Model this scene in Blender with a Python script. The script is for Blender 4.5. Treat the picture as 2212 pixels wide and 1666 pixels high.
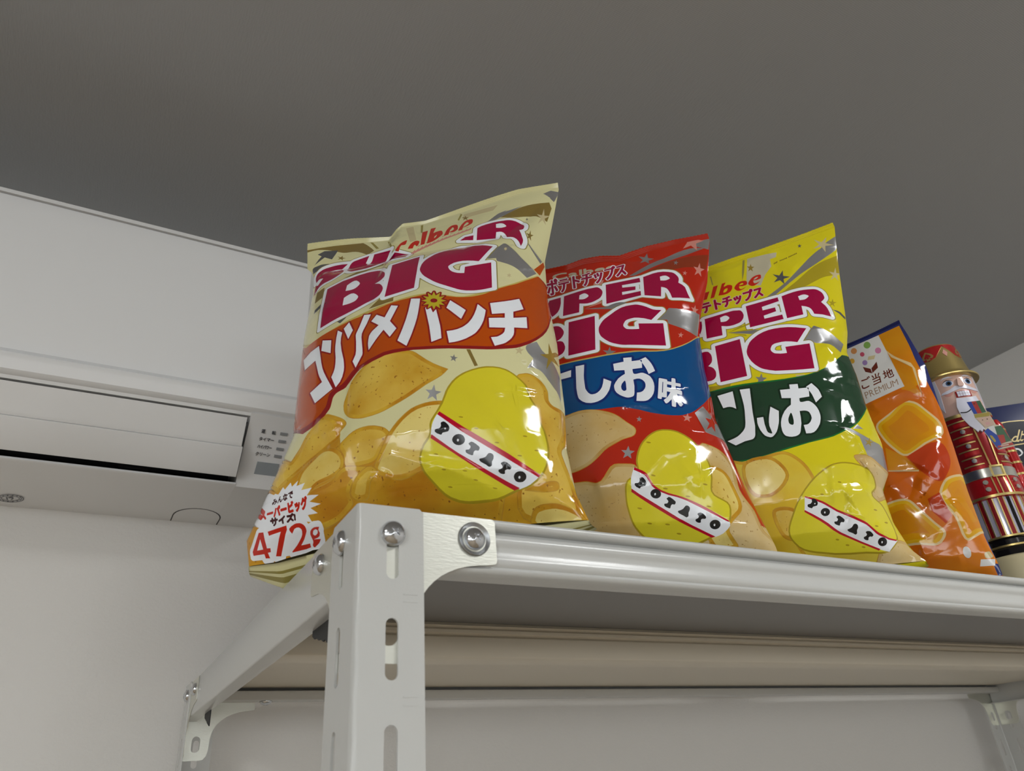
import bpy, bmesh, math, random
import numpy as np
from math import sin, cos, radians, pi
from mathutils import Vector, Matrix, noise
from mathutils.geometry import delaunay_2d_cdt

# ---------------------------------------------------------------- clean scene
for _o in list(bpy.data.objects): bpy.data.objects.remove(_o)
scene = bpy.context.scene
COL = scene.collection

# ---------------------------------------------------------------- camera
# world: X along the rack, Y towards the back wall, Z up; origin = top outer corner of the front left post (1.8 m above the floor)
cd = bpy.data.cameras.new('camera')
cd.sensor_fit = 'HORIZONTAL'; cd.sensor_width = 36.0
cd.lens = 1584.71 / 2212 * 36.0
cd.clip_start = 0.02; cd.clip_end = 60
cd.dof.use_dof = True; cd.dof.focus_distance = 0.62; cd.dof.aperture_fstop = 16.0
cam = bpy.data.objects.new('camera', cd); COL.objects.link(cam)
right = Vector((0.87846772, -0.47290443, -0.06823394))
down = Vector((0.17902262, 0.45817557, -0.87064692))
fwd = Vector((0.44299591, 0.75261979, 0.48715303))
cam.matrix_world = Matrix(((right.x, -down.x, -fwd.x, -0.10306567), (right.y, -down.y, -fwd.y, -0.33145129),
                           (right.z, -down.z, -fwd.z, -0.12942212), (0, 0, 0, 1)))
scene.camera = cam

# ---------------------------------------------------------------- world, exposure, lamps
world = bpy.data.worlds.new('world'); scene.world = world; world.use_nodes = True
world.node_tree.nodes['Background'].inputs[0].default_value = (0.9, 0.95, 1.0, 1)
world.node_tree.nodes['Background'].inputs[1].default_value = 0.25
scene.view_settings.view_transform = 'Standard'; scene.view_settings.look = 'None'
scene.view_settings.exposure = -0.06; scene.view_settings.gamma = 1.0; scene.view_settings.use_curve_mapping = False

CEIL = 0.651; FLOOR = -1.8; WALL_B = 0.65; WALL_R = 1.56; WALL_L = -3.2; WALL_F = -6.0
def area_light(name, loc, size, size_y, power, color, rot=(0, 0, 0)):
    l = bpy.data.lights.new(name, 'AREA'); l.shape = 'RECTANGLE'; l.size = size; l.size_y = size_y
    l.energy = power; l.color = color
    o = bpy.data.objects.new(name, l); o.location = loc; o.rotation_euler = rot; COL.objects.link(o); return o
LAMPS = [(0.32, -3.3, 0.19, 0.07, 5), (-1.5, -1.2, 0.34, 0.34, 15), (-1.9, -3.4, 0.34, 0.34, 10), (0.80, -0.80, 0.26, 0.26, 7)]   # ceiling lights behind the photographer: x, y, size, power
FILL_WINDOWS = [('front', -2.9, 1.2), ('left', -5.2, -1.6)]      # added fill windows with glowing blinds: far wall (x range), left wall (y range)
WIN_Z0, WIN_Z1, WIN_GLOW = -0.5, 0.24, 5.2
for i, (x, y, lw, ld, power) in enumerate(LAMPS):
    area_light('ceiling_light', (x, y, CEIL - 0.018), lw, ld, power, (0.965, 0.99, 1.0))

# ---------------------------------------------------------------- helpers
def prop(o, label=None, cat=None, group=None, kind=None):
    if label: o['label'] = label
    if cat: o['category'] = cat
    if group: o['group'] = group
    if kind: o['kind'] = kind
    return o
def empty(name, loc, label, cat, group=None):
    o = bpy.data.objects.new(name, None); o.empty_display_size = 0.05; o.location = loc; COL.objects.link(o)
    return prop(o, label, cat, group)
def mesh_obj(name, verts, faces, mats, parent=None, smooth=False, idx=None, normals=None, label=None):
    """verts in world coordinates; a child keeps its world place"""
    me = bpy.data.meshes.new(name)
    off = Vector((0, 0, 0))
    if parent is not None:
        p = parent
        while p is not None: off += p.location; p = p.parent
    V = [(v[0] - off.x, v[1] - off.y, v[2] - off.z) for v in verts]
    me.from_pydata(V, [], [tuple(int(i) for i in f) for f in faces])
    for m in (mats if isinstance(mats, (list, tuple)) else [mats]): me.materials.append(m)
    if idx is not None: me.polygons.foreach_set('material_index', [int(i) for i in idx])
    if smooth: me.polygons.foreach_set('use_smooth', [True] * len(me.polygons))
    me.update()
    if normals is not None: me.normals_split_custom_set_from_vertices([tuple(n) for n in normals])
    o = bpy.data.objects.new(name, me); COL.objects.link(o)
    if parent is not None: o.parent = parent
    if label: o['label'] = label
    return o
def auto_smooth(o, deg=35):
    me = o.data
    bm = bmesh.new(); bm.from_mesh(me)
    for f in bm.faces: f.smooth = True
    for e in bm.edges:
        if len(e.link_faces) == 2 and e.calc_face_angle(0) > radians(deg): e.smooth = False
    bm.to_mesh(me); bm.free(); return o
def mat(name, col, rough=0.5, metal=0.0, coat=0.0, spec=0.5, emit=None, bump=None, mix=None, coat_rough=0.06, trans=0.0):
    """Principled material; bump = (scale, strength, distance[, stretch]); mix = (colour2, scale, lo, hi[, speck colour])"""
    m = bpy.data.materials.new(name); m.use_nodes = True
    nt = m.node_tree; b = nt.nodes['Principled BSDF']
    b.inputs['Base Color'].default_value = (*col, 1); b.inputs['Roughness'].default_value = rough
    b.inputs['Metallic'].default_value = metal; b.inputs['Coat Weight'].default_value = coat
    b.inputs['Coat Roughness'].default_value = coat_rough; b.inputs['Specular IOR Level'].default_value = spec
    b.inputs['Transmission Weight'].default_value = trans
    if emit:
        b.inputs['Emission Color'].default_value = (*emit[0], 1); b.inputs['Emission Strength'].default_value = emit[1]
    tc = nt.nodes.new('ShaderNodeTexCoord')
    def noise_node(scale, stretch=None, detail=4.0):
        n = nt.nodes.new('ShaderNodeTexNoise'); n.inputs['Scale'].default_value = scale; n.inputs['Detail'].default_value = detail
        mp = nt.nodes.new('ShaderNodeMapping'); nt.links.new(tc.outputs['Object'], mp.inputs['Vector'])
        if stretch: mp.inputs['Scale'].default_value = stretch
        nt.links.new(mp.outputs['Vector'], n.inputs['Vector']); return n
    if bump:
        n = noise_node(bump[0], bump[3] if len(bump) > 3 else None)
        bp = nt.nodes.new('ShaderNodeBump'); bp.inputs['Strength'].default_value = bump[1]; bp.inputs['Distance'].default_value = bump[2]
        nt.links.new(n.outputs['Fac'], bp.inputs['Height']); nt.links.new(bp.outputs['Normal'], b.inputs['Normal'])
    if mix:
        n = noise_node(mix[1]); r = nt.nodes.new('ShaderNodeValToRGB')
        r.color_ramp.elements[0].position = mix[2]; r.color_ramp.elements[1].position = mix[3]
        r.color_ramp.elements[0].color = (*col, 1); r.color_ramp.elements[1].color = (*mix[0], 1)
        nt.links.new(n.outputs['Fac'], r.inputs['Fac']); out = r.outputs['Color']
        if len(mix) > 4:                                   # small dark specks (spice on a crisp)
            n2 = noise_node(420.0, detail=1.0); r2 = nt.nodes.new('ShaderNodeValToRGB')
            r2.color_ramp.elements[0].position = 0.69; r2.color_ramp.elements[1].position = 0.74
            r2.color_ramp.elements[0].color = (0, 0, 0, 1); r2.color_ramp.elements[1].color = (1, 1, 1, 1)
            nt.links.new(n2.outputs['Fac'], r2.inputs['Fac'])
            mx = nt.nodes.new('ShaderNodeMix'); mx.data_type = 'RGBA'
            nt.links.new(r2.outputs['Color'], mx.inputs['Factor']); nt.links.new(out, mx.inputs['A']); mx.inputs['B'].default_value = (*mix[4], 1)
            out = mx.outputs['Result']
        nt.links.new(out, b.inputs['Base Color'])
    return m
def box(x0, x1, y0, y1, z0, z1):
    v = [(x, y, z) for x in (x0, x1) for y in (y0, y1) for z in (z0, z1)]
    return v, [(0, 1, 3, 2), (4, 6, 7, 5), (0, 4, 5, 1), (2, 3, 7, 6), (0, 2, 6, 4), (1, 5, 7, 3)]
def merge(*parts):
    V = []; F = []
    for v, f in parts:
        n = len(V); V += list(v); F += [tuple(i + n for i in q) for q in f]
    return V, F
def extrude_x(profile, x0, x1, closed=True, caps=True):
    """profile = [(y, z)]"""
    n = len(profile); V = [(x0, y, z) for y, z in profile] + [(x1, y, z) for y, z in profile]
    F = [(i, (i + 1) % n, n + (i + 1) % n, n + i) for i in range(n if closed else n - 1)]
    if closed and caps: F += [tuple(range(n - 1, -1, -1)), tuple(range(n, 2 * n))]
    return V, F
def bevelled(name, vf, mats, parent=None, w=0.002, seg=3, label=None):
    o = mesh_obj(name, vf[0], vf[1], mats, parent, label=label)
    bm = bmesh.new(); bm.from_mesh(o.data)
    bmesh.ops.recalc_face_normals(bm, faces=bm.faces)
    bmesh.ops.bevel(bm, geom=[e for e in bm.edges if len(e.link_faces) == 2 and e.calc_face_angle(0) > 0.6], offset=w, segments=seg, profile=0.5, affect='EDGES', clamp_overlap=True)
    bm.to_mesh(o.data); bm.free()
    return auto_smooth(o)
def inside(P, loops):
    r = np.zeros(len(P), bool)
    for l in loops:
        a = np.asarray(l, float); b = np.roll(a, -1, 0)
        lo = a.min(0); hi = a.max(0)
        ix = np.where((P[:, 1] >= lo[1]) & (P[:, 1] <= hi[1]) & (P[:, 0] <= hi[0]))[0]
        if not len(ix): continue
        p = P[ix]; y = p[:, 1:2]
        c = (a[None, :, 1] > y) != (b[None, :, 1] > y)
        with np.errstate(divide='ignore', invalid='ignore'):
            xi = (b[:, 0] - a[:, 0])[None] * (y - a[None, :, 1]) / (b[:, 1] - a[:, 1])[None] + a[None, :, 0]
        r[ix] ^= ((c & (p[:, 0:1] < xi)).sum(1) % 2 == 1)
    return r
def triangulate(loops, extra=()):
    """constrained triangulation of closed loops plus free points; returns 2D points and triangles"""
    pts = []; edges = []
    for l in loops:
        n0 = len(pts); m = len(l)
        pts += [Vector((float(p[0]), float(p[1]))) for p in l]; edges += [(n0 + i, n0 + (i + 1) % m) for i in range(m)]
    pts += [Vector((float(p[0]), float(p[1]))) for p in extra]
    v, e, f, _, _, _ = delaunay_2d_cdt(pts, edges, [], 0, 1e-7)
    return np.array([(p.x, p.y) for p in v]), np.array([t for t in f if len(t) == 3])
def plate(loops, place, thick, extra=()):
    """sheet with holes (even-odd loops): place(u, v, w) -> world point, w = 0..thick; returns verts, faces"""
    P, T = triangulate(loops, extra)
    c = P[T].mean(1); T = T[inside(c, loops)]
    used = np.unique(T); re = {int(k): i for i, k in enumerate(used)}; n = len(used)
    V = [place(P[k][0], P[k][1], 0.0) for k in used] + [place(P[k][0], P[k][1], thick) for k in used]
    tri = [tuple(re[int(i)] for i in t) for t in T]
    def ccw(t):
        a, b, c_ = (P[used[i]] for i in t); return (b[0] - a[0]) * (c_[1] - a[1]) - (b[1] - a[1]) * (c_[0] - a[0]) > 0
    tri = [t if ccw(t) else t[::-1] for t in tri]
    F = [t[::-1] for t in tri] + [tuple(i + n for i in t) for t in tri]
    cnt = {}
    for t in tri:
        for a, b in ((t[0], t[1]), (t[1], t[2]), (t[2], t[0])): cnt[(a, b)] = 1
    for (a, b) in cnt:
        if (b, a) not in cnt: F.append((a, b, b + n, a + n))
    return V, F
def lathe(profile, cx, cy, seg=48, a0=0, a1=2 * pi):
    full = abs(a1 - a0 - 2 * pi) < 1e-6; m = seg if full else seg + 1
    V = []; F = []
    for r, z in profile:
        for k in range(m):
            t = a0 + (a1 - a0) * k / seg; V.append((cx + r * cos(t), cy + r * sin(t), z))
    for i in range(len(profile) - 1):
        for k in range(seg):
            k2 = (k + 1) % m; F.append((i * m + k, i * m + k2, (i + 1) * m + k2, (i + 1) * m + k))
    return V, F
def tube(path, r, seg=10, closed=False):
    path = [Vector(p) for p in path]; V = []; F = []; n = len(path)
    for i, p in enumerate(path):
        d = (path[min(i + 1, n - 1)] - path[max(i - 1, 0)]).normalized()
        up = Vector((0, 0, 1)) if abs(d.z) < 0.9 else Vector((1, 0, 0))
        a = d.cross(up).normalized(); b = d.cross(a)
        rr = r[i] if isinstance(r, (list, tuple)) else r
        V += [tuple(p + (a * cos(2 * pi * k / seg) + b * sin(2 * pi * k / seg)) * rr) for k in range(seg)]
    for i in range(n - 1):
        for k in range(seg): F.append((i * seg + k, i * seg + (k + 1) % seg, (i + 1) * seg + (k + 1) % seg, (i + 1) * seg + k))
    F.append(tuple(range(seg - 1, -1, -1))); F.append(tuple(range((n - 1) * seg, n * seg)))
    return V, F
def rounded(x0, x1, y0, y1, r, n=6):
    out = []
    for cx, cy, a in ((x1 - r, y1 - r, 0), (x0 + r, y1 - r, 90), (x0 + r, y0 + r, 180), (x1 - r, y0 + r, 270)):
        for k in range(n + 1):
            t = radians(a + 90 * k / n); out.append((cx + r * cos(t), cy + r * sin(t)))
    return out
def slot(cx, y0, y1, w, n=8):
    return rounded(cx - w / 2, cx + w / 2, y0, y1, w / 2 * 0.999, n)
def decode(s, unit):
    return [np.array([[float(v) for v in p.split(',')] for p in l.split()]) * unit for l in s.split('|') if l]
PACKS = {
 'consomme': dict(O=(0.0725, 0.105, 0.001), yaw=38, lean=7.5, depth=0.058,
  left=[(-0.02, -0.1128), (0.0166, -0.1168), (0.0322, -0.1213), (0.0477, -0.1148), (0.0748, -0.1053), (0.1025, -0.0962), (0.1161, -0.0973), (0.1753, -0.1004), (0.2069, -0.1021), (0.2323, -0.1021), (0.2617, -0.1016), (0.2887, -0.1036), (0.2968, -0.1111), (0.3229, -0.1144)],
  right=[(-0.02, 0.1198), (0.0168, 0.1138), (0.0392, 0.1068), (0.0735, 0.1035), (0.1067, 0.1052), (0.1686, 0.1047), (0.2146, 0.101), (0.2576, 0.1019), (0.299, 0.1111), (0.3462, 0.1211)],
  top=[(0, 0.3222), (0.1854, 0.3195), (0.3444, 0.3151), (0.3667, 0.3243), (0.3878, 0.3305), (0.4825, 0.3289), (0.6721, 0.3383), (0.8435, 0.3475), (1, 0.3494)],
  bottom=[(0, 0.0158), (0.003, 0.0158), (0.0883, 0.0158), (0.2032, 0.0196), (1, 0.0196)],
  creases=[('-238,543 -191,526 -40,567 129,503 111,507 287,462 430,405 623,337', 1.6, 3), ('-107,356 80,357 352,354 571,338', 2.2, 6), ('-191,490 -191,407 -170,371 -58,474', 2, 4), ('-611,893 -454,886 -366,872 -540,785', 1.6, 4), ('-271,1577 -307,1355 -412,1207 -373,874 -409,785 -613,695 -847,626', -6, 9), ('979,588 946,487 912,408 827,351 842,280', 1.5, 4), ('1020,1083 931,1061 784,1035 646,968 835,980 1041,1099', 1.3, 3), ('850,1237 910,1320 1039,1327', 2.5, 9), ('-1024,2875 -666,2765 -147,2760 385,2645 723,2815 1046,3269', -5, 9), ('-962,2838 -678,2225 -722,2015', 2, 8), ('940,2368 1006,2278', -3, 6), ('748,2616 872,2335 985,2353', 1.5, 8), ('-1169,151 -889,119 -700,188', -3, 5), ],
  print=[
   ('chip_dark', '-1400,-50 1400,-50 1400,350 -600,400 -1400,600'),
   ('brown', '-1148,3244 -961,3216 -598,3171 -562,3130 -535,3094 -498,3040 -463,2981 -507,2905 -567,2964 -606,2996 -637,3012 -667,3020 -727,3032 -759,3044 -788,3062 -878,3125 -933,3154 -984,3175 -1032,3189 -1076,3192 -1142,3192'),
   ('slate', '-1022,3115 -962,3148 -824,3112 -835,3060 -861,2983 -943,3046 -1037,2958 -1000,3033 -977,3073'),
   ('brown', '-757,2994 -752,2961 -716,2936 -749,2943 -743,2913 -767,2947 -800,2952 -781,2966 -809,3004 -772,2975'),
   ('slate', '-1048,2930 -1041,2938 -1028,2942 -961,2946 -943,2944 -884,2931 -802,2891 -858,2903 -885,2907 -911,2908 -935,2905 -1005,2888 -1020,2887 -1037,2890 -1045,2890 -1050,2916'),
   ('brown', '-820,2495 -913,2513 -908,2365 -800,2345'),
   ('slate', '-876,2199 -879,2250 -799,2263 -802,2201'),
   ('brown', '-653,2525 -509,2583 -320,2679 -316,2636 -497,2528'),
   ('brown', '-301,1903 -223,1984 -105,1971 -104,1921'),
   ('slate', '-580,1888 -493,1898 -460,1927 -489,1871 -531,1836'),
   ('silver', '711,2629 732,2632 845,2456 950,2337 880,2223 825,2278 805,2294 784,2309 762,2319 739,2327 665,2347 660,2385 569,2362'),
   ('brown', '681,3093 756,3163 795,3194 835,3222 876,3244 922,3260 970,3270 1114,3284 1128,3201 1076,3013 1011,3069 988,3086 963,3099 937,3105 909,3106 881,3101 823,3084'),
   ('tan', '1063,3191 1060,3093 1105,3098 1060,3051 1064,2968 1040,3028 998,2970 1028,3056 996,3119 1040,3097'),
   ('silver', '522,2952 658,3175 814,3274 973,3372 1137,3460 1213,3427 1155,3291 1118,3354 1104,3373 1090,3388 1053,3400 1012,3383 970,3347 927,3305 887,3268 840,3232 749,3155'),
   ('cream', '720,3195 793,3304 868,3391 943,3447 1014,3456 1081,3412 1129,3348 1055,3316 1013,3301 887,3264'),
   ('tan', '-195,3249 -129,3263 -58,2948 -112,2929'),
   ('tan', '340,3296 653,3353 613,3258 337,3196'),
   ('olive', '-59,3264 -38,3269 -19,3081 -37,3092'),
   ('olive', '310,3330 327,3303 306,3179 291,3199'),
   ('olive', '-530,3160 -504,3152 -423,3011 -448,3008'),
   ('olive', '-363,3123 -337,3102 -262,2888 -290,2914'),
   ('brown', '359,3259 370,3214 398,3202 376,3189 390,3138 365,3180 345,3163 351,3201 326,3237 355,3221'),
   ('silver', '891,2701 901,2696 999,2530 986,2487'),
   ('brown', '935,2865 933,2806 955,2802 932,2775 931,2721 919,2760 896,2731 912,2782 898,2822 920,2811'),
   ('silver', '849,1417 857,1434 869,1451 920,1507 949,1448 1000,1415 1010,1405 1019,1392 1032,1362 1043,1330 1036,1083 1026,1125 1016,1148 975,1193 952,1225 943,1233 933,1239 918,1242 883,1238 845,1228 891,1315 861,1354 851,1375 846,1396'),
   ('gold', '996,1572 1012,1496 1066,1614 1021,1468 1045,1432 1003,1406 966,1284 982,1401 934,1393 988,1455'),
   ('silver', '379,1274 383,1248 403,1243 386,1231 389,1204 375,1223 357,1212 365,1236 351,1255 371,1251'),
   ('silver', '251,1020 258,974 298,964 262,944 267,899 238,932 202,915 220,955 191,991 232,981'),
   ('tan', '810,1405 813,1375 835,1379 815,1354 817,1323 801,1339 780,1316 791,1349 776,1367 798,1371'),
   ('brown', '458,1320 483,1321 533,1178 511,1170'),
   ('tan', '732,2569 735,2545 748,2555 738,2535 747,2520 735,2524 731,2499 728,2522 716,2512 725,2532 716,2547 728,2543'),
   ('tan', '754,2221 757,2198 770,2210 760,2188 770,2175 756,2176 753,2151 750,2174 736,2162 746,2183 737,2197 750,2195'),
   ('slate', '907,3098 909,3076 920,3070 909,3065 905,3043 903,3065 892,3071 903,3076'),
   ('chip_edge', '-1059,279 -1014,376 -1120,631 -1054,796 -1005,907 -795,719 -738,782 -628,895 -552,963 -536,970 -517,970 -505,966 -421,920 -393,902 -377,886 -362,864 -361,849 -371,836 -401,814 -410,799 -410,780 -393,715 -395,697 -401,683 -364,734 -350,748 -330,760 -307,770 -283,778 -233,786 -194,785 -174,783 -154,779 -121,769 -94,758 -81,751 -70,742 -44,712 -29,711 -16,728 9,781 24,803 68,840 99,860 127,873 157,883 218,896 278,899 337,894 394,884 445,871 495,854 543,834 587,811 624,785 691,682 703,546 671,397 528,106 273,136 -120,185 -252,199 -906,250'),
   ('chip_rim', '485,116 -120,190 -250,204 -905,255 -1045,282 -1050,286 -1009,376 -1115,631 -1050,791 -1005,894 -1000,896 -800,717 -795,714 -790,718 -732,781 -625,891 -579,931 -560,949 -550,958 -535,965 -520,965 -510,963 -490,953 -408,906 -384,886 -372,871 -367,861 -366,851 -369,846 -375,839 -405,816 -414,801 -414,776 -398,716 -400,701 -406,686 -405,681 -400,678 -395,682 -360,731 -344,746 -325,757 -304,766 -280,773 -235,780 -210,781 -175,778 -155,774 -120,763 -95,753 -80,744 -70,736 -55,716 -45,707 -30,706 -25,708 -11,726 13,776 26,796 41,811 70,835 100,855 130,869 160,879 215,890 250,894 280,894 310,892 365,884 445,866 495,849 545,827 585,806 620,781 686,681 698,546 665,396 527,116 525,112'),
   ('chip_dark', '497,138 -118,213 -248,227 -898,278 -1013,299 -1017,303 -987,368 -987,383 -1089,628 -1089,633 -1027,788 -998,854 -993,859 -813,698 -803,693 -788,692 -778,697 -773,702 -713,768 -608,875 -538,938 -528,942 -518,941 -503,934 -423,889 -403,873 -391,858 -423,831 -434,813 -438,803 -437,773 -421,713 -428,690 -428,678 -424,668 -420,663 -413,658 -403,655 -393,656 -381,663 -343,715 -333,725 -318,735 -298,744 -278,750 -233,757 -213,758 -178,755 -133,744 -108,734 -93,725 -86,718 -68,696 -58,688 -43,684 -28,683 -18,685 -8,693 8,713 34,768 45,783 67,803 97,826 117,837 142,849 192,863 252,871 302,870 362,861 437,844 487,827 532,808 572,787 605,763 663,673 675,548 643,403 512,138 507,137'),
   ('chip_edge', '790,1151 832,1176 842,1180 858,1183 874,1182 889,1179 915,1166 927,1157 937,1146 947,1133 960,1101 963,1083 962,1022 969,1006 978,999 988,997 1001,1000 1035,1016 1044,1013 1048,1005 1052,946 1053,860 1052,833 1048,807 1012,683 1008,665 1007,648 1009,634 1026,566 1050,489 1066,419 1078,352 1086,287 1087,238 1077,204 1031,171 953,162 861,174 776,199 720,220 696,263 707,333 737,426 767,540 784,653 776,755 755,871 738,985 743,1082'),
   ('chip_rim', '916,172 861,179 781,203 726,223 722,227 702,262 702,267 712,332 742,427 772,537 789,652 781,757 760,872 743,982 748,1077 750,1082 796,1149 836,1172 861,1177 886,1174 911,1163 926,1151 941,1132 949,1117 956,1097 958,1082 957,1022 962,1007 966,1002 976,994 991,992 1006,997 1036,1011 1041,1008 1044,1002 1046,977 1048,862 1047,832 1043,807 1004,667 1002,647 1004,632 1022,562 1045,487 1061,417 1073,352 1081,287 1081,237 1073,207 1031,177 956,168'),
   ('chip', '923,194 868,201 788,224 743,241 738,246 725,269 735,329 764,419 794,534 811,649 804,759 783,874 766,984 771,1069 772,1074 813,1133 843,1150 863,1154 878,1152 898,1144 915,1129 924,1114 933,1094 934,1084 934,1019 940,999 948,988 964,974 983,969 998,970 1023,979 1023,974 1025,864 1024,834 1021,814 982,674 979,644 982,624 999,559 1024,479 1038,414 1050,349 1058,284 1058,239 1054,224 1051,219 1018,198 953,191'),
   ('chip_edge', '-405,1018 -405,1055 -387,1140 -366,1200 -352,1228 -337,1253 -315,1280 -291,1305 -264,1327 -235,1345 -204,1358 -163,1369 -99,1376 -42,1375 16,1365 55,1353 74,1344 93,1335 114,1319 195,1239 242,1200 288,1170 343,1141 320,1108 299,1084 274,1067 195,1024 97,962 30,926 -47,890 -86,874 -127,862 -169,856 -229,853 -249,855 -269,859 -300,868 -316,875 -332,884 -346,895 -366,916 -383,940 -390,952 -399,978'),
   ('chip_rim', '-266,863 -301,874 -329,888 -351,907 -371,931 -385,953 -394,978 -400,1018 -400,1053 -393,1093 -381,1143 -361,1198 -346,1228 -334,1248 -314,1273 -291,1299 -261,1323 -231,1341 -201,1354 -166,1363 -141,1367 -96,1371 -61,1371 -21,1367 14,1360 52,1348 89,1331 109,1316 189,1237 239,1197 284,1166 335,1138 318,1113 299,1092 274,1073 194,1029 62,948 -46,896 -86,880 -126,868 -166,861 -226,858'),
   ('chip', '-259,885 -289,894 -314,906 -334,922 -353,945 -365,965 -372,985 -377,1020 -377,1050 -371,1085 -359,1135 -342,1185 -327,1215 -314,1236 -295,1260 -274,1283 -249,1304 -219,1321 -194,1332 -159,1341 -119,1346 -84,1348 -24,1344 11,1337 46,1326 76,1312 96,1297 174,1220 223,1180 261,1153 301,1130 281,1106 258,1090 181,1048 51,968 -59,915 -94,901 -129,891 -169,884 -224,881'),
   ('chip_edge', '-401,685 -398,701 -390,714 -364,738 -330,761 -308,772 -283,781 -258,786 -233,789 -194,788 -154,781 -121,770 -94,759 -70,742 -53,723 -44,710 -41,688 -52,669 -91,630 -108,611 -127,575 -135,564 -144,555 -160,548 -179,543 -199,542 -295,540 -323,541 -346,546 -361,557 -365,567 -367,606 -369,620 -397,671'),
   ('chip_rim', '-336,549 -346,553 -356,560 -359,565 -364,620 -371,635 -391,670 -396,685 -393,700 -382,715 -359,735 -326,757 -306,767 -286,774 -256,781 -216,784 -176,780 -136,770 -96,754 -71,737 -50,710 -46,690 -56,672 -93,635 -111,615 -137,570 -151,558 -161,553 -176,549 -201,546 -296,545 -321,546'),
   ('chip', '-329,571 -334,572 -338,577 -339,607 -342,627 -351,647 -369,677 -372,687 -367,697 -358,707 -334,725 -314,738 -279,752 -254,758 -214,761 -179,757 -144,748 -109,735 -89,722 -72,702 -71,692 -74,687 -114,647 -129,629 -153,587 -163,577 -184,571 -204,569 -294,568 -319,569'),
   ('chip_edge', '-50,712 -23,752 7,789 53,832 83,854 99,864 127,876 157,885 187,892 249,899 309,900 339,898 367,893 394,884 422,869 449,850 474,827 494,803 508,776 513,740 510,700 498,662 482,626 464,595 426,554 373,523 312,501 97,439 51,429 6,424 -35,427 -66,434 -100,445 -133,462 -158,482 -168,503 -166,515 -160,527 -137,565 -88,654'),
   ('chip_rim', '-43,434 -98,449 -133,468 -153,484 -163,504 -161,514 -85,649 -19,749 10,784 27,802 57,829 82,848 102,860 127,871 157,880 187,887 222,891 277,895 337,893 367,887 391,879 420,864 447,845 467,827 490,799 503,774 508,744 504,699 492,661 478,629 462,601 422,558 372,529 312,506 97,444 52,434 7,429'),
   ('chip_pale', '-36,456 -86,470 -116,484 -136,501 -138,506 -137,511 -66,637 -1,735 25,766 44,787 72,811 99,831 139,851 164,858 194,865 224,868 279,872 334,870 359,866 379,859 409,844 434,826 450,811 471,786 481,766 485,741 481,701 471,671 458,641 444,616 408,576 359,548 304,528 94,467 49,457 9,453'),
   ('chip_edge', '-762,739 -739,771 -699,841 -675,873 -599,933 -573,948 -545,954 -514,946 -472,920 -448,898 -438,886 -422,857 -409,816 -406,792 -407,770 -416,755 -431,745 -489,724 -583,680 -649,655 -684,637 -785,578 -848,553 -907,533 -1076,687 -1087,686 -1089,698 -1088,718 -1075,792 -1059,835 -1036,874 -1009,911 -793,714'),
   ('chip_rim', '-909,542 -1070,688 -1074,691 -1082,693 -1084,698 -1083,718 -1075,768 -1069,793 -1056,828 -1034,868 -1009,903 -794,709 -789,711 -757,738 -735,768 -695,838 -673,868 -644,893 -599,926 -574,942 -544,948 -514,940 -474,915 -454,898 -442,883 -433,868 -422,843 -413,808 -411,793 -412,773 -421,758 -434,749 -489,729 -584,685 -654,658 -689,640 -789,582 -879,546 -904,539'),
   ('chip', '-897,565 -902,567 -1060,710 -1057,740 -1047,785 -1032,825 -1007,866 -1002,867 -812,694 -802,688 -792,686 -777,691 -742,720 -716,755 -676,825 -653,855 -583,910 -567,919 -547,925 -522,919 -487,896 -472,883 -461,870 -448,845 -439,820 -434,790 -434,780 -437,775 -447,769 -500,750 -592,707 -662,679 -697,662 -797,604 -837,587'),
   ('chip_edge', '-725,567 -713,597 -694,622 -669,645 -641,664 -572,704 -550,714 -528,719 -503,718 -473,709 -443,694 -416,677 -394,658 -378,638 -366,613 -361,586 -364,565 -371,548 -382,532 -395,522 -411,514 -466,498 -545,483 -564,478 -582,468 -615,440 -632,431 -652,430 -665,433 -681,439 -698,449 -724,470 -733,487 -736,507 -734,528'),
   ('chip_rim', '-666,439 -696,454 -716,470 -729,490 -731,510 -729,530 -721,565 -708,595 -689,620 -666,641 -638,660 -571,699 -551,708 -526,714 -506,713 -491,710 -471,703 -446,691 -429,680 -406,662 -382,635 -374,620 -367,600 -367,575 -376,549 -386,536 -396,528 -416,518 -466,503 -486,498 -546,488 -566,482 -586,471 -616,445 -631,437 -651,435'),
   ('chip_pale', '-659,461 -684,474 -701,487 -706,497 -708,507 -706,527 -699,557 -686,587 -674,602 -654,621 -629,638 -559,679 -544,686 -524,691 -509,690 -481,682 -449,665 -419,642 -401,622 -390,597 -390,577 -399,557 -409,547 -434,536 -474,524 -549,511 -574,504 -599,490 -633,462 -639,459 -649,458'),
   ('chip_edge', '-650,440 -619,455 -582,465 -502,480 -466,492 -446,504 -409,533 -389,545 -368,552 -349,555 -329,554 -287,549 -206,532 -189,527 -179,521 -183,510 -287,467 -313,446 -330,427 -343,407 -346,397 -345,391 -338,372 -337,366 -343,351 -358,337 -378,323 -421,300 -459,284 -505,274 -552,267 -597,264 -638,267 -664,273 -691,282 -718,295 -740,310 -753,325 -753,347 -738,373 -712,398 -681,421'),
   ('chip_rim', '-643,273 -688,286 -713,298 -737,314 -746,324 -748,329 -748,344 -733,371 -708,395 -648,435 -618,450 -583,459 -503,474 -468,486 -443,500 -408,528 -389,539 -368,547 -348,550 -308,547 -228,532 -203,526 -186,519 -188,513 -288,472 -317,449 -335,429 -348,409 -351,394 -342,369 -347,354 -363,339 -403,315 -458,290 -508,279 -553,272 -598,269'),
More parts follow.
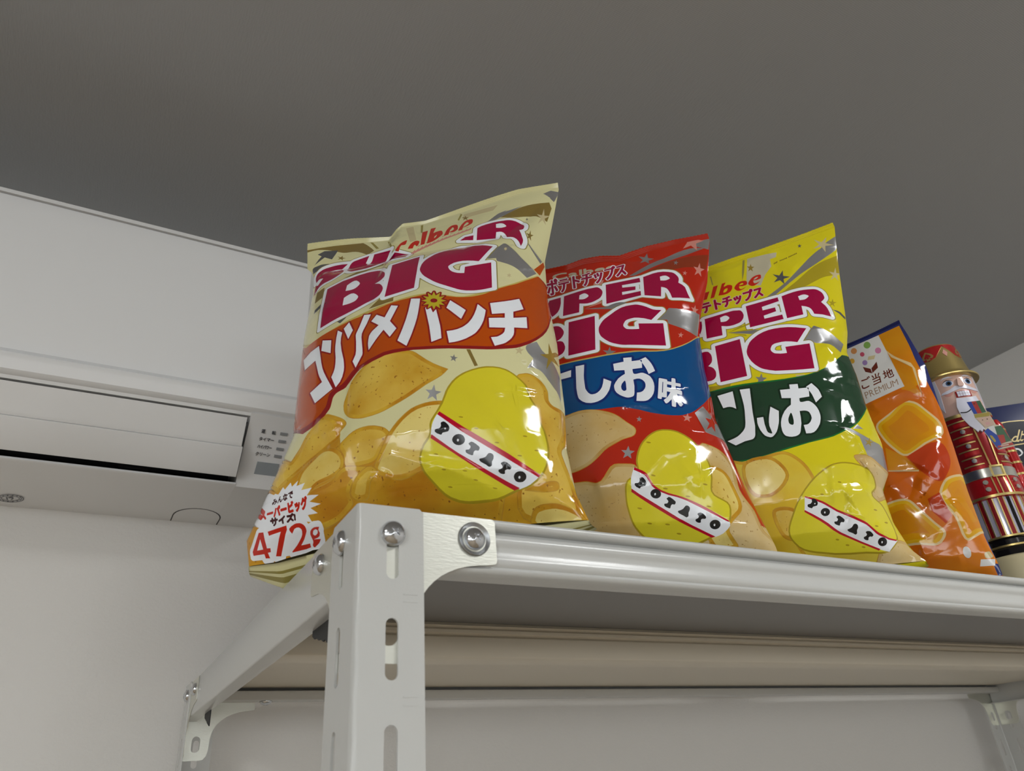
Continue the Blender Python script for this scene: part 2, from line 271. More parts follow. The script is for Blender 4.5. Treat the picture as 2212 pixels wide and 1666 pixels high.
   ('chip_dark', '-636,295 -681,308 -706,320 -721,331 -725,336 -724,341 -715,356 -694,376 -666,397 -636,416 -606,430 -576,437 -496,452 -456,466 -431,481 -391,511 -376,520 -361,525 -331,526 -311,524 -265,516 -256,511 -302,491 -331,468 -351,446 -368,421 -374,401 -373,386 -368,371 -368,366 -376,359 -396,345 -431,326 -466,312 -511,301 -556,295 -596,292'),
   ('chip_edge', '-328,434 -309,463 -281,494 -247,518 -211,531 -178,527 -154,512 -143,500 -142,487 -149,474 -176,444 -189,433 -199,417 -216,383 -227,369 -243,361 -268,359 -295,361 -316,367 -334,379 -344,393 -345,400 -339,417'),
   ('chip_rim', '-305,368 -320,375 -332,384 -339,394 -339,404 -332,419 -306,459 -279,489 -245,514 -210,526 -180,522 -165,513 -150,501 -147,489 -152,479 -195,434 -204,419 -220,387 -230,374 -245,366 -255,364 -280,364'),
   ('chip', '-298,390 -315,401 -287,446 -263,472 -233,493 -208,502 -188,500 -173,491 -193,467 -211,451 -224,431 -239,401 -247,391 -253,388 -268,387'),
   ('chip_edge', '757,349 760,356 783,367 854,391 926,414 946,420 962,422 972,416 974,395 972,380 964,368 950,359 933,352 899,344 866,340 775,346'),
   ('chip_rim', '787,350 777,351 770,355 852,385 947,415 962,416 968,410 969,395 968,385 962,374 947,363 932,357 882,346 852,346'),
   ('chip', '889,372 894,374 899,372|909,375 905,377 914,379 919,378 920,382 924,384 929,385 934,382'),
   ('chip_edge', '798,261 816,270 839,277 864,282 914,287 940,287 966,285 1017,272 1059,253 1096,229 1121,205 1099,168 1010,144 897,140 799,160 761,202 770,225 778,238 787,251'),
   ('chip_rim', '876,150 801,165 769,200 767,205 782,235 799,255 818,265 841,272 866,277 916,282 941,282 966,280 991,274 1019,265 1056,250 1091,227 1115,205 1096,174 1011,150 901,146'),
   ('chip_pale', '883,172 813,186 794,207 801,222 814,237 828,245 868,254 913,259 938,259 983,252 1008,245 1043,230 1063,219 1085,202 1083,196 1078,192 1008,173 903,169'),
   ('darkred', '-1026,2010 -829,1808 -745,1789 -670,1786 -602,1792 -536,1803 -448,1824 -363,1850 -275,1869 -185,1883 -51,1915 -1,1923 49,1928 100,1930 150,1928 208,1916 323,1874 378,1860 432,1858 481,1870 529,1891 577,1919 671,1986 729,2033 787,2088 845,2156 903,2229 963,2315 996,2298 1012,2293 1018,2277 1026,2220 1034,2109 1033,2031 1026,1965 1024,1916 1016,1833 1005,1753 989,1679 964,1608 949,1575 918,1518 878,1461 857,1437 815,1397 786,1377 755,1363 725,1354 624,1333 585,1329 467,1324 347,1324 265,1328 96,1345 21,1349 -46,1350 -112,1345 -227,1319 -270,1314 -297,1308 -325,1292 -348,1267 -388,1209 -410,1184 -426,1172 -460,1151 -475,1139 -486,1124 -493,1104 -498,1031 -503,1011 -534,960 -581,926 -643,906 -720,901 -981,1137 -1116,1158 -1125,1728'),
   ('gold_line', '-1027,2023 -833,1823 -747,1803 -673,1800 -604,1805 -539,1816 -450,1837 -365,1863 -277,1883 -187,1897 -52,1928 -3,1936 48,1941 99,1943 149,1940 207,1928 322,1886 378,1871 432,1869 481,1881 529,1902 576,1931 671,1998 729,2046 787,2101 845,2169 904,2242 964,2328 814,1954 673,1855 532,1789 390,1745 245,1720 96,1708 -63,1678 -227,1659 -405,1670 -604,1648 -876,1740'),
   ('orange', '-1026,2010 -898,1847 -858,1830 -824,1821 -791,1815 -713,1806 -621,1800 -578,1800 -495,1808 -415,1822 -289,1852 -239,1859 -147,1891 -100,1904 -39,1914 54,1920 131,1928 150,1928 179,1923 295,1882 378,1862 405,1859 432,1858 459,1860 487,1864 513,1871 540,1881 566,1894 587,1909 608,1927 671,1986 778,2076 805,2102 867,2179 931,2265 963,2315 999,2277 1010,2259 1014,2247 1018,2219 1023,2164 1026,2111 1026,2059 1019,1907 1005,1796 990,1723 981,1689 956,1623 942,1592 912,1538 893,1510 873,1486 852,1464 811,1427 782,1408 753,1395 723,1385 625,1363 586,1358 467,1354 346,1354 264,1358 52,1378 -52,1383 -122,1380 -245,1359 -292,1354 -321,1348 -351,1331 -375,1305 -417,1245 -441,1219 -458,1206 -495,1184 -512,1172 -525,1156 -532,1136 -538,1064 -543,1044 -574,1000 -620,971 -682,958 -765,970 -1002,1182 -1129,1243 -1125,1728'),
   ('orange', '935,2364 1009,2538 1014,2499 973,2337'),
   ('olive', '-943,2524 -954,2529 -963,2537 -968,2545 -972,2557 -976,2633 -971,2657 -983,2660 -991,2664 -999,2670 -1007,2681 -1023,2725 -1034,2761 -1038,2781 -1039,2801 -1036,2829 -1032,2845 -1025,2861 -1013,2877 -999,2891 -976,2905 -951,2917 -931,2922 -875,2928 -851,2928 -811,2922 -743,2904 -659,2871 -631,2885 -583,2896 -499,2929 -475,2930 -467,2936 -455,2940 -283,2944 -271,2939 -262,2933 -253,2921 -249,2909 -249,2889 -254,2877 -263,2865 -264,2853 -263,2852 -243,2858 -231,2858 -219,2853 -75,2762 -65,2749 -60,2737 -59,2721 -73,2637 -83,2621 -91,2615 -103,2609 -115,2608 -267,2610 -283,2614 -299,2625 -308,2641 -309,2657 -304,2697 -307,2699 -327,2669 -343,2649 -364,2629 -385,2613 -407,2600 -451,2582 -471,2576 -495,2573 -519,2572 -583,2581 -607,2588 -631,2601 -655,2623 -667,2637 -679,2625 -703,2596 -719,2581 -747,2561 -779,2546 -799,2540 -831,2535 -847,2535 -883,2539 -919,2522 -931,2521|841,2577 829,2581 821,2585 809,2601 793,2665 785,2686 775,2701 765,2713 729,2713 718,2717 709,2723 701,2733 697,2741 689,2777 684,2733 674,2717 661,2708 649,2705 489,2689 473,2692 453,2691 333,2711 317,2721 309,2733 305,2749 307,2765 316,2781 359,2825 369,2834 381,2838 441,2846 445,2849 446,2921 450,2937 463,2957 481,2977 501,2994 521,3006 581,3038 609,3049 657,3064 721,3077 745,3080 773,3080 793,3076 813,3070 849,3054 867,3041 883,3025 903,3001 913,2985 922,2965 927,2941 925,2909 918,2877 907,2857 892,2841 907,2765 911,2729 910,2689 902,2649 890,2605 881,2590 873,2583 861,2578'),
   ('white', '-943,2532 -951,2537 -959,2545 -964,2561 -967,2637 -962,2653 -952,2665 -955,2668 -967,2665 -979,2667 -991,2674 -999,2684 -1023,2749 -1030,2781 -1031,2801 -1029,2825 -1025,2841 -1018,2857 -1007,2872 -995,2884 -973,2897 -947,2910 -931,2914 -911,2918 -875,2920 -855,2920 -811,2914 -743,2895 -703,2880 -659,2861 -631,2876 -579,2889 -499,2921 -487,2923 -475,2920 -463,2929 -451,2933 -295,2937 -283,2936 -275,2932 -266,2925 -260,2917 -256,2905 -258,2889 -261,2881 -268,2873 -271,2865 -274,2837 -273,2833 -271,2832 -259,2845 -248,2849 -235,2850 -223,2846 -83,2758 -74,2749 -68,2737 -67,2721 -80,2641 -84,2633 -90,2625 -99,2619 -107,2617 -267,2618 -279,2621 -287,2625 -297,2637 -302,2653 -285,2757 -287,2766 -299,2733 -310,2709 -331,2677 -350,2653 -367,2637 -391,2619 -411,2607 -451,2590 -475,2584 -495,2581 -519,2580 -583,2589 -603,2595 -627,2608 -650,2629 -667,2649 -715,2595 -739,2576 -771,2558 -795,2549 -815,2545 -847,2543 -883,2547 -919,2531 -931,2529|841,2585 825,2593 816,2605 797,2677 790,2693 777,2712 765,2721 737,2720 725,2723 714,2729 708,2737 703,2749 692,2797 685,2814 683,2809 677,2737 673,2729 667,2721 657,2715 649,2713 489,2697 473,2700 461,2698 453,2699 345,2716 333,2720 324,2725 316,2737 313,2749 315,2765 323,2777 373,2827 385,2831 449,2839 453,2841 454,2921 457,2933 471,2953 489,2973 505,2987 525,3000 581,3029 605,3039 661,3057 721,3069 745,3072 769,3072 809,3063 845,3047 861,3036 877,3020 896,2997 906,2981 915,2961 919,2941 917,2905 910,2877 897,2857 883,2845 899,2765 903,2729 902,2693 898,2665 883,2609 877,2598 869,2590 861,2586 853,2584'),
   ('magenta', '-679,2831 -732,2787 -774,2806 -800,2811 -828,2811 -856,2808 -778,2778 -732,2769 -718,2760 -706,2743 -700,2728 -692,2704 -691,2686 -695,2674 -737,2624 -759,2606 -783,2592 -807,2583 -834,2579 -889,2583 -906,2577 -929,2565 -932,2635 -881,2684 -911,2704 -928,2712 -938,2713 -946,2712 -968,2701 -987,2756 -994,2788 -995,2800 -993,2821 -987,2838 -981,2847 -966,2860 -935,2876 -907,2882 -858,2884 -817,2878 -776,2868 -737,2855|-446,2897 -292,2901 -301,2892 -307,2873 -313,2817 -324,2768 -332,2747 -351,2711 -376,2678 -392,2663 -427,2639 -463,2624 -500,2616 -520,2616 -573,2624 -590,2628 -607,2638 -625,2655 -646,2682 -658,2702 -661,2713 -663,2738 -662,2776 -655,2801 -645,2821 -633,2835 -618,2843 -566,2855 -488,2887 -505,2778 -485,2758 -475,2755 -471,2758 -463,2768 -453,2790 -449,2812 -447,2838|-240,2814 -103,2728 -115,2652 -266,2654|391,2795 462,2804 460,2734 348,2752|498,2930 512,2946 528,2959 560,2978 621,3007 668,3021 728,3034 747,3036 765,3036 783,3033 812,3024 839,3008 859,2986 875,2965 880,2952 883,2938 882,2918 879,2898 871,2882 857,2874 840,2872 854,2809 867,2728 868,2711 863,2675 849,2620 836,2676 830,2694 817,2719 802,2738 786,2751 768,2757 738,2756 731,2791 722,2822 716,2833 706,2845 693,2851 679,2852 649,2846 643,2748 488,2733 490,2919|646,2972 675,2983 689,2984 702,2980 715,2970 728,2953 732,2943 731,2936 719,2925 694,2911 671,2907 648,2908'),
   ('magenta', '-966,2658 -932,2635 -926,2556 -971,2523'),
   ('olive', '-725,1867 -749,1870 -765,1878 -776,1891 -781,1907 -817,2427 -815,2439 -811,2451 -805,2459 -793,2468 -645,2512 -501,2544 -433,2562 -401,2567 -349,2568 -325,2566 -305,2560 -293,2553 -264,2515 -241,2476 -240,2503 -237,2515 -229,2528 -217,2537 7,2619 23,2623 35,2621 47,2616 55,2610 63,2599 68,2583 71,2522 91,2551 115,2581 139,2604 183,2634 215,2651 259,2668 287,2676 335,2683 371,2682 403,2677 574,2639 651,2611 661,2603 670,2591 674,2575 672,2559 586,2359 587,2358 619,2366 639,2363 651,2356 659,2347 664,2339 667,2327 675,1991 671,1975 663,1963 655,1957 627,1941 571,1915 543,1906 511,1899 479,1896 443,1896 423,1899 391,1908 363,1919 335,1934 227,2001 195,2027 166,2055 135,2089 91,2142 89,2139 89,2135 93,2031 89,2019 83,2010 75,2003 63,1997 -177,1950 -193,1951 -208,1959 -217,1969 -225,1985 -245,1975 -269,1968 -309,1969 -393,1916 -429,1899 -473,1885 -517,1876 -601,1866 -657,1863|371,2231 379,2228 380,2267 382,2279 386,2287 399,2300 422,2311 395,2311 363,2306 351,2300 337,2287 340,2275 351,2251 359,2240'),
   ('white', '-725,1875 -745,1877 -757,1882 -769,1895 -773,1907 -809,2427 -807,2439 -804,2447 -797,2455 -789,2461 -641,2504 -501,2536 -433,2554 -401,2559 -349,2560 -325,2558 -305,2551 -297,2546 -269,2508 -233,2445 -231,2451 -232,2503 -228,2515 -217,2528 11,2612 23,2615 35,2613 43,2609 51,2602 58,2591 60,2579 64,2507 64,2503 67,2500 98,2547 119,2574 141,2595 167,2615 215,2642 259,2660 291,2669 335,2675 371,2674 403,2669 571,2632 647,2604 655,2598 663,2587 666,2575 663,2559 573,2347 575,2346 615,2357 631,2357 639,2354 649,2347 655,2339 659,2327 667,1991 664,1979 655,1967 621,1947 567,1922 539,1913 495,1905 459,1903 427,1906 395,1915 371,1925 339,1941 263,1987 231,2008 203,2031 171,2061 143,2092 107,2135 83,2168 79,2167 85,2035 79,2019 73,2011 63,2005 -181,1958 -197,1961 -209,1971 -215,1983 -217,1999 -246,1983 -269,1976 -281,1975 -309,1977 -396,1923 -433,1906 -477,1892 -517,1884 -605,1873 -657,1871|382,2215 387,2215 388,2267 391,2279 395,2286 403,2293 411,2297 457,2311 456,2315 407,2320 367,2316 351,2310 330,2291 328,2287 331,2275 347,2242 359,2230|-226,2235 -225,2234 -224,2235 -225,2251 -233,2243'),
   ('magenta', '-773,2429 -744,2435 -634,2469 -491,2501 -423,2519 -400,2523 -348,2524 -335,2523 -321,2519 -300,2490 -247,2397 -240,2381 -233,2355 -230,2331 -230,2308 -234,2298 -249,2277 -259,2269 -270,2264 -283,2263 -313,2269 -264,2224 -251,2209 -232,2179 -217,2145 -211,2119 -213,2090 -223,2048 -230,2035 -240,2028 -261,2016 -277,2011 -315,2014 -345,1998 -411,1956 -447,1940 -484,1927 -523,1919 -563,1914 -629,1908 -682,1907 -737,1913|-570,2357 -553,2380 -535,2400 -516,2409 -496,2404 -475,2379 -461,2356 -454,2341 -452,2328 -454,2318 -466,2292 -479,2275 -496,2266 -517,2263 -540,2265 -564,2269|-558,2167 -539,2184 -520,2197 -501,2204 -480,2199 -459,2180 -441,2155 -432,2139 -429,2126 -430,2114 -436,2093 -444,2078 -456,2070 -483,2060 -514,2057 -548,2059|-196,2498 24,2579 49,2038 -180,1994|630,2573 528,2337 479,2348 435,2354 403,2356 361,2351 336,2343 325,2335 307,2320 299,2310 293,2299 292,2286 294,2276 302,2252 312,2231 328,2209 347,2194 369,2181 396,2175 423,2175 424,2264 623,2322 631,1994 581,1967 556,1956 531,1948 505,1942 476,1940 447,1940 408,1949 383,1959 358,1972 253,2036 225,2059 197,2085 153,2136 119,2179 103,2204 89,2232 72,2274 64,2303 62,2323 63,2362 67,2398 75,2428 85,2456 98,2482 113,2505 146,2549 165,2568 187,2584 231,2609 274,2627 296,2633 341,2639 368,2638 396,2633 481,2614 546,2601 576,2592'),
   ('pink', '-88,2752 -53,2791 -52,2750 -89,2728'),
   ('pink', '-55,2768 -20,2807 -19,2766 -56,2744'),
   ('pink', '-31,2843 -2,2844 -34,2822'),
   ('pink', '-22,2784 15,2817 16,2775 -23,2760'),
   ('pink', '13,2795 51,2828 51,2786 12,2771'),
   ('pink', '39,2867 69,2864 36,2846'),
   ('pink', '48,2804 86,2837 86,2795 47,2780'),
   ('pink', '84,2813 121,2846 122,2804 82,2789'),
   ('pink', '110,2886 141,2883 107,2865'),
   ('pink', '119,2824 156,2858 156,2816 117,2800'),
   ('pink', '154,2833 192,2868 192,2826 152,2809'),
   ('pink', '182,2906 212,2905 178,2886'),
   ('pink', '189,2844 227,2879 227,2837 187,2820'),
   ('pink', '224,2856 262,2892 261,2849 222,2832'),
   ('pink', '252,2929 282,2929 248,2909'),
   ('pink', '259,2867 297,2903 296,2861 257,2843'),
   ('pink', '294,2879 332,2916 331,2873 292,2855'),
   ('pink', '323,2953 352,2953 319,2932'),
   ('pink', '330,2892 367,2930 366,2887 327,2868'),
   ('pink', '364,2905 402,2943 401,2900 361,2881'),
   ('pink', '393,2980 423,2981 389,2959'),
   ('pink', '399,2918 438,2956 436,2913 397,2894'),
   ('red', '-208,2807 -237,2831 -238,2835 -231,2857 -218,2882 -200,2923 -185,2945 -165,2963 -150,2973 -146,2972 -143,2967 -143,2939 -146,2904 -154,2893 -164,2891 -182,2893 -187,2889 -194,2865 -199,2809 -202,2806'),
   ('red', '-92,2817 -118,2821 -122,2825 -113,2861 -104,2889 -90,2913 -73,2931 -62,2935 -48,2933 -34,2924 -26,2913 -25,2893 -31,2855 -39,2839 -44,2837 -47,2839 -58,2860 -64,2867 -70,2853 -77,2817 -80,2815'),
   ('red', '-8,2844 -11,2848 -22,3092 -18,3097 24,3105 27,3100 26,2846 22,2842'),
   ('red', '49,2840 47,2845 50,3135 55,3139 93,3141 97,3137 88,3045 89,3025 91,3017 109,3034 133,3043 147,3045 157,3039 166,3025 173,3003 179,2969 179,2949 175,2935 169,2923 147,2890 127,2869 107,2855 95,2849 73,2843 53,2839|105,2909 107,2908 113,2911 118,2915 122,2923 126,2941 127,2965 110,2937'),
   ('red', '196,2906 194,2911 196,2939 205,3017 210,3041 224,3077 232,3091 244,3103 256,3107 264,3107 274,3106 284,3102 294,3093 300,3082 307,3053 311,3003 309,2985 304,2971 297,2959 289,2951 280,2945 272,2943 254,2948 238,2958 236,2915 234,2911 200,2905|238,2971 238,2969 250,2976 262,2986 272,2999 275,3013 271,3033 264,3052 260,3056 254,3046 245,3021 241,3005'),
   ('red', '341,2948 321,2952 317,2956 328,3034 340,3078 355,3112 363,3126 375,3138 385,3144 395,3147 407,3149 419,3147 429,3140 437,3124 440,3084 437,3054 430,3040 421,3030 393,3009 369,2997 361,2994 357,2995 354,2950 351,2947|358,3006 359,3005 389,3036 401,3054 404,3068 399,3082 389,3094 385,3094 381,3091 368,3064 363,3046'),
   ('darkred', '-658,1122 -664,1128 -735,1260 -737,1268 -734,1275 -730,1279 -638,1305 -632,1308 -656,1356 -674,1396 -727,1544 -730,1549 -842,1555 -850,1558 -854,1564 -913,1720 -914,1728 -907,1736 -898,1737 -706,1717 -698,1710 -690,1684 -689,1692 -692,1740 -689,1748 -683,1752 -678,1753 -582,1696 -574,1690 -572,1684 -555,1544 -555,1536 -558,1532 -566,1528 -574,1530 -662,1603 -664,1600 -631,1484 -612,1428 -571,1340 -534,1268 -532,1268 -532,1272 -543,1300 -528,1336 -521,1360 -519,1380 -518,1416 -521,1460 -539,1540 -545,1588 -551,1676 -551,1760 -546,1769 -542,1771 -534,1771 -529,1768 -494,1733 -492,1736 -496,1748 -494,1756 -454,1811 -450,1814 -442,1815 -433,1808 -386,1700 -385,1692 -411,1604 -418,1597 -426,1596 -433,1600 -435,1604 -478,1704 -479,1700 -478,1636 -473,1596 -453,1516 -426,1420 -420,1384 -417,1352 -418,1320 -427,1276 -446,1232 -459,1212 -478,1189 -486,1187 -494,1190 -506,1182 -646,1122 -654,1121|-350,1323 -358,1329 -381,1384 -364,1444 -362,1476 -367,1552 -377,1620 -377,1644 -373,1668 -360,1724 -342,1848 -338,1855 -330,1859 -266,1836 -260,1832 -257,1824 -278,1728 -298,1656 -303,1628 -302,1592 -289,1480 -289,1456 -291,1436 -296,1420 -335,1328 -342,1323|638,1359 632,1368 611,1436 610,1448 618,1456 654,1466 674,1480 686,1494 696,1508 704,1532 702,1537 614,1524 604,1528 600,1536 596,1636 601,1644 606,1647 702,1666 705,1668 705,1684 702,1687 634,1667 626,1669 622,1672 619,1680 606,1796 607,1804 614,1811 674,1832 714,1853 754,1881 810,1930 814,1933 822,1933 829,1928 831,1924 859,1812 859,1804 854,1797 791,1736 789,1696 858,1735 866,1736 873,1732 877,1724 877,1600 870,1593 793,1564 787,1508 777,1476 754,1432 728,1400 710,1386 686,1372 650,1358 642,1358|342,1364 334,1368 331,1376 314,1484 315,1492 322,1499 362,1505 394,1517 422,1534 446,1556 462,1580 472,1600 490,1641 505,1692 521,1784 524,1788 530,1792 538,1791 542,1788 598,1724 602,1716 596,1656 587,1604 575,1556 560,1520 541,1484 526,1465 502,1440 466,1412 438,1394 410,1381 374,1370|38,1383 -33,1448 -37,1456 -23,1504 -13,1552 5,1664 16,1760 26,1908 30,1916 38,1919 110,1901 118,1897 122,1888 122,1836 121,1752 116,1660 109,1596 98,1528 88,1484 57,1388 50,1382 42,1381|214,1387 209,1396 195,1512 182,1584 144,1768 148,1776 154,1780 190,1789 198,1787 202,1783 222,1733 229,1744 234,1748 242,1748 248,1744 250,1740 291,1552 298,1500 304,1424 302,1416 294,1411 226,1385 218,1385|-254,1438 -258,1442 -261,1448 -270,1496 -271,1532 -264,1576 -254,1604 -242,1624 -205,1664 -265,1728 -267,1732 -267,1740 -230,1800 -222,1807 -214,1807 -210,1805 -158,1765 -154,1770 -124,1872 -118,1881 -114,1882 -106,1881 -54,1862 -47,1856 -45,1848 -88,1688 -33,1596 -30,1588 -33,1580 -73,1500 -82,1494 -90,1496 -95,1500 -138,1571 -142,1568 -166,1528 -188,1496 -239,1440 -246,1437|414,1600 301,1736 300,1744 322,1828 326,1836 330,1840 338,1841 346,1836 462,1712 463,1704 434,1604 426,1598 418,1598'),
   ('white', '-710,1705 -901,1725 -842,1568 -719,1562 -661,1400 -646,1364 -612,1299 -724,1267 -652,1133 -509,1195 -574,1317 -606,1381 -624,1424 -643,1482 -670,1575|-679,1740 -585,1683 -568,1541 -671,1627|-538,1759 -491,1712 -492,1655 -486,1595 -466,1511 -438,1417 -433,1381 -430,1351 -431,1322 -440,1278 -456,1240 -485,1200 -530,1301 -516,1333 -509,1357 -506,1376 -505,1417 -509,1463 -526,1542 -532,1588 -538,1677|-445,1802 -398,1694 -423,1609 -483,1749|-329,1846 -270,1824 -291,1732 -311,1661 -317,1627 -315,1589 -303,1483 -302,1454 -304,1438 -346,1335 -368,1386 -351,1442 -349,1477 -354,1554 -365,1624 -364,1645 -347,1721|-112,1869 -58,1849 -102,1686 -43,1588 -84,1507 -140,1599 -165,1553 -190,1515 -248,1450 -255,1488 -258,1514 -256,1546 -251,1574 -243,1597 -232,1616 -186,1665 -255,1736 -218,1794 -149,1741|39,1906 109,1888 109,1807 107,1723 103,1659 96,1598 81,1508 70,1469 45,1394 -24,1458 -11,1501 -5,1526 5,1577 18,1662 29,1757|157,1767 191,1776 218,1701 238,1736 278,1549 285,1497 291,1424 222,1397 202,1547|336,1828 451,1707 422,1610 313,1742|533,1779 589,1715 583,1660 575,1608 563,1562 547,1523 528,1489 518,1475 493,1450 456,1420 432,1406 407,1394 382,1385 344,1377 326,1486 366,1492 391,1501 404,1507 429,1523 441,1533 452,1544 464,1559 475,1576 494,1615 510,1662 523,1718|619,1799 681,1821 723,1843 761,1870 819,1921 846,1808 777,1741 776,1673 864,1723 865,1605 778,1573 776,1527 771,1497 759,1467 743,1440 719,1410 702,1396 684,1386 645,1370 622,1444 660,1454 671,1461 689,1477 703,1494 713,1514 719,1553 613,1537 610,1634 718,1656 719,1706 632,1680'),
   ('darkred', '216,1722 211,1728 200,1759 196,1757 180,1745 172,1744 166,1748 163,1756 166,1788 164,1790 136,1790 128,1795 126,1800 127,1808 143,1828 142,1832 115,1848 109,1856 109,1864 112,1869 116,1872 138,1876 119,1904 118,1908 118,1916 121,1920 128,1925 154,1916 155,1920 149,1944 152,1953 160,1957 168,1956 172,1952 188,1934 192,1935 197,1952 200,1959 208,1962 215,1960 222,1952 232,1921 252,1938 260,1938 264,1936 268,1932 270,1924 267,1892 296,1893 303,1888 306,1884 306,1876 288,1852 292,1848 316,1835 321,1828 321,1820 316,1815 296,1808 292,1804 310,1780 312,1772 308,1764 300,1761 276,1767 276,1764 281,1740 276,1730 268,1727 262,1728 240,1749 232,1725 224,1721'),
   ('burst', '209,1949 226,1898 257,1926 252,1877 293,1880 267,1847 308,1825 269,1815 299,1773 257,1789 268,1740 234,1777 223,1733 206,1782 176,1757 181,1803 138,1803 165,1834 121,1860 162,1867 130,1912 174,1892 162,1944 198,1903'),
   ('darkred', '243,1835 242,1825 236,1818 228,1814 218,1814 207,1818 198,1825 192,1835 189,1845 190,1854 196,1861 204,1865 214,1865 225,1861 234,1854 241,1845'),
   ('potato_rim', '297,898 321,968 329,984 339,1003 365,1040 394,1072 431,1104 451,1118 492,1142 539,1163 564,1171 588,1177 632,1181 671,1180 707,1172 725,1165 759,1144 810,1098 829,1075 836,1062 841,1047 853,982 860,968 883,931 888,918 892,901 895,844 898,827 919,774 926,743 931,708 936,655 935,617 930,566 923,534 913,501 899,468 882,441 871,427 846,403 818,382 797,371 774,362 703,341 610,307 563,297 517,291 471,289 426,289 382,292 342,299 308,310 276,324 259,335 229,361 180,415 159,440 151,456 142,484 136,513 136,527 142,560 162,607 171,620 202,657 209,670 215,698 215,732 218,748 224,767 265,836'),
   ('potato', '404,302 384,304 349,310 299,326 269,343 239,369 179,434 169,447 162,462 153,487 149,512 149,537 154,558 173,602 210,647 221,667 227,697 227,732 230,747 236,762 274,827 303,882 339,978 363,1017 389,1049 419,1078 459,1109 499,1132 544,1152 589,1164 629,1169 669,1168 704,1160 734,1146 754,1132 799,1092 819,1068 825,1057 830,1042 837,997 842,977 849,962 871,927 877,912 880,897 883,842 886,827 890,812 905,777 911,757 917,722 923,672 924,632 921,587 913,542 903,507 888,472 879,457 864,437 849,422 825,402 811,392 789,381 699,353 629,326 584,313 539,305 514,303 449,301'),
   ('potato_rim', '257,546 252,544 241,545 231,548 228,552 233,554 244,554 254,550'),
   ('potato_rim', '520,700 515,697 504,696 494,699 491,703 496,706 507,706 517,704'),
   ('potato_rim', '811,683 806,679 796,677 786,678 783,681 788,685 798,688 808,687'),
   ('potato_rim', '874,603 869,599 858,596 848,597 845,600 850,605 860,607 870,607'),
   ('potato_rim', '300,447 295,446 284,446 275,449 271,452 276,455 287,454 297,451'),
   ('potato_rim', '321,367 315,365 304,366 295,368 291,372 297,373 308,373 317,370'),
   ('potato_rim', '637,618 632,615 622,614 612,617 608,620 613,623 624,624 634,622'),
   ('potato_rim', '486,390 481,388 470,388 460,391 457,394 462,396 473,396 483,393'),
   ('potato_rim', '427,778 422,775 412,775 401,779 398,783 403,786 413,786 424,783'),
   ('potato_rim', '767,549 762,545 752,544 742,546 739,550 744,553 754,554 764,553'),
   ('potato_rim', '594,357 588,355 578,355 568,357 565,361 570,363 581,362 590,360'),
   ('potato_rim', '427,440 421,438 411,438 401,440 398,444 403,445 414,445 424,443'),
   ('potato_rim', '854,837 849,832 839,829 829,829 825,832 830,837 841,841 851,841'),
   ('white', '269,812 340,754 409,700 483,652 778,479 821,455 864,434 832,406 797,381 770,369 728,356 582,423 515,456 385,544 220,665 231,730 236,747 247,774'),
   ('crimson', '279,824 429,709 510,659 689,554 834,461 869,441 855,424 780,462 531,609 441,665 372,713 264,804'),
   ('crimson', '225,669 321,596 385,550 517,466 549,448 731,362 694,350 505,445 473,465 342,560 215,648'),
   ('black', '287,745 292,749 303,752 314,747 325,736 333,725 338,712 339,701 331,686 323,683 297,678 292,675 287,667 282,665 258,674 247,683 246,688 249,697 253,699 275,704 282,711 287,723 285,741|318,701 316,698 312,696 308,698 307,702 309,706 313,708 317,705'),
   ('black', '429,633 425,620 415,609 401,602 386,600 371,603 359,611 351,622 349,635 354,648 364,658 377,665 393,668 408,665 420,657 427,646|391,630 386,622 381,623 378,627 379,634 385,639 390,637'),
   ('black', '448,610 462,619 470,620 478,617 494,607 508,594 514,587 514,579 508,567 502,565 488,567 483,565 476,559 470,540 467,538 460,538 440,546 428,555 426,561 427,570 430,572 449,574 458,585 459,593 449,606'),
   ('black', '562,549 569,553 581,553 591,546 595,536 593,521 581,500 579,478 574,473 565,468 556,470 544,480 513,497 508,504 504,512 510,517 527,521 542,527 549,533'),
   ('black', '634,493 639,498 650,503 658,504 667,502 675,498 687,487 695,476 696,468 690,460 684,457 669,458 657,453 654,449 652,437 650,434 639,432 625,435 615,443 614,447 617,454 634,460 642,469 642,478 634,490'),
   ('black', '780,425 776,413 766,403 752,395 737,393 722,394 710,400 704,410 702,421 707,432 717,442 731,449 746,452 761,451 772,445 779,436|743,419 738,412 733,412 730,416 731,422 738,427 742,425'),
   ('white', '-916,531 -883,512 -842,547 -824,524 -778,557 -765,525 -717,552 -728,519 -662,521 -689,482 -606,475 -646,437 -559,424 -635,404 -557,381 -636,373 -592,342 -665,344 -644,306 -689,316 -674,292 -746,196 -864,180 -972,171 -1113,197 -1151,251 -1049,348 -1178,447 -1130,574 -1091,651 -926,526'),
   ('white', '-1039,154 -1051,161 -1056,167 -1059,175 -1063,178 -1127,183 -1139,188 -1149,199 -1155,231 -1153,243 -1148,251 -1075,336 -1067,343 -1059,346 -1051,347 -1007,339 -995,333 -991,333 -979,336 -831,344 -823,343 -807,334 -771,344 -739,344 -719,340 -699,331 -685,319 -675,304 -671,303 -655,308 -635,310 -599,308 -591,305 -583,299 -577,287 -577,271 -585,259 -593,227 -599,216 -613,203 -625,195 -671,178 -683,176 -699,181 -835,165 -843,165 -855,170 -862,179 -865,187 -867,203 -899,162 -911,153 -923,152 -959,155 -967,157 -975,162 -979,162 -987,155 -999,151|-848,227 -847,225 -843,227 -813,243 -827,256|-956,239 -951,238 -939,257 -943,259 -979,257 -980,255 -979,253 -963,247'),
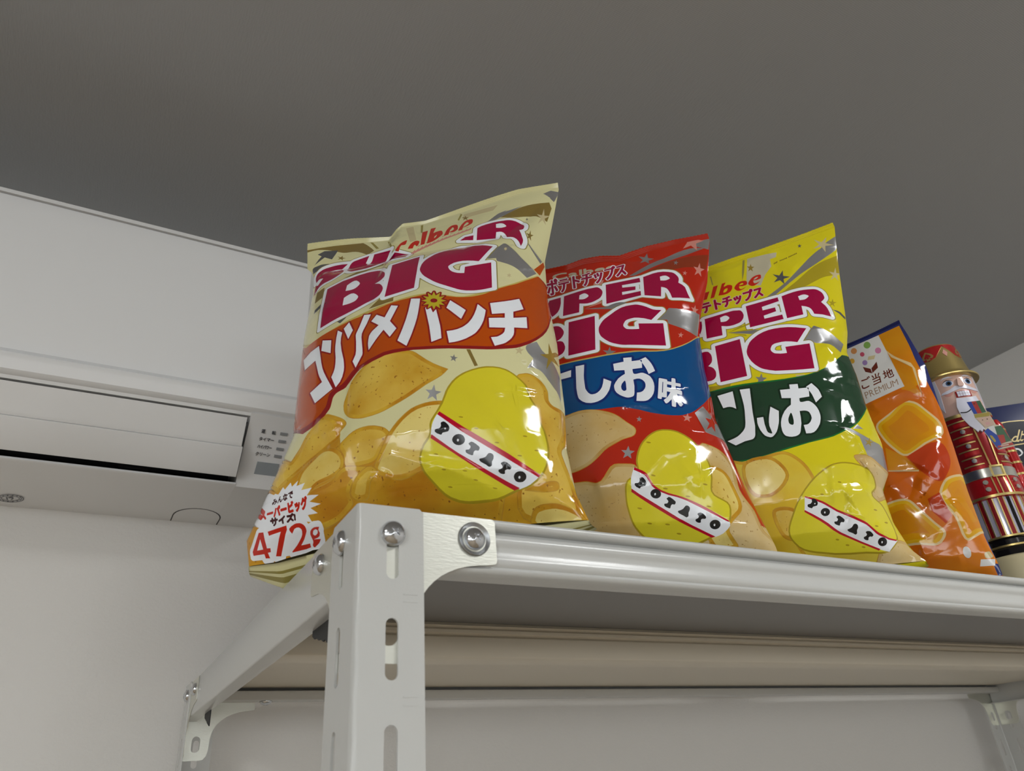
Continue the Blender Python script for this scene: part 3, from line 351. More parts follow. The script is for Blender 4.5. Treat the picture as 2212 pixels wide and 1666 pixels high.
   ('red', '-1053,319 -1013,312 -1006,227 -979,224 -983,206 -1007,206 -1000,179 -1032,182 -1036,204 -1123,211 -1127,233|-1047,283 -1037,227 -1087,231|-978,308 -831,316 -832,295 -920,180 -955,183 -879,291 -972,285|-817,295 -813,299 -799,307 -774,315 -757,317 -734,315 -720,310 -709,303 -701,294 -697,284 -699,275 -703,270 -735,242 -767,221 -703,224 -705,208 -838,193 -838,197 -794,222 -747,254 -737,264 -731,276 -731,284 -739,291 -747,295 -762,296 -779,292 -802,271 -815,286|-604,280 -615,271 -616,266 -613,257 -622,246 -635,241 -668,237 -620,234 -634,223 -643,218 -679,205 -686,207 -689,214 -688,217 -679,226 -677,232 -682,257 -679,264 -673,271 -659,278 -641,282 -623,282'),
   ('white', '-629,258 -643,252 -650,251 -656,252 -660,255 -662,259 -656,267 -650,271 -635,274 -624,270 -623,267'),
   ('maroon', '-859,449 -865,455 -867,468 -873,464 -879,450 -887,454 -867,494 -861,492 -859,490 -866,478 -861,476 -858,472 -857,459 -853,460 -847,470 -841,466 -844,458 -849,452|-823,449 -828,454 -829,462 -833,458 -839,462 -832,478 -838,480 -839,486 -837,487 -829,488 -827,496 -825,497 -819,496 -819,492 -815,491 -813,487 -809,490 -797,482 -801,475 -807,479 -808,478 -807,466 -798,458 -801,452 -803,452 -807,455 -813,448|-763,449 -773,452 -781,462 -783,472 -780,484 -793,482 -795,484 -795,490 -761,498 -757,496 -759,488 -754,478 -763,472 -765,472 -771,482 -774,474 -773,466 -771,462 -760,458 -760,452|-911,451 -916,456 -916,458 -907,463 -905,468 -913,471 -919,461 -925,458 -931,458 -936,464 -936,472 -933,475 -927,479 -919,480 -917,484 -928,486 -929,492 -927,493 -907,493 -904,490 -904,488 -909,480 -903,476 -899,482 -893,480 -893,472 -888,468 -890,462 -893,460 -897,461 -903,455|-820,458 -816,458 -817,460|-827,464 -816,470 -817,481 -822,480'),
   ('red', '-872,373 -876,375 -882,401 -888,417 -896,393 -906,376 -912,374 -917,377 -919,381 -906,403 -902,424 -898,426 -888,420 -880,425 -874,433 -870,435 -864,433 -860,429 -857,417 -861,411 -869,407 -862,379 -864,376|-792,373 -798,375 -802,381 -799,425 -796,428 -787,427 -786,423 -786,412 -773,417 -772,419 -774,425 -772,429 -759,433 -754,425 -753,419 -760,415 -763,407 -786,397 -788,387 -764,389 -760,385 -761,377 -768,374|-740,372 -744,377 -745,381 -727,395 -732,397 -740,392 -744,393 -749,409 -748,413 -742,416 -738,415 -728,420 -725,417 -722,406 -718,417 -714,418 -708,416 -706,413 -708,405 -716,388 -730,375 -736,371|-694,373 -699,379 -698,383 -682,393 -671,409 -672,410 -680,410 -690,399 -696,395 -703,401 -703,405 -693,415 -683,433 -674,431 -672,429 -672,425 -670,424 -668,425 -669,429 -668,432 -658,437 -654,437 -648,427 -648,423 -654,418 -664,394 -678,378 -690,372|-990,379 -1008,400 -1022,393 -1032,391 -1146,494 -1151,501 -1150,504 -1138,520 -1132,521 -1022,421 -1020,421 -1130,537 -1130,549 -1148,545 -1152,547 -1154,557 -1152,561 -1120,567 -1114,559 -998,441 -996,431 -1000,413 -980,387 -982,382|-858,394 -859,403 -856,408 -812,408 -807,405 -808,396 -812,393 -854,393|-940,397 -972,400 -975,403 -976,415 -972,417 -920,410 -917,405 -920,396'),
   ('maroon', '-922,326 -927,329 -929,333 -926,336 -916,341 -913,351 -922,352 -923,341 -932,341 -935,343 -936,353 -946,354 -950,357 -950,365 -946,367 -938,366 -938,373 -934,376 -926,375 -922,365 -914,364 -912,374 -902,373 -899,363 -890,363 -887,359 -888,352 -899,351 -902,339 -906,333 -918,326|-856,327 -859,329 -860,345 -878,341 -882,343 -885,349 -882,352 -856,360 -836,370 -830,365 -830,361 -846,351 -846,328|-818,327 -824,331 -824,336 -806,345 -795,353 -816,354 -819,359 -819,363 -816,366 -788,365 -784,369 -772,372 -764,364 -758,365 -754,363 -753,355 -756,341 -754,337 -758,331 -764,331 -770,335 -766,343 -768,358 -776,356 -784,347 -772,337 -771,333 -773,331 -780,329 -794,339 -810,329'),
  ]),
 'salt': dict(O=(0.243, 0.121, 0.001), yaw=40, lean=4.3, depth=0.05,
  left=[(-0.03, -0.1522), (0.0194, -0.1453), (0.0606, -0.1334), (0.0984, -0.1251), (0.1345, -0.1173), (0.1551, -0.1171), (0.1841, -0.1152), (0.2193, -0.1154), (0.2397, -0.1185), (0.2812, -0.131), (0.3325, -0.1402)],
  right=[(-0.03, 0.1244), (0.0194, 0.1204), (0.0606, 0.111), (0.0984, 0.1049), (0.1345, 0.0992), (0.1551, 0.1002), (0.1841, 0.1), (0.2193, 0.1023), (0.2397, 0.1066), (0.2812, 0.1215), (0.3325, 0.1338)],
  top=[(0, 0.3272), (0.4808, 0.3272), (0.5422, 0.3306), (0.6106, 0.3298), (0.6782, 0.3254), (0.78, 0.3321), (0.8816, 0.3351), (1, 0.3361)],
  bottom=[(0, 0.012), (1, 0.012)],
  creases=[('1047,2318 970,2014 906,1862 830,1679 803,1529 729,1495 688,1489 496,1459', 2.4, 6), ('176,1318 342,1318 452,1305 588,1210 760,1074 1046,1090', 2.6, 5), ('889,1370 951,1266 1048,1098', 2, 5), ('282,664 494,864 757,913', 1.8, 4), ('609,664 892,781 674,553', 1.5, 4), ('-60,647 94,669 278,640', 1.6, 4), ('891,356 897,232', 1.5, 5), ('-264,3150 66,3164 510,3237', -3, 7), ('518,3234 869,3171 1257,3230', -2, 6), ('479,2579 764,2505 1056,2497', 2, 8), ],
  print=[
   ('chip_salt', '-2000,-50 2000,-50 2000,300 -2000,500'),
   ('rust', '633,2947 720,3006 765,3033 809,3058 855,3080 936,3110 1019,3131 1060,3138 1106,3142 1152,3143 1244,3140 1291,3143 1226,2948 1187,2953 1110,2971 1071,2978 1032,2982 1006,2980 898,2964 804,2954 663,2944'),
   ('silver', '503,2971 647,3064 720,3107 795,3146 870,3177 1002,3229 1069,3249 1135,3258 1198,3251 1265,3229 1072,3172 973,3138 873,3101 773,3060 556,2959'),
   ('silver', '1116,3320 1215,3339 1344,3351 1304,3210 1222,3253'),
   ('pink', '1211,3460 1206,3370 1284,3335 1202,3311 1196,3215 1151,3296 1069,3271 1124,3349 1077,3426 1157,3391'),
   ('pink', '1186,3032 1178,2962 1216,2954 1173,2919 1166,2852 1147,2899 1105,2866 1136,2930 1118,2983 1155,2969'),
   ('pink', '1032,2935 1029,2908 1046,2903 1028,2892 1026,2865 1017,2885 999,2874 1012,2898 1003,2918 1019,2912'),
   ('pink', '1045,2506 1042,2468 1069,2474 1040,2445 1037,2409 1022,2428 993,2401 1013,2441 999,2465 1025,2466'),
   ('pink', '855,2142 853,2117 871,2118 852,2101 850,2076 840,2091 820,2075 833,2101 823,2117 841,2117'),
   ('pink', '847,2391 845,2373 858,2371 844,2361 843,2343 836,2355 822,2345 831,2363 824,2375 837,2374'),
   ('silver', '721,3294 720,3226 772,3198 719,3185 717,3118 686,3178 633,3166 667,3215 635,3278 688,3245'),
   ('silver', '976,3106 974,3076 990,3068 972,3058 970,3029 961,3052 944,3042 956,3067 947,3090 964,3081'),
   ('silver', '221,1974 225,1923 267,1913 228,1892 232,1843 204,1880 165,1859 187,1902 158,1939 200,1929'),
   ('pink', '162,2940 260,2971 236,2875 149,2871'),
   ('pale', '-182,3151 -206,3158 -222,3166 -234,3180 -238,3192 -234,3208 -222,3223 -202,3234 -178,3240 -138,3242 -93,3236 -91,3232 -91,3220 -94,3215 -138,3222 -170,3220 -183,3216 -194,3211 -201,3204 -204,3196 -203,3188 -194,3179 -182,3174 -166,3171 -130,3172 -94,3181 -89,3176 -91,3160 -110,3154 -134,3150 -150,3149|-58,3151 -68,3156 -74,3161 -77,3168 -74,3176 -66,3182 -58,3185 -27,3192 -46,3194 -70,3187 -72,3188 -75,3192 -74,3205 -70,3208 -58,3212 -42,3214 -26,3212 -6,3206 2,3200 4,3196 5,3168 6,3166 14,3168 19,3164 18,3155 14,3152 2,3149 -14,3150 -22,3153 -42,3150|34,3149 31,3152 31,3156 34,3232 38,3235 58,3234 63,3232 64,3228 61,3152 58,3148 54,3148|78,3150 74,3152 73,3156 77,3228 78,3232 102,3234 106,3232 106,3207 126,3210 146,3208 154,3206 166,3200 173,3192 174,3184 171,3172 162,3162 150,3155 134,3151 114,3148|222,3156 205,3160 194,3166 190,3172 187,3184 190,3193 198,3202 210,3209 222,3212 242,3214 266,3212 276,3208 281,3204 285,3196 286,3188 283,3180 282,3168 278,3164 254,3157|-43,3168 -30,3168 -25,3172 -26,3174 -30,3174 -38,3172|106,3168 118,3168 134,3171 142,3177 143,3184 138,3189 130,3191 118,3191 107,3188 104,3184 104,3172|326,3168 318,3169 306,3175 300,3184 298,3192 301,3200 312,3212 334,3222 366,3226 382,3223 390,3219 396,3212 398,3200 395,3196 394,3184 390,3178 358,3169|226,3176 234,3174 254,3176 250,3179|251,3180 254,3176 268,3180|334,3188 346,3186 360,3188 350,3189'),
   ('white', '-260,2855 -269,2859 -274,2865 -278,2894 -287,2896 -293,2900 -305,2922 -306,2928 -297,2964 -287,3021 -279,3030 -265,3033 -266,3039 -293,3035 -299,3037 -305,3042 -308,3051 -309,3078 -306,3090 -296,3097 -269,3099 -270,3138 -268,3147 -263,3152 -257,3155 -239,3156 -227,3176 -215,3183 -206,3183 -195,3177 -188,3168 -179,3144 -175,3150 -167,3153 -155,3153 -110,3157 -98,3160 -89,3159 -82,3153 -79,3144 -79,3114 -86,3104 -95,3101 -164,3094 -175,3099 -182,3111 -186,3099 -182,3072 -83,3084 -72,3081 -66,3072 -65,3039 -68,3030 -77,3024 -104,3021 -105,2979 -109,2943 -120,2904 -131,2879 -137,2872 -143,2870 -155,2872 -161,2879 -172,2901 -170,2910 -157,2937 -152,2958 -149,2985 -148,3015 -173,3012 -182,3013 -188,3018 -191,3024 -192,3045 -194,3047 -218,3044 -222,3042 -221,3037 -209,3037 -203,3033 -199,3027 -184,2976 -176,2937 -186,2916 -192,2910 -203,2908 -209,2910 -216,2916 -217,2913 -218,2880 -221,2871 -227,2862 -239,2856|-38,2891 -46,2898 -49,2907 -53,3156 -52,3162 -47,3168 -38,3173 -23,3173 -16,3171 -10,3165 -7,3156 -7,3084 34,3042 35,3045 36,3066 40,3075 49,3079 76,3081 79,3084 79,3099 61,3097 55,3099 49,3105 47,3111 44,3135 46,3144 55,3151 73,3153 94,3159 124,3179 133,3180 142,3174 152,3144 148,3133 123,3114 124,3088 145,3092 151,3091 157,3088 159,3090 162,3102 172,3114 178,3117 187,3119 199,3132 208,3136 219,3135 229,3126 238,3132 247,3132 266,3120 269,3111 265,3075 258,3036 249,3000 241,2976 227,2946 217,2930 205,2915 193,2912 184,2917 180,2922 172,2940 171,2949 173,2955 184,2968 196,2988 210,3024 208,3027 193,3012 184,3010 178,3012 170,3021 166,3047 163,3050 160,3042 154,3035 122,3030 117,2982 111,2955 102,2928 88,2902 79,2898 67,2901 55,2919 51,2928 53,2937 63,2955 69,2970 74,2991 78,3021 76,3024 52,3020 43,3023 38,2994 34,2987 28,2983 19,2982 13,2985 -5,3005 -4,2904 -8,2896 -14,2892 -32,2890|292,2951 286,2955 283,2960 276,2979 275,2988 277,2994 300,3021 315,3051 326,3087 334,3129 334,3132 286,3122 280,3122 274,3126 269,3132 268,3138 269,3165 273,3174 283,3179 295,3180 340,3188 345,3207 350,3219 358,3227 370,3232 382,3230 388,3226 394,3219 400,3205 469,3214 481,3211 491,3195 493,3186 469,3102 480,3078 497,3030 496,3021 485,3000 478,2994 472,2993 466,2994 460,2998 456,3003 445,3037 442,3041 423,3006 409,2986 403,2982 394,2982 387,2985 382,2991 374,3012 375,3021 397,3054 415,3090 428,3120 439,3153 436,3154 421,3152 406,3148 391,3153 380,3141 367,3069 360,3045 345,3006 326,2973 311,2955 301,2950'),
   ('magenta', '-259,2865 -262,2866 -265,2872 -267,2899 -262,2905 -253,2903 -250,2905 -253,2983 -256,2998 -266,2944 -274,2908 -277,2905 -283,2905 -294,2920 -296,2926 -288,2959 -277,3019 -274,3021 -268,3021 -256,3007 -255,3010 -256,3049 -289,3045 -295,3046 -298,3052 -299,3082 -298,3085 -292,3087 -283,3087 -258,3091 -260,3139 -259,3142 -253,3145 -241,3146 -236,3142 -234,3094 -232,3092 -218,3094 -226,3109 -229,3121 -229,3142 -224,3163 -220,3169 -211,3174 -202,3170 -199,3166 -191,3145 -191,3121 -193,3109 -199,3097 -194,3091 -194,3061 -199,3056 -233,3052 -231,3016 -229,3010 -221,3025 -217,3028 -212,3028 -209,3025 -194,2974 -186,2938 -196,2919 -202,2918 -206,2920 -229,3007 -231,3001 -227,2899 -228,2881 -230,2875 -235,2868 -244,2865|-148,2880 -153,2884 -162,2902 -148,2932 -142,2956 -139,2986 -138,3025 -139,3027 -175,3022 -178,3023 -182,3028 -183,3058 -181,3061 -175,3063 -166,3062 -79,3073 -75,3067 -75,3037 -79,3034 -112,3030 -114,3028 -116,2977 -122,2932 -135,2893 -142,2881|-34,2900 -37,2902 -39,2908 -43,3157 -37,3163 -25,3163 -19,3161 -17,3157 -17,3079 20,3043 30,3031 32,3025 28,2998 26,2994 20,2992 -16,3031 -14,2908 -16,2903 -19,2901|74,2909 62,2926 61,2932 72,2950 79,2968 84,2989 89,3034 86,3035 50,3031 45,3037 45,3064 50,3069 62,3069 89,3073 89,3109 89,3111 65,3107 59,3109 56,3115 54,3136 59,3142 74,3143 98,3150 114,3160 125,3169 131,3170 136,3166 141,3148 141,3142 131,3133 113,3121 113,3078 116,3076 149,3082 153,3076 153,3049 149,3044 113,3038 108,2986 101,2956 93,2932 83,2911 80,2909|194,2922 188,2929 182,2944 182,2950 198,2971 213,3001 227,3052 236,3118 239,3122 245,3123 257,3115 259,3109 252,3058 244,3019 232,2983 217,2950 201,2926|296,2960 292,2965 285,2986 308,3016 325,3049 336,3085 346,3142 344,3144 284,3132 281,3133 278,3139 279,3166 284,3169 296,3170 350,3180 353,3202 359,3213 368,3221 377,3221 383,3217 388,3208 390,3196 389,3178 383,3160 371,3148 362,3094 352,3052 337,3013 326,2992 304,2962 299,2959|398,2991 391,2995 384,3016 405,3049 425,3088 443,3130 452,3166 419,3162 407,3158 402,3160 399,3166 400,3193 407,3196 473,3204 478,3199 483,3187 459,3100 477,3058 487,3025 476,3004 470,3003 467,3005 446,3063 443,3066 413,3010 403,2995|182,3021 179,3025 169,3091 171,3097 179,3106 185,3109 190,3106 191,3103 201,3037 200,3033 190,3022 185,3020|212,3043 206,3045 204,3049 196,3112 197,3115 206,3124 212,3127 217,3124 218,3121 226,3058 225,3055|-166,3104 -170,3109 -171,3136 -169,3141 -166,3143 -154,3143 -109,3147 -97,3150 -91,3148 -90,3145 -89,3118 -93,3112'),
   ('olive', '-177,2453 -189,2461 -196,2469 -201,2480 -203,2493 -205,2496 -237,2471 -253,2465 -273,2467 -285,2473 -293,2480 -302,2497 -351,2653 -353,2665 -352,2677 -320,2797 -317,2805 -309,2815 -293,2826 -173,2840 -161,2840 -121,2853 -89,2860 19,2880 91,2897 151,2905 175,2906 199,2902 211,2897 227,2886 232,2901 239,2912 251,2921 263,2925 591,2949 611,2949 719,2983 775,2993 835,2992 883,2979 923,2962 939,2952 955,2936 967,2918 977,2901 986,2877 993,2849 995,2821 988,2781 1015,2746 1024,2729 1031,2709 1036,2681 1040,2629 1053,2569 1052,2553 1047,2541 1036,2529 1023,2522 847,2499 831,2500 815,2509 803,2525 800,2537 795,2583 791,2557 783,2541 769,2529 751,2523 735,2525 591,2566 579,2571 255,2528 243,2528 231,2531 222,2537 214,2545 207,2557 205,2573 208,2625 207,2627 163,2598 135,2586 95,2577 75,2575 45,2577 35,2493 27,2476 11,2464 -5,2460 -157,2449'),
   ('white', '-173,2460 -185,2468 -191,2477 -195,2489 -194,2513 -197,2515 -237,2480 -253,2473 -265,2473 -277,2477 -286,2485 -293,2497 -343,2657 -345,2669 -312,2797 -304,2809 -289,2818 -169,2832 -157,2831 -145,2837 -85,2853 23,2873 95,2890 155,2897 179,2898 203,2892 211,2887 231,2870 234,2873 236,2889 241,2901 251,2911 263,2917 595,2942 611,2940 719,2975 775,2985 831,2984 883,2970 919,2955 935,2945 950,2929 970,2897 979,2873 985,2845 987,2821 979,2777 995,2760 1006,2745 1019,2721 1024,2701 1033,2625 1045,2569 1044,2557 1040,2545 1033,2537 1023,2530 1011,2528 847,2507 835,2508 827,2511 815,2520 809,2533 802,2601 795,2635 781,2553 771,2540 755,2532 739,2532 579,2579 255,2536 243,2536 235,2538 225,2545 218,2553 214,2561 213,2573 218,2641 215,2645 175,2615 155,2603 135,2595 115,2589 79,2584 59,2584 39,2587 37,2585 36,2581 27,2493 19,2479 7,2471 -5,2468 -157,2457|571,2725 576,2725 578,2729 583,2798 575,2797 578,2781'),
   ('magenta', '-278,2784 -167,2796 -169,2699 -176,2653 -187,2607 -203,2568 -213,2553 -235,2529 -259,2509 -309,2667|-135,2803 -79,2817 29,2838 101,2854 174,2862 189,2859 202,2848 210,2837 224,2809 229,2793 231,2778 231,2763 228,2747 219,2715 204,2686 193,2673 180,2662 140,2636 109,2624 77,2619 48,2622 5,2636 -7,2504 -159,2493|13,2768 39,2782 51,2786 62,2786 73,2781 91,2758 97,2740 95,2731 83,2715 67,2702 56,2696 44,2694 32,2695 5,2703|271,2882 596,2906 595,2834 421,2835 420,2793 542,2782 535,2725 409,2723 407,2677 579,2688 573,2614 249,2571|630,2909 729,2940 778,2949 825,2949 871,2937 902,2924 911,2917 920,2909 929,2896 945,2861 950,2842 951,2822 947,2800 937,2766 968,2736 984,2711 989,2695 997,2620 1009,2564 843,2543 838,2609 829,2652 821,2678 815,2688 800,2703 771,2716 748,2567 604,2608|784,2875 811,2883 824,2884 835,2883 846,2877 859,2862 869,2844 870,2836 867,2831 856,2822 831,2810 818,2809 805,2810 779,2816'),
   ('silver', '793,2416 1069,2429 1000,2163 970,2161 941,2167 884,2185 759,2232 756,2277 671,2278'),
   ('silver', '41,2539 235,2523 303,2557 337,2568 370,2571 402,2561 425,2548 437,2540 441,2525 421,2514 283,2484'),
   ('pink', '49,2543 214,2629 207,2592'),
   ('gold_line', '-301,1849 -66,1872 293,1896 421,1901 546,1902 608,1905 671,1916 736,1937 767,1952 831,1988 863,2012 896,2040 924,2068 952,2101 981,2138 1041,2228 1018,2068 797,1914 601,1857 411,1829 252,1812 93,1802 -68,1803 -230,1807'),
   ('blue', '-301,1835 -181,1849 -95,1856 292,1881 419,1886 544,1888 606,1892 669,1903 733,1925 765,1940 829,1976 861,1999 893,2027 921,2055 949,2087 978,2124 1038,2214 1050,2105 1055,2033 1057,1934 1056,1885 1054,1837 1047,1750 1022,1594 1003,1574 973,1506 925,1431 902,1400 846,1333 817,1302 788,1275 760,1254 732,1238 704,1226 675,1217 620,1207 594,1207 543,1215 462,1236 368,1268 241,1306 209,1313 176,1318 76,1316 -32,1325 -58,1326 -91,1324 -337,1289 -318,1548'),
   ('olive', '-158,1897 -174,1909 -186,1928 -210,1915 -222,1911 -294,1907 -306,1910 -318,1917 -326,1926 -332,1938 -334,1954 -316,2366 -314,2378 -310,2386 -304,2394 -294,2402 -278,2408 -254,2408 -230,2407 -210,2403 -179,2390 -158,2371 -155,2398 -151,2410 -140,2422 -126,2430 130,2461 142,2459 152,2454 162,2446 168,2438 173,2422 171,2382 174,2379 202,2406 286,2479 310,2498 335,2514 362,2526 390,2535 434,2543 462,2543 494,2540 518,2534 542,2526 566,2514 606,2492 663,2450 674,2445 690,2441 738,2435 754,2426 763,2414 768,2402 768,2390 766,2378 762,2370 683,2282 686,2279 718,2277 734,2272 743,2266 750,2258 754,2250 757,2238 739,1958 735,1946 730,1938 716,1926 702,1921 646,1918 538,1918 486,1921 378,1932 346,1936 318,1942 286,1953 262,1963 238,1975 214,1990 190,2010 170,2031 150,2057 147,2050 139,1950 132,1934 118,1921 102,1916 -138,1894|437,2218 450,2215 454,2218 456,2250 462,2262 468,2270 466,2272 446,2271 426,2266 421,2262 416,2254 409,2238 415,2226 418,2223'),
   ('white', '-154,1904 -164,1910 -171,1918 -176,1930 -178,1943 -198,1930 -218,1920 -290,1915 -302,1917 -311,1922 -319,1930 -325,1942 -326,1954 -308,2366 -303,2382 -298,2389 -290,2395 -278,2400 -254,2400 -230,2399 -206,2394 -182,2382 -162,2363 -154,2350 -151,2354 -148,2394 -146,2402 -138,2414 -126,2422 -114,2424 134,2452 146,2448 154,2442 161,2434 164,2426 165,2414 161,2358 162,2352 186,2381 209,2402 294,2475 338,2507 366,2519 390,2527 418,2533 462,2535 494,2532 514,2527 538,2519 562,2508 601,2486 648,2450 666,2439 690,2433 734,2428 746,2422 756,2410 759,2402 760,2390 755,2374 665,2274 670,2271 714,2270 726,2267 734,2263 742,2255 747,2246 749,2238 731,1962 726,1946 714,1934 698,1929 646,1926 538,1926 486,1929 378,1940 350,1944 318,1950 266,1970 242,1982 218,1997 197,2014 178,2034 162,2054 142,2083 132,1954 125,1938 114,1928 98,1923 -138,1902|457,2206 462,2210 464,2246 468,2258 478,2268 499,2278 470,2282 434,2277 418,2271 411,2262 403,2246 401,2238 410,2218 418,2214'),
   ('magenta', '-272,2364 -235,2364 -218,2360 -203,2353 -190,2340 -182,2328 -169,2297 -164,2280 -163,2264 -164,2251 -167,2238 -177,2213 -191,2190 -200,2180 -233,2155 -208,2152 -197,2149 -187,2143 -179,2135 -169,2110 -162,2065 -165,2035 -174,2006 -187,1984 -196,1975 -228,1955 -290,1951|-112,2388 129,2417 96,1959 -141,1938|724,2394 617,2274 555,2300 505,2314 471,2318 440,2314 410,2308 397,2301 386,2289 370,2259 365,2237 366,2229 373,2211 382,2196 389,2188 399,2183 429,2175 442,2172 469,2169 496,2170 499,2239 714,2234 695,1965 643,1962 540,1962 489,1965 383,1976 355,1979 328,1985 302,1994 261,2013 240,2026 221,2041 191,2076 166,2114 156,2136 150,2160 146,2187 146,2214 150,2246 155,2263 170,2296 194,2335 213,2357 316,2446 357,2476 379,2486 421,2497 463,2500 484,2497 504,2493 524,2486 563,2467 596,2446 639,2413 654,2405 681,2398'),
   ('silver', '810,1274 894,1376 926,1333 990,1236 1012,1229 1048,1098 859,1079'),
   ('red2', '982,1376 964,1268 1020,1309 956,1214 945,1123 925,1175 873,1116 913,1203 889,1251 936,1257'),
   ('silver', '244,956 249,915 285,906 251,886 251,846 226,874 190,858 209,895 185,926 223,920'),
   ('silver', '365,1213 367,1193 383,1190 367,1180 368,1160 357,1174 341,1165 350,1183 340,1197 356,1195'),
   ('pink', '750,1256 751,1222 780,1224 751,1199 751,1165 733,1184 704,1163 721,1197 704,1219 732,1221'),
   ('chip_edge', '-296,1280 -152,1319 -106,1327 -72,1328 -38,1327 -5,1324 29,1318 85,1302 132,1283 154,1271 175,1258 210,1227 257,1174 308,1125 320,1107 323,1086 317,1065 316,1060 301,1041 279,1030 227,1018 202,1010 92,959 58,938 -4,885 -31,864 -59,845 -89,829 -119,816 -159,804 -220,793 -262,792 -326,798 -310,1026'),
   ('chip_salt_rim', '-316,802 -321,807 -305,1027 -291,1272 -287,1277 -151,1314 -106,1322 -71,1323 -36,1322 24,1314 59,1305 104,1290 129,1279 152,1267 174,1253 204,1226 254,1170 304,1123 314,1107 317,1087 316,1077 311,1062 299,1046 279,1035 224,1022 199,1014 129,982 89,962 54,940 -6,889 -36,867 -61,850 -91,834 -141,814 -201,800 -236,797 -261,797'),
   ('chip_salt', '-294,823 -296,829 -282,1024 -269,1254 -266,1259 -149,1291 -104,1299 -69,1300 -9,1296 21,1291 56,1282 96,1268 121,1257 161,1234 191,1207 237,1154 285,1109 292,1099 294,1089 293,1079 291,1073 281,1062 266,1055 221,1045 191,1035 81,984 41,959 -19,909 -49,885 -74,869 -103,854 -149,836 -204,823 -244,820'),
   ('chip_edge', '-431,748 -340,734 -249,723 -204,719 -127,716 -108,713 -92,708 -46,688 -31,685 0,697 27,728 54,766 82,800 115,818 146,819 210,810 243,804 257,799 270,792 286,766 289,729 272,602 265,515 253,429 237,348 198,206 59,217 -220,244 -504,274 -474,414 -451,573'),
   ('chip_salt_rim', '136,216 -219,249 -494,278 -497,281 -469,416 -446,571 -427,736 -426,741 -424,742 -339,729 -249,718 -204,714 -124,710 -94,703 -49,684 -29,681 1,692 6,696 31,725 57,761 86,796 116,813 131,814 156,813 221,803 251,796 266,788 280,766 283,726 267,606 260,511 248,431 233,351 195,216 191,212'),
   ('chip_salt', '153,238 -217,272 -467,298 -469,303 -446,413 -423,568 -407,714 -402,715 -252,695 -207,691 -127,687 -102,681 -52,660 -27,658 8,670 18,676 48,709 76,748 98,776 123,791 143,791 173,788 223,779 248,772 258,758 260,728 248,643 237,518 225,433 209,353 178,240 173,236'),
   ('chip_edge', '811,981 833,981 887,972 913,964 937,955 961,939 983,919 1001,894 1017,866 1028,836 1034,797 1025,660 1028,622 1040,587 1056,556 1092,497 1107,464 1115,430 1127,359 1135,326 1147,298 1317,153 1337,127 1293,87 1156,68 982,76 825,115 732,168 719,205 719,254 743,430 743,546 736,685 736,827 756,936'),
   ('chip_salt_rim', '1044,78 984,81 829,119 739,170 736,173 725,203 724,253 748,433 748,548 741,688 742,828 762,933 814,976 834,976 884,967 914,959 934,950 959,934 976,918 999,889 1012,863 1022,838 1028,798 1020,663 1024,618 1036,583 1051,553 1088,493 1102,463 1110,428 1122,358 1131,323 1145,293 1309,153 1330,128 1326,123 1289,92 1159,74'),
   ('chip_salt', '1066,100 986,104 836,141 758,185 754,190 747,210 747,255 771,430 771,545 764,685 764,825 782,920 821,953 851,950 881,944 922,930 945,915 961,901 980,875 991,855 1000,830 1005,795 997,660 1001,615 1014,575 1032,540 1066,485 1080,455 1088,425 1100,350 1109,315 1126,280 1299,130 1281,114 1156,97'),
   ('chip_edge', '836,781 853,782 873,779 912,769 928,761 950,741 966,714 977,681 1010,545 1015,509 1014,474 1003,441 990,422 974,405 922,357 893,323 880,301 881,276 895,249 927,202 927,186 909,176 879,169 843,167 807,167 779,171 738,194 714,239 703,300 701,365 704,431 713,504 728,591 752,678 788,749'),
   ('chip_rim', '781,176 744,197 719,242 708,302 706,362 710,432 717,502 733,592 757,677 791,744 836,775 851,777 871,775 896,769 926,757 946,739 961,712 973,677 1004,547 1010,512 1009,477 1000,447 987,427 971,409 916,357 890,327 875,302 876,277 877,272 890,247 921,202 922,192 921,189 906,180 876,174 841,172 806,173'),
   ('chip_pale', '788,198 763,212 758,217 741,249 731,304 729,369 732,429 740,499 755,584 778,665 808,726 813,732 843,752 853,754 868,752 888,747 913,737 928,724 939,704 950,674 983,539 987,509 986,479 978,454 968,439 900,374 870,339 860,324 853,309 852,299 854,269 872,234 892,204 888,200 878,198 843,195 808,196'),
   ('potato_rim', '274,715 282,735 284,758 281,809 284,833 293,865 304,897 318,928 335,958 355,985 397,1029 422,1049 447,1066 473,1078 495,1084 519,1088 542,1088 587,1084 613,1077 638,1067 661,1054 684,1039 727,1005 747,985 766,963 783,939 797,914 818,864 832,810 836,781 836,739 830,673 810,590 810,572 823,548 850,531 882,516 909,499 923,474 924,443 918,410 907,372 890,333 878,316 865,301 848,289 828,279 677,227 633,215 589,206 546,203 492,203 436,208 381,219 331,236 287,258 245,289 226,307 210,326 196,345 185,365 177,388 171,414 163,466 159,510 160,540 165,595 171,623 181,650 197,673 211,683 262,705'),
   ('potato', '492,215 437,220 387,230 337,246 289,271 256,296 235,316 207,351 196,371 188,396 179,441 172,496 171,526 174,566 178,596 183,621 193,646 203,661 217,673 267,694 285,711 294,736 295,761 294,811 296,831 304,861 315,891 328,921 345,951 363,976 407,1022 431,1041 457,1057 477,1067 497,1072 522,1076 562,1075 587,1071 612,1064 637,1054 677,1029 717,998 740,976 757,955 785,911 799,881 814,836 821,806 825,761 823,721 818,676 799,596 798,571 812,543 817,538 842,522 877,505 899,491 911,471 912,446 902,396 888,356 880,341 867,322 857,311 842,300 822,290 717,253 632,227 587,218 547,215'),
   ('potato_rim', '419,970 412,966 399,966 386,971 382,977 389,981 403,980 415,976'),
   ('potato_rim', '410,694 404,690 391,691 378,696 375,702 381,705 394,704 406,699'),
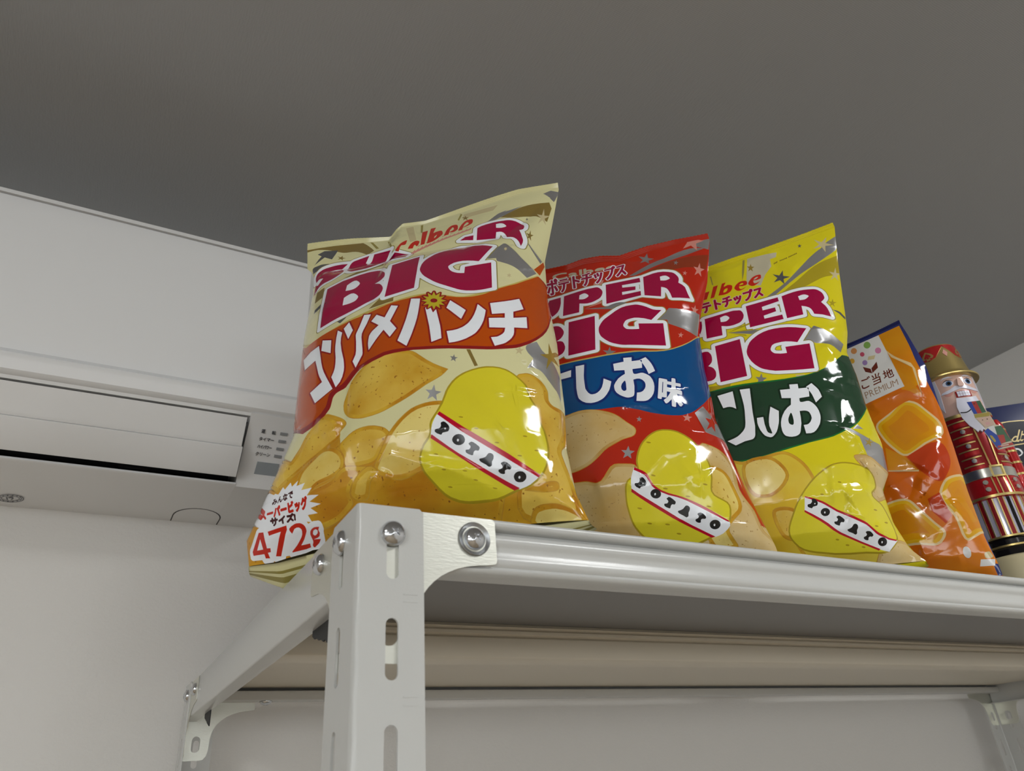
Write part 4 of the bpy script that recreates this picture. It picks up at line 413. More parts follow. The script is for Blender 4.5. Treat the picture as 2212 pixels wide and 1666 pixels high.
   ('potato_rim', '483,595 476,591 463,592 451,596 447,601 454,604 467,604 479,600'),
   ('potato_rim', '638,532 631,528 618,529 606,533 602,538 609,541 622,541 634,537'),
   ('potato_rim', '271,468 265,465 252,466 240,471 236,476 242,479 255,477 267,473'),
   ('potato_rim', '326,362 319,359 306,360 294,364 291,368 297,371 310,370 322,366'),
   ('potato_rim', '527,288 520,285 507,286 495,290 491,294 498,297 511,296 523,292'),
   ('potato_rim', '454,348 447,346 434,347 423,350 419,355 425,357 438,356 450,353'),
   ('potato_rim', '778,457 771,453 758,453 746,457 742,462 749,465 762,465 774,462'),
   ('potato_rim', '782,616 775,612 762,611 749,615 746,620 752,623 766,624 778,621'),
   ('white', '258,768 300,745 319,732 336,717 350,701 357,688 371,644 378,632 394,613 413,597 435,584 482,562 541,545 576,531 611,515 747,440 890,353 893,333 889,317 869,298 831,273 800,262 767,254 650,311 574,350 532,374 491,402 216,603 220,653 226,687 237,719'),
   ('crimson', '263,771 303,748 321,736 337,721 351,705 357,692 372,649 379,636 395,616 414,601 436,587 483,566 541,548 577,535 612,519 679,485 748,447 888,359 890,344 817,382 609,503 575,520 539,535 480,552 430,574 407,587 386,602 368,620 362,632 346,672 340,685 326,701 293,728 254,751'),
   ('crimson', '217,607 533,381 614,336 771,257 740,252 572,338 528,361 485,387 329,497 211,587'),
   ('black', '288,684 294,687 304,689 314,684 323,674 329,664 332,652 332,641 324,626 316,623 291,619 286,616 280,609 276,607 254,617 245,626 244,631 247,640 251,643 272,647 282,656 286,664 286,680|313,643 310,639 306,637 303,639 302,644 304,648 308,649 312,647'),
   ('black', '426,557 419,545 407,537 393,532 378,533 364,538 354,547 349,560 350,573 357,584 369,593 383,598 399,597 412,592 422,583 427,570|389,561 383,554 380,554 376,557 377,564 383,571 388,570'),
   ('black', '462,529 476,538 484,538 491,535 505,524 518,511 524,503 523,496 516,485 511,483 497,486 492,484 485,478 477,461 475,458 467,459 448,468 438,477 436,483 438,492 441,493 460,494 470,505 470,512 461,526'),
   ('black', '588,467 595,471 607,470 616,462 620,452 616,438 603,418 599,396 594,391 584,387 576,390 564,400 534,419 530,425 527,434 533,438 550,441 569,449'),
   ('black', '667,407 672,412 683,415 691,416 699,413 707,409 718,398 725,386 725,379 722,374 713,370 698,372 688,369 683,363 681,351 679,349 668,347 654,351 644,359 644,364 647,371 664,376 672,384 673,392 666,404'),
   ('black', '822,332 817,320 806,310 792,304 776,302 761,305 749,312 743,322 742,334 747,346 758,355 772,362 788,364 803,362 815,355 822,344|784,330 778,322 773,323 770,327 771,333 778,338 783,336'),
   ('navy', '375,1324 355,1329 345,1337 341,1349 345,1377 343,1378 315,1372 291,1373 275,1379 263,1386 238,1405 217,1425 204,1441 195,1457 183,1490 165,1457 141,1425 115,1400 83,1381 47,1369 31,1366 3,1364 -29,1369 -45,1375 -61,1384 -85,1403 -98,1417 -108,1433 -115,1453 -121,1493 -124,1561 -119,1677 -121,1680 -133,1673 -265,1656 -277,1658 -285,1665 -289,1677 -285,1741 -282,1753 -277,1757 -269,1762 -133,1791 -121,1789 -113,1783 -109,1813 -102,1821 -93,1824 -13,1827 -1,1822 5,1813 7,1805 -7,1685 -9,1649 -8,1561 -4,1533 9,1505 19,1494 31,1493 43,1496 52,1501 65,1513 80,1533 88,1549 95,1569 109,1633 114,1641 119,1645 131,1648 143,1645 203,1603 211,1595 235,1625 251,1639 287,1665 287,1670 283,1672 223,1675 215,1678 208,1685 204,1697 204,1773 207,1782 215,1791 223,1794 291,1805 294,1809 295,1833 298,1841 307,1849 315,1851 387,1851 395,1849 403,1842 407,1834 407,1809 438,1813 495,1843 503,1844 513,1841 521,1833 537,1805 559,1757 569,1721 579,1669 577,1657 571,1649 524,1621 538,1593 543,1573 547,1549 549,1513 548,1493 540,1449 527,1410 515,1389 494,1361 467,1336 443,1325 423,1321 399,1321|385,1461 387,1459 399,1460 411,1465 425,1481 434,1501 436,1525 434,1541 427,1554 419,1561 411,1565 395,1565 390,1561 390,1509|397,1665 399,1663 439,1671 459,1670 471,1667 471,1669 467,1684 399,1675 397,1673'),
   ('white', '-89,1803 -15,1805 -29,1688 -31,1649 -30,1559 -29,1542 -20,1515 -9,1492 5,1476 14,1472 23,1470 44,1473 63,1482 83,1500 99,1522 108,1540 121,1581 130,1626 189,1586 178,1544 165,1504 156,1486 137,1454 114,1428 101,1417 88,1409 59,1395 30,1388 2,1386 -25,1391 -38,1395 -60,1410 -71,1420 -88,1442 -94,1457 -99,1495 -102,1561|-263,1740 -130,1769 -137,1695 -267,1678|226,1772 315,1786 317,1829 386,1829 381,1784 466,1792 457,1704 376,1695 375,1674 377,1649 386,1640 402,1640 439,1649 456,1648 480,1634 502,1614 510,1601 522,1568 527,1531 526,1492 519,1453 513,1435 506,1418 488,1388 465,1363 453,1353 437,1346 419,1343 401,1343 363,1349 379,1437 405,1438 420,1444 428,1449 435,1457 448,1476 456,1498 459,1524 455,1548 444,1567 437,1575 420,1586 400,1588 368,1581 368,1510 359,1438 353,1415 348,1407 341,1401 324,1395 306,1393 294,1395 282,1400 260,1415 240,1432 222,1453 215,1465 207,1489 205,1512 206,1534 209,1546 222,1571 249,1608 277,1631 309,1651 310,1692 226,1697|300,1578 294,1576 276,1555 268,1541 261,1520 261,1498 264,1485 272,1473 282,1467 293,1471 298,1477 301,1487 304,1549 302,1573|448,1793 501,1822 526,1779 539,1749 548,1716 557,1666 501,1633 490,1687 480,1721 468,1751'),
   ('navy', '652,1288 634,1292 625,1300 622,1309 623,1330 601,1317 592,1316 585,1318 576,1327 565,1357 553,1357 532,1363 524,1372 522,1384 562,1582 567,1591 574,1597 583,1599 637,1590 648,1582 653,1573 654,1564 658,1563 661,1565 667,1597 673,1606 685,1611 706,1609 717,1603 722,1594 723,1585 719,1558 721,1556 739,1554 745,1552 754,1543 756,1534 753,1504 748,1495 742,1491 733,1488 709,1490 708,1483 709,1481 742,1476 749,1471 754,1462 751,1432 746,1420 736,1414 715,1414 712,1411 722,1381 740,1348 741,1336 738,1327 721,1306 715,1302 706,1300 697,1301 690,1306 682,1316 679,1300 673,1293 664,1288|640,1489 646,1488 649,1489 650,1495 643,1497 641,1495'),
   ('white', '653,1301 639,1304 635,1310 643,1367 641,1370 614,1341 599,1330 593,1329 587,1334 579,1358 583,1364 606,1382 605,1385 599,1384 569,1389 565,1373 562,1370 557,1369 539,1374 536,1377 535,1382 574,1577 577,1583 584,1586 635,1576 638,1574 641,1568 638,1553 671,1549 680,1595 686,1598 701,1597 707,1594 710,1589 704,1544 737,1541 742,1538 743,1532 740,1508 736,1502 731,1501 698,1503 693,1472 693,1469 695,1469 734,1466 741,1460 738,1433 734,1428 728,1426 698,1429 696,1427 702,1397 710,1376 728,1343 728,1337 710,1314 701,1314 698,1316 689,1334 677,1366 668,1307 662,1301|605,1385 608,1384 611,1387 626,1406 644,1433 641,1436 620,1439 617,1437 609,1391|580,1427 584,1430 604,1538 599,1541 577,1430|641,1475 659,1473 665,1505 662,1508 632,1513 630,1508 625,1478'),
  ]),
 'seaweed': dict(O=(0.387, 0.1035, 0.001), yaw=42, lean=1, depth=0.045,
  left=[(-0.03, -0.1351), (0.0104, -0.1287), (0.0236, -0.1181), (0.0462, -0.1112), (0.0751, -0.1098), (0.0887, -0.1176), (0.1168, -0.1191), (0.1543, -0.115), (0.1885, -0.114), (0.2144, -0.1111), (0.2342, -0.1163), (0.2551, -0.1188), (0.3047, -0.124), (0.3423, -0.1289), (0.3632, -0.1319)],
  right=[(-0.03, 0.1281), (0.0104, 0.1241), (0.0236, 0.1143), (0.0462, 0.1087), (0.0751, 0.109), (0.0887, 0.1176), (0.1168, 0.1208), (0.1543, 0.1189), (0.1885, 0.1199), (0.2144, 0.1185), (0.2342, 0.1249), (0.2551, 0.1286), (0.3047, 0.1367), (0.3423, 0.1438), (0.3632, 0.1481)],
  top=[(0, 0.3356), (0.5306, 0.3356), (0.6486, 0.3422), (0.7194, 0.3452), (0.8246, 0.3517), (0.9999, 0.362), (1, 0.362)],
  bottom=[(0, 0.012), (1, 0.012)],
  creases=[('928,2141 1017,1964 1123,1913 1131,1709', 2.6, 8), ('925,2355 954,2180 1086,2055', 2, 8), ('165,1503 428,1529 814,1616 959,1596', 2, 7), ('928,1594 872,1261', -3, 10), ('826,1252 934,1150 994,981', 2.4, 5), ('934,881 1177,893', 2.4, 6), ('718,608 898,695', 1.5, 5), ('674,506 813,464 845,379 990,319', 2.5, 7), ('120,3313 367,3312 863,3471', 1.3, 5), ('669,3145 771,3344 872,3213 995,3120', 1.5, 8), ('585,711 813,673 982,670', 2, 8), ],
  print=[
   ('chip_yellow', '-2000,-50 2000,-50 2000,300 -2000,500'),
   ('ochre', '734,2822 915,2958 1054,3074 1101,3111 1149,3143 1201,3171 1253,3195 1360,3239 1417,3266 1355,3019 1316,3005 1209,2981 1175,2971 1141,2957 1005,2887 924,2854 804,2811'),
   ('silver', '592,2802 721,2895 807,2961 885,3029 1040,3181 1118,3255 1199,3321 1246,3355 1435,3386 1412,3332 1344,3282 1244,3214 1028,3080 975,3045 855,2955 682,2813'),
   ('silver', '1345,3442 1472,3518 1432,3372 1284,3358 1213,3318'),
   ('tan', '1365,3512 1332,3432 1408,3397 1321,3394 1302,3310 1282,3392 1197,3380 1270,3428 1237,3508 1301,3453'),
   ('tan', '1341,3102 1330,3033 1383,3041 1326,3000 1322,2936 1299,2980 1246,2937 1287,3001 1260,3044 1306,3034'),
   ('pale', '545,3423 843,3422 818,3352 754,3337 743,3231 659,3136 577,2980 449,3033'),
   ('olive', '497,3415 517,3414 470,3226 424,3104 449,3233'),
   ('olive', '134,3284 146,3286 141,3146 130,3149'),
   ('slate', '833,3143 817,3065 876,3034 810,3022 799,2945 773,3013 708,2996 758,3052 728,3122 785,3084'),
   ('slate', '1091,3490 1090,3466 1105,3461 1089,3451 1088,3427 1079,3444 1063,3435 1073,3456 1065,3473 1080,3469'),
   ('gold', '559,3333 559,3290 585,3280 558,3262 556,3218 540,3250 513,3233 530,3271 515,3304 542,3296'),
   ('ochre', '1197,2698 1191,2657 1225,2659 1188,2634 1186,2595 1169,2620 1134,2596 1159,2635 1141,2660 1173,2657'),
   ('maroon', '777,3271 783,3273 779,3255 772,3253'),
   ('maroon', '788,3276 794,3278 790,3260 783,3258'),
   ('maroon', '798,3279 805,3282 800,3264 794,3262'),
   ('maroon', '809,3283 816,3286 811,3267 805,3266'),
   ('maroon', '841,3295 848,3298 843,3280 837,3278'),
   ('maroon', '852,3299 859,3302 854,3284 848,3282'),
   ('maroon', '863,3303 869,3305 865,3288 858,3286'),
   ('maroon', '873,3307 880,3309 875,3291 869,3290'),
   ('maroon', '884,3310 891,3313 886,3295 880,3294'),
   ('maroon', '895,3315 902,3318 897,3300 891,3299'),
   ('maroon', '906,3319 912,3321 908,3304 901,3302'),
   ('maroon', '916,3323 923,3325 919,3308 912,3306'),
   ('maroon', '938,3330 945,3333 940,3315 934,3314'),
   ('maroon', '949,3335 956,3338 951,3320 945,3319'),
   ('maroon', '960,3339 966,3341 962,3324 955,3322'),
   ('maroon', '970,3342 977,3345 972,3328 966,3326'),
   ('maroon', '981,3346 988,3349 983,3332 977,3330'),
   ('maroon', '992,3350 998,3353 994,3335 988,3334'),
   ('maroon', '1003,3355 1009,3358 1005,3340 999,3339'),
   ('maroon', '1014,3359 1020,3361 1016,3344 1009,3342'),
   ('maroon', '1024,3362 1031,3365 1026,3348 1020,3346'),
   ('red', '-43,2936 -12,3043 86,3056 37,2942'),
   ('red', '135,3116 183,3124 112,2949 73,2943'),
   ('red', '226,3133 265,3137 240,3096 234,3079 239,3078 272,3092 282,3093 298,3087 312,3076 315,3068 315,3060 311,3041 305,3022 299,3010 283,2990 265,2975 243,2964 220,2959 199,2958 158,2964|233,3036 247,3044 261,3046 264,3043 262,3030 253,3012 242,2999 233,2994 216,2991 213,2994 217,3009 227,3029'),
   ('red', '327,3020 330,3032 344,3056 362,3076 384,3094 409,3104 421,3105 442,3103 452,3099 460,3093 464,3083 464,3069 460,3048 453,3038 444,3033 433,3030 411,3028 384,3033 377,3033 374,3028 375,3003 382,2991 393,2989 408,2992 444,3010 426,2994 408,2981 377,2970 366,2969 356,2971 347,2976 336,2991 328,3011|382,3050 383,3055 402,3071 414,3076 421,3074 425,3060 423,3054 409,3050'),
   ('red', '469,3038 471,3052 478,3068 489,3083 512,3111 532,3130 554,3144 577,3152 602,3155 612,3152 617,3144 616,3128 610,3103 604,3093 595,3086 563,3075 555,3074 536,3077 529,3075 524,3069 523,3045 527,3033 538,3030 553,3034 591,3054 557,3019 525,3001 514,2997 503,2997 493,3000 481,3012 471,3030|533,3089 540,3101 559,3118 571,3124 580,3125 586,3123 580,3113 560,3095 547,3089'),
   ('pink2', '-118,2728 -126,2735 -128,2747 -141,2750 -150,2759 -152,2765 -151,2771 -140,2792 -129,2819 -139,2820 -145,2825 -147,2831 -146,2846 -145,2852 -139,2857 -108,2861 -108,2882 -103,2889 -88,2893 -79,2891 -67,2907 -58,2911 -52,2910 -46,2908 -40,2903 -35,2891 -35,2873 -40,2858 -40,2852 -37,2849 -31,2852 56,2863 62,2862 66,2858 68,2852 65,2831 59,2826 31,2822 25,2792 18,2774 8,2756 -4,2743 -10,2740 -19,2743 -29,2753 -31,2759 -28,2768 -19,2777 -11,2789 -4,2816 -7,2817 -34,2814 -42,2822 -43,2834 -59,2828 -41,2783 -40,2777 -42,2771 -55,2759 -64,2759 -70,2765 -76,2783 -78,2777 -80,2747 -85,2737 -91,2731 -97,2729|92,2758 85,2762 82,2771 91,2909 94,2915 98,2918 116,2920 122,2916 125,2909 122,2870 143,2859 159,2849 162,2846 163,2837 158,2819 155,2815 149,2813 143,2814 122,2827 119,2826 116,2768 110,2761|-115,2768 -112,2765 -112,2775|188,2770 176,2783 175,2792 194,2816 202,2837 200,2838 176,2835 170,2838 165,2843 166,2864 173,2872 206,2875 207,2879 206,2880 188,2878 181,2882 178,2891 177,2903 179,2909 185,2914 215,2919 233,2925 248,2933 257,2932 264,2924 268,2912 267,2906 263,2900 242,2890 240,2882 242,2879 263,2882 271,2879 275,2870 273,2852 266,2845 236,2841 229,2813 214,2786 200,2770 194,2768|299,2776 293,2780 287,2790 284,2795 285,2801 289,2807 310,2825 322,2843 317,2844 311,2838 299,2831 289,2834 286,2840 279,2879 280,2885 293,2895 299,2897 305,2896 311,2902 323,2908 329,2907 334,2903 338,2885 341,2900 347,2905 353,2907 365,2902 371,2897 372,2888 363,2855 350,2825 341,2811 326,2792 308,2777|395,2794 388,2798 382,2810 380,2816 381,2822 386,2827 404,2840 417,2855 429,2876 438,2900 434,2902 392,2896 386,2898 380,2903 379,2909 381,2927 386,2933 392,2935 446,2940 456,2960 461,2964 470,2968 479,2967 485,2963 490,2957 494,2947 500,2951 551,2957 560,2959 569,2957 576,2948 577,2939 553,2885 576,2843 575,2836 564,2822 557,2818 548,2821 533,2850 507,2822 494,2810 485,2809 478,2813 470,2828 472,2837 492,2855 505,2870 520,2891 532,2915 530,2917 500,2912 494,2914 488,2920 473,2906 459,2861 452,2847 437,2825 416,2804 403,2795|-22,2860 -27,2867 -27,2885 -25,2892 -19,2896 47,2905 53,2904 57,2900 59,2894 57,2876 54,2870 50,2867 -16,2858'),
   ('magenta', '-116,2733 -122,2737 -123,2755 -119,2759 -107,2761 -105,2794 -107,2800 -128,2755 -131,2753 -137,2754 -145,2761 -147,2767 -124,2818 -119,2820 -116,2820 -107,2814 -104,2818 -104,2827 -107,2828 -137,2825 -142,2830 -141,2848 -137,2852 -104,2856 -103,2881 -101,2885 -96,2887 -86,2888 -80,2885 -79,2881 -80,2860 -72,2860 -76,2878 -72,2893 -68,2899 -62,2904 -56,2906 -50,2905 -43,2899 -39,2887 -40,2872 -45,2860 -46,2839 -50,2835 -80,2832 -82,2821 -80,2817 -71,2826 -65,2826 -62,2824 -51,2797 -45,2776 -56,2764 -63,2764 -66,2767 -80,2807 -82,2803 -84,2755 -87,2743 -95,2735|-14,2745 -24,2755 -26,2761 -11,2779 -5,2790 2,2821 1,2823 -2,2823 -29,2819 -35,2821 -38,2827 -35,2844 -32,2847 55,2858 60,2857 63,2851 61,2833 55,2830 28,2827 25,2824 21,2800 14,2776 -2,2752 -8,2746|91,2764 87,2770 95,2908 100,2913 115,2915 118,2913 120,2908 117,2866 148,2850 157,2844 159,2839 153,2821 148,2818 115,2836 111,2770 106,2765|190,2775 180,2785 180,2791 197,2812 203,2824 208,2842 205,2844 175,2841 170,2845 171,2863 173,2866 178,2868 211,2871 213,2884 211,2886 187,2884 183,2890 182,2905 187,2909 220,2915 253,2928 259,2923 263,2908 259,2903 236,2893 234,2875 238,2874 262,2877 268,2875 270,2869 269,2854 265,2850 232,2846 225,2818 217,2800 199,2775 196,2774|298,2782 290,2794 290,2800 316,2824 328,2842 332,2854 322,2849 319,2849 314,2854 313,2865 311,2845 301,2837 295,2837 290,2842 284,2878 286,2884 298,2892 304,2890 308,2881 310,2865 311,2866 311,2875 309,2893 313,2898 325,2903 330,2899 337,2864 346,2899 352,2902 364,2897 367,2890 363,2872 355,2848 345,2827 331,2806 321,2794 307,2782 301,2780|394,2800 385,2815 386,2821 409,2837 423,2854 434,2875 445,2905 442,2908 388,2902 384,2908 386,2926 391,2930 451,2937 455,2950 460,2956 469,2962 478,2962 484,2957 488,2950 487,2932 481,2919 470,2911 460,2878 448,2851 434,2830 424,2818 401,2800|484,2814 476,2827 476,2833 498,2854 515,2875 528,2896 541,2923 499,2917 494,2923 496,2941 502,2946 559,2954 565,2953 571,2946 573,2941 548,2884 570,2845 571,2839 569,2836 559,2824 553,2824 550,2827 535,2857 532,2860 502,2824 490,2814|-20,2865 -23,2869 -22,2887 -17,2892 46,2900 51,2899 53,2896 53,2878 49,2872 -14,2864'),
   ('olive', '-84,2351 -98,2360 -108,2374 -112,2388 -110,2408 -111,2412 -128,2412 -144,2418 -157,2432 -164,2448 -172,2636 -169,2648 -162,2660 -154,2668 -144,2674 -132,2676 -80,2682 -64,2698 -48,2705 112,2732 220,2746 248,2746 272,2743 300,2738 328,2728 331,2744 338,2756 348,2765 364,2772 684,2816 700,2814 712,2821 772,2841 836,2859 892,2870 940,2875 968,2876 1028,2874 1052,2870 1076,2864 1099,2852 1127,2828 1138,2816 1148,2800 1158,2776 1164,2748 1165,2732 1163,2704 1158,2688 1150,2672 1127,2644 1144,2604 1152,2576 1158,2524 1160,2468 1157,2456 1152,2447 1144,2438 1132,2431 1120,2428 1108,2429 1032,2452 956,2464 944,2468 932,2477 923,2492 912,2546 909,2536 904,2496 899,2484 892,2475 884,2468 868,2462 708,2435 692,2435 676,2430 344,2388 332,2391 320,2398 312,2406 306,2416 303,2432 308,2488 304,2492 288,2482 268,2474 216,2462 180,2460 136,2465 125,2388 116,2372 108,2365 99,2360 88,2357 -64,2348'),
   ('white', '-84,2360 -96,2370 -103,2384 -104,2392 -101,2420 -104,2423 -120,2420 -136,2423 -148,2432 -155,2448 -164,2636 -160,2648 -156,2655 -148,2663 -140,2667 -72,2675 -67,2684 -60,2691 -44,2698 116,2725 220,2738 248,2738 296,2731 316,2724 332,2715 336,2720 337,2736 342,2748 352,2758 364,2764 684,2808 700,2806 716,2814 776,2834 840,2852 896,2862 940,2867 968,2868 1028,2865 1048,2863 1072,2857 1092,2847 1120,2824 1132,2810 1141,2796 1150,2776 1156,2748 1157,2728 1156,2712 1152,2696 1140,2672 1116,2644 1137,2600 1144,2573 1150,2524 1151,2464 1143,2448 1128,2438 1120,2436 1108,2437 1032,2461 956,2472 946,2476 936,2484 931,2492 920,2548 912,2562 904,2568 894,2492 884,2478 868,2470 708,2443 688,2443 672,2438 344,2396 332,2399 324,2405 317,2412 312,2424 312,2436 318,2508 316,2512 304,2501 284,2489 264,2481 228,2472 184,2468 152,2471 132,2475 128,2472 117,2388 109,2376 96,2367 84,2365 -64,2356 -76,2357|660,2572 664,2569 672,2570 674,2572 682,2676 680,2679 654,2672 664,2660 668,2644 665,2588'),
   ('magenta', '-38,2662 122,2689 224,2702 245,2703 265,2700 300,2692 310,2687 318,2678 326,2653 328,2623 327,2608 318,2579 311,2565 294,2541 282,2530 268,2521 253,2516 210,2506 171,2505 146,2509 98,2526 83,2401 -68,2392|108,2643 138,2655 151,2658 164,2657 175,2650 189,2630 193,2616 190,2609 176,2593 160,2582 150,2578 127,2578 103,2583|-128,2633 -72,2638 -79,2574 -88,2533 -99,2501 -120,2456|373,2729 689,2772 686,2718 515,2678 511,2629 632,2644 629,2590 503,2555 500,2513 671,2534 669,2474 347,2432|727,2779 788,2800 849,2817 901,2827 946,2831 990,2831 1042,2828 1058,2824 1073,2817 1083,2809 1103,2789 1111,2777 1116,2764 1120,2741 1120,2716 1117,2705 1111,2693 1093,2672 1069,2652 1097,2603 1108,2568 1114,2522 1116,2472 1039,2496 964,2507 960,2537 953,2564 947,2575 937,2589 923,2599 908,2607 874,2619 861,2506 702,2478|877,2749 908,2762 923,2766 937,2767 949,2764 963,2756 974,2746 975,2740 973,2734 962,2722 936,2703 921,2698 907,2696 877,2696'),
   ('silver', '918,2361 997,2314 1046,2280 1069,2261 1133,2199 1155,2182 1089,2066 1029,2105 986,2125 940,2139 919,2142 882,2144 773,2197'),
   ('silver', '133,2421 301,2404 451,2379 349,2342'),
   ('ochre', '137,2420 279,2478 282,2456'),
   ('ochre', '137,2420 353,2493 356,2471'),
   ('ochre', '137,2420 290,2351 293,2330'),
   ('ochre', '137,2420 365,2410 368,2389'),
   ('slate', '1151,2559 1181,2556 1209,2550 1222,2546 1233,2539 1262,2511 1273,2505 1259,2478 1207,2523'),
   ('silver', '319,1867 317,1818 353,1806 315,1785 312,1737 290,1773 252,1755 276,1797 256,1836 293,1825'),
   ('ochre', '-160,1809 33,1803 18,1764 -164,1748'),
   ('tan', '600,1802 680,1799 666,1772 607,1773'),
   ('green_rim', '-177,1755 -40,1772 51,1779 139,1780 388,1773 505,1773 622,1782 680,1791 709,1797 783,1819 833,1840 869,1857 905,1878 941,1902 978,1929 1031,1973 1097,2039 1192,2071 1150,1911 1132,1792 1125,1685 1132,1591 1161,1516 1171,1506 1109,1416 1072,1370 1024,1317 999,1294 950,1253 922,1235 894,1219 839,1194 755,1163 700,1149 538,1118 200,1045 86,1028 1,1021 -41,1020 -177,1033 -234,1031 -320,1022'),
   ('green', '-178,1750 145,1762 237,1762 363,1757 524,1761 584,1766 645,1774 707,1788 756,1802 805,1820 868,1848 907,1868 946,1892 984,1921 1035,1969 1086,2031 1192,2071 1204,1966 1214,1862 1217,1759 1211,1658 1190,1548 1147,1483 1089,1405 1021,1330 972,1284 947,1265 920,1247 864,1218 809,1195 754,1175 699,1161 362,1094 202,1057 89,1039 4,1032 -38,1032 -66,1033 -147,1043 -203,1044 -317,1037'),
   ('olive', '-67,1800 -75,1804 -84,1812 -89,1820 -95,1837 -111,1830 -123,1828 -229,1828 -239,1831 -251,1838 -260,1848 -265,1860 -266,1880 -200,2236 -192,2252 -179,2263 -163,2269 -119,2275 -95,2273 -75,2267 -63,2259 -59,2261 -57,2288 -51,2303 -39,2316 -27,2322 221,2351 233,2350 245,2346 253,2340 261,2330 267,2312 265,2276 269,2276 301,2308 329,2331 373,2361 401,2375 437,2390 489,2405 521,2412 549,2415 581,2416 637,2415 685,2410 733,2402 777,2392 853,2371 866,2364 877,2352 881,2344 884,2332 883,2320 878,2308 786,2188 789,2187 821,2189 838,2184 849,2177 856,2168 860,2160 863,2148 828,1852 821,1835 813,1826 805,1820 789,1815 737,1812 637,1811 585,1813 489,1821 433,1829 405,1836 357,1855 333,1867 312,1880 284,1904 266,1924 245,1954 241,1955 233,1848 225,1832 209,1820 193,1815 -47,1796|526,2100 545,2097 549,2099 553,2146 525,2140 517,2135 510,2124 504,2112 506,2108 509,2105'),
   ('white', '-63,1807 -75,1815 -82,1824 -85,1832 -86,1848 -87,1850 -111,1839 -123,1836 -227,1836 -239,1840 -247,1845 -253,1852 -258,1864 -258,1880 -192,2232 -187,2245 -175,2257 -167,2260 -143,2264 -123,2266 -99,2266 -75,2258 -55,2241 -53,2244 -47,2292 -39,2306 -27,2314 -15,2317 225,2343 237,2341 245,2336 252,2328 257,2320 259,2308 255,2252 257,2246 273,2268 309,2305 349,2336 381,2356 409,2370 465,2391 521,2404 553,2407 581,2408 637,2407 685,2402 729,2394 773,2385 849,2364 861,2358 870,2348 875,2332 875,2320 871,2312 769,2180 773,2178 821,2181 833,2178 842,2172 849,2164 855,2148 820,1852 813,1837 801,1827 789,1823 733,1820 637,1819 589,1821 465,1831 437,1836 413,1842 361,1862 337,1874 309,1892 289,1910 273,1928 255,1952 237,1985 234,1976 225,1852 221,1840 209,1829 193,1823 -47,1804|525,2092 553,2089 557,2092 560,2136 563,2144 571,2156 549,2154 525,2148 516,2144 508,2136 497,2117 495,2112 497,2108 501,2101 505,2098'),
   ('magenta', '-157,2225 -121,2231 -105,2230 -91,2226 -81,2216 -71,2192 -68,2177 -67,2148 -73,2110 -82,2088 -89,2077 -104,2060 -121,2045 -95,2029 -82,2014 -76,2003 -69,1977 -67,1963 -69,1939 -75,1916 -86,1897 -99,1884 -116,1876 -125,1872 -223,1872|-13,2281 223,2307 190,1859 -50,1840|840,2329 716,2171 662,2186 613,2194 576,2194 526,2186 510,2182 495,2174 482,2163 465,2134 459,2114 462,2097 471,2081 482,2069 490,2065 531,2055 560,2053 591,2055 595,2129 819,2145 784,1859 685,1855 637,1855 589,1857 492,1865 443,1871 398,1886 354,1906 333,1919 315,1935 287,1970 264,2012 252,2052 246,2087 245,2105 246,2123 249,2143 256,2163 273,2203 298,2242 315,2261 334,2279 373,2309 397,2324 449,2348 501,2363 555,2371 608,2372 679,2366 746,2354'),
   ('chip_edge', '-171,1064 -144,1060 -57,1025 -27,1018 12,1018 52,1023 132,1040 259,1062 287,1064 313,1061 347,1048 379,1027 408,1001 434,971 455,941 476,901 492,856 504,810 507,764 502,722 470,670 415,627 351,589 291,549 251,506 237,415 269,317 322,220 371,141 374,67 248,-16 16,-37 -254,-5 -491,75 -616,177 -622,258 -598,364 -550,489 -490,615 -424,735 -339,898 -291,978 -235,1038'),
   ('chip_rim', '-22,-28 -252,0 -487,79 -608,178 -611,183 -617,258 -593,363 -545,488 -487,608 -417,737 -336,893 -287,974 -232,1034 -172,1058 -167,1058 -142,1054 -57,1020 -27,1013 13,1013 53,1018 133,1035 258,1057 288,1059 313,1056 343,1044 378,1022 408,994 430,968 451,938 472,898 488,853 499,808 502,768 497,723 465,673 413,632 348,593 288,553 246,508 232,413 266,313 318,218 366,138 369,73 366,68 248,-11 18,-32'),
   ('chip_yellow', '-15,-5 -250,23 -476,100 -587,190 -589,195 -594,255 -571,355 -524,480 -466,600 -398,725 -315,883 -269,960 -220,1013 -165,1034 -150,1032 -130,1025 -65,998 -30,990 15,990 55,995 140,1013 260,1034 285,1036 310,1033 335,1023 365,1002 390,979 411,955 430,928 450,890 465,850 476,805 479,765 474,730 449,690 400,651 335,612 275,572 230,525 223,510 209,420 210,407 245,305 299,205 342,135 343,130 345,85 342,80 240,12 20,-9'),
   ('silver', '826,1252 922,1230 1090,1139 1206,1123 1181,905 1129,887 1097,893 1069,902 1045,916 1025,932 1002,966 987,1006 978,1051 974,1101 972,1153'),
   ('gold', '1072,1165 1064,1129 1100,1132 1060,1110 1055,1075 1039,1098 1002,1077 1030,1110 1012,1132 1045,1129'),
   ('silver', '1000,1287 1039,1242 937,1231'),
   ('chip_edge', '876,987 893,993 918,995 978,992 1003,987 1027,978 1048,964 1086,931 1107,916 1120,908 1153,898 1180,908 1186,893 1190,854 1185,808 1171,762 1151,721 1124,691 1097,674 1064,647 1020,620 995,610 970,603 946,598 925,597 908,598 890,622 899,669 922,732 941,791 943,839 928,871 884,941 871,969'),
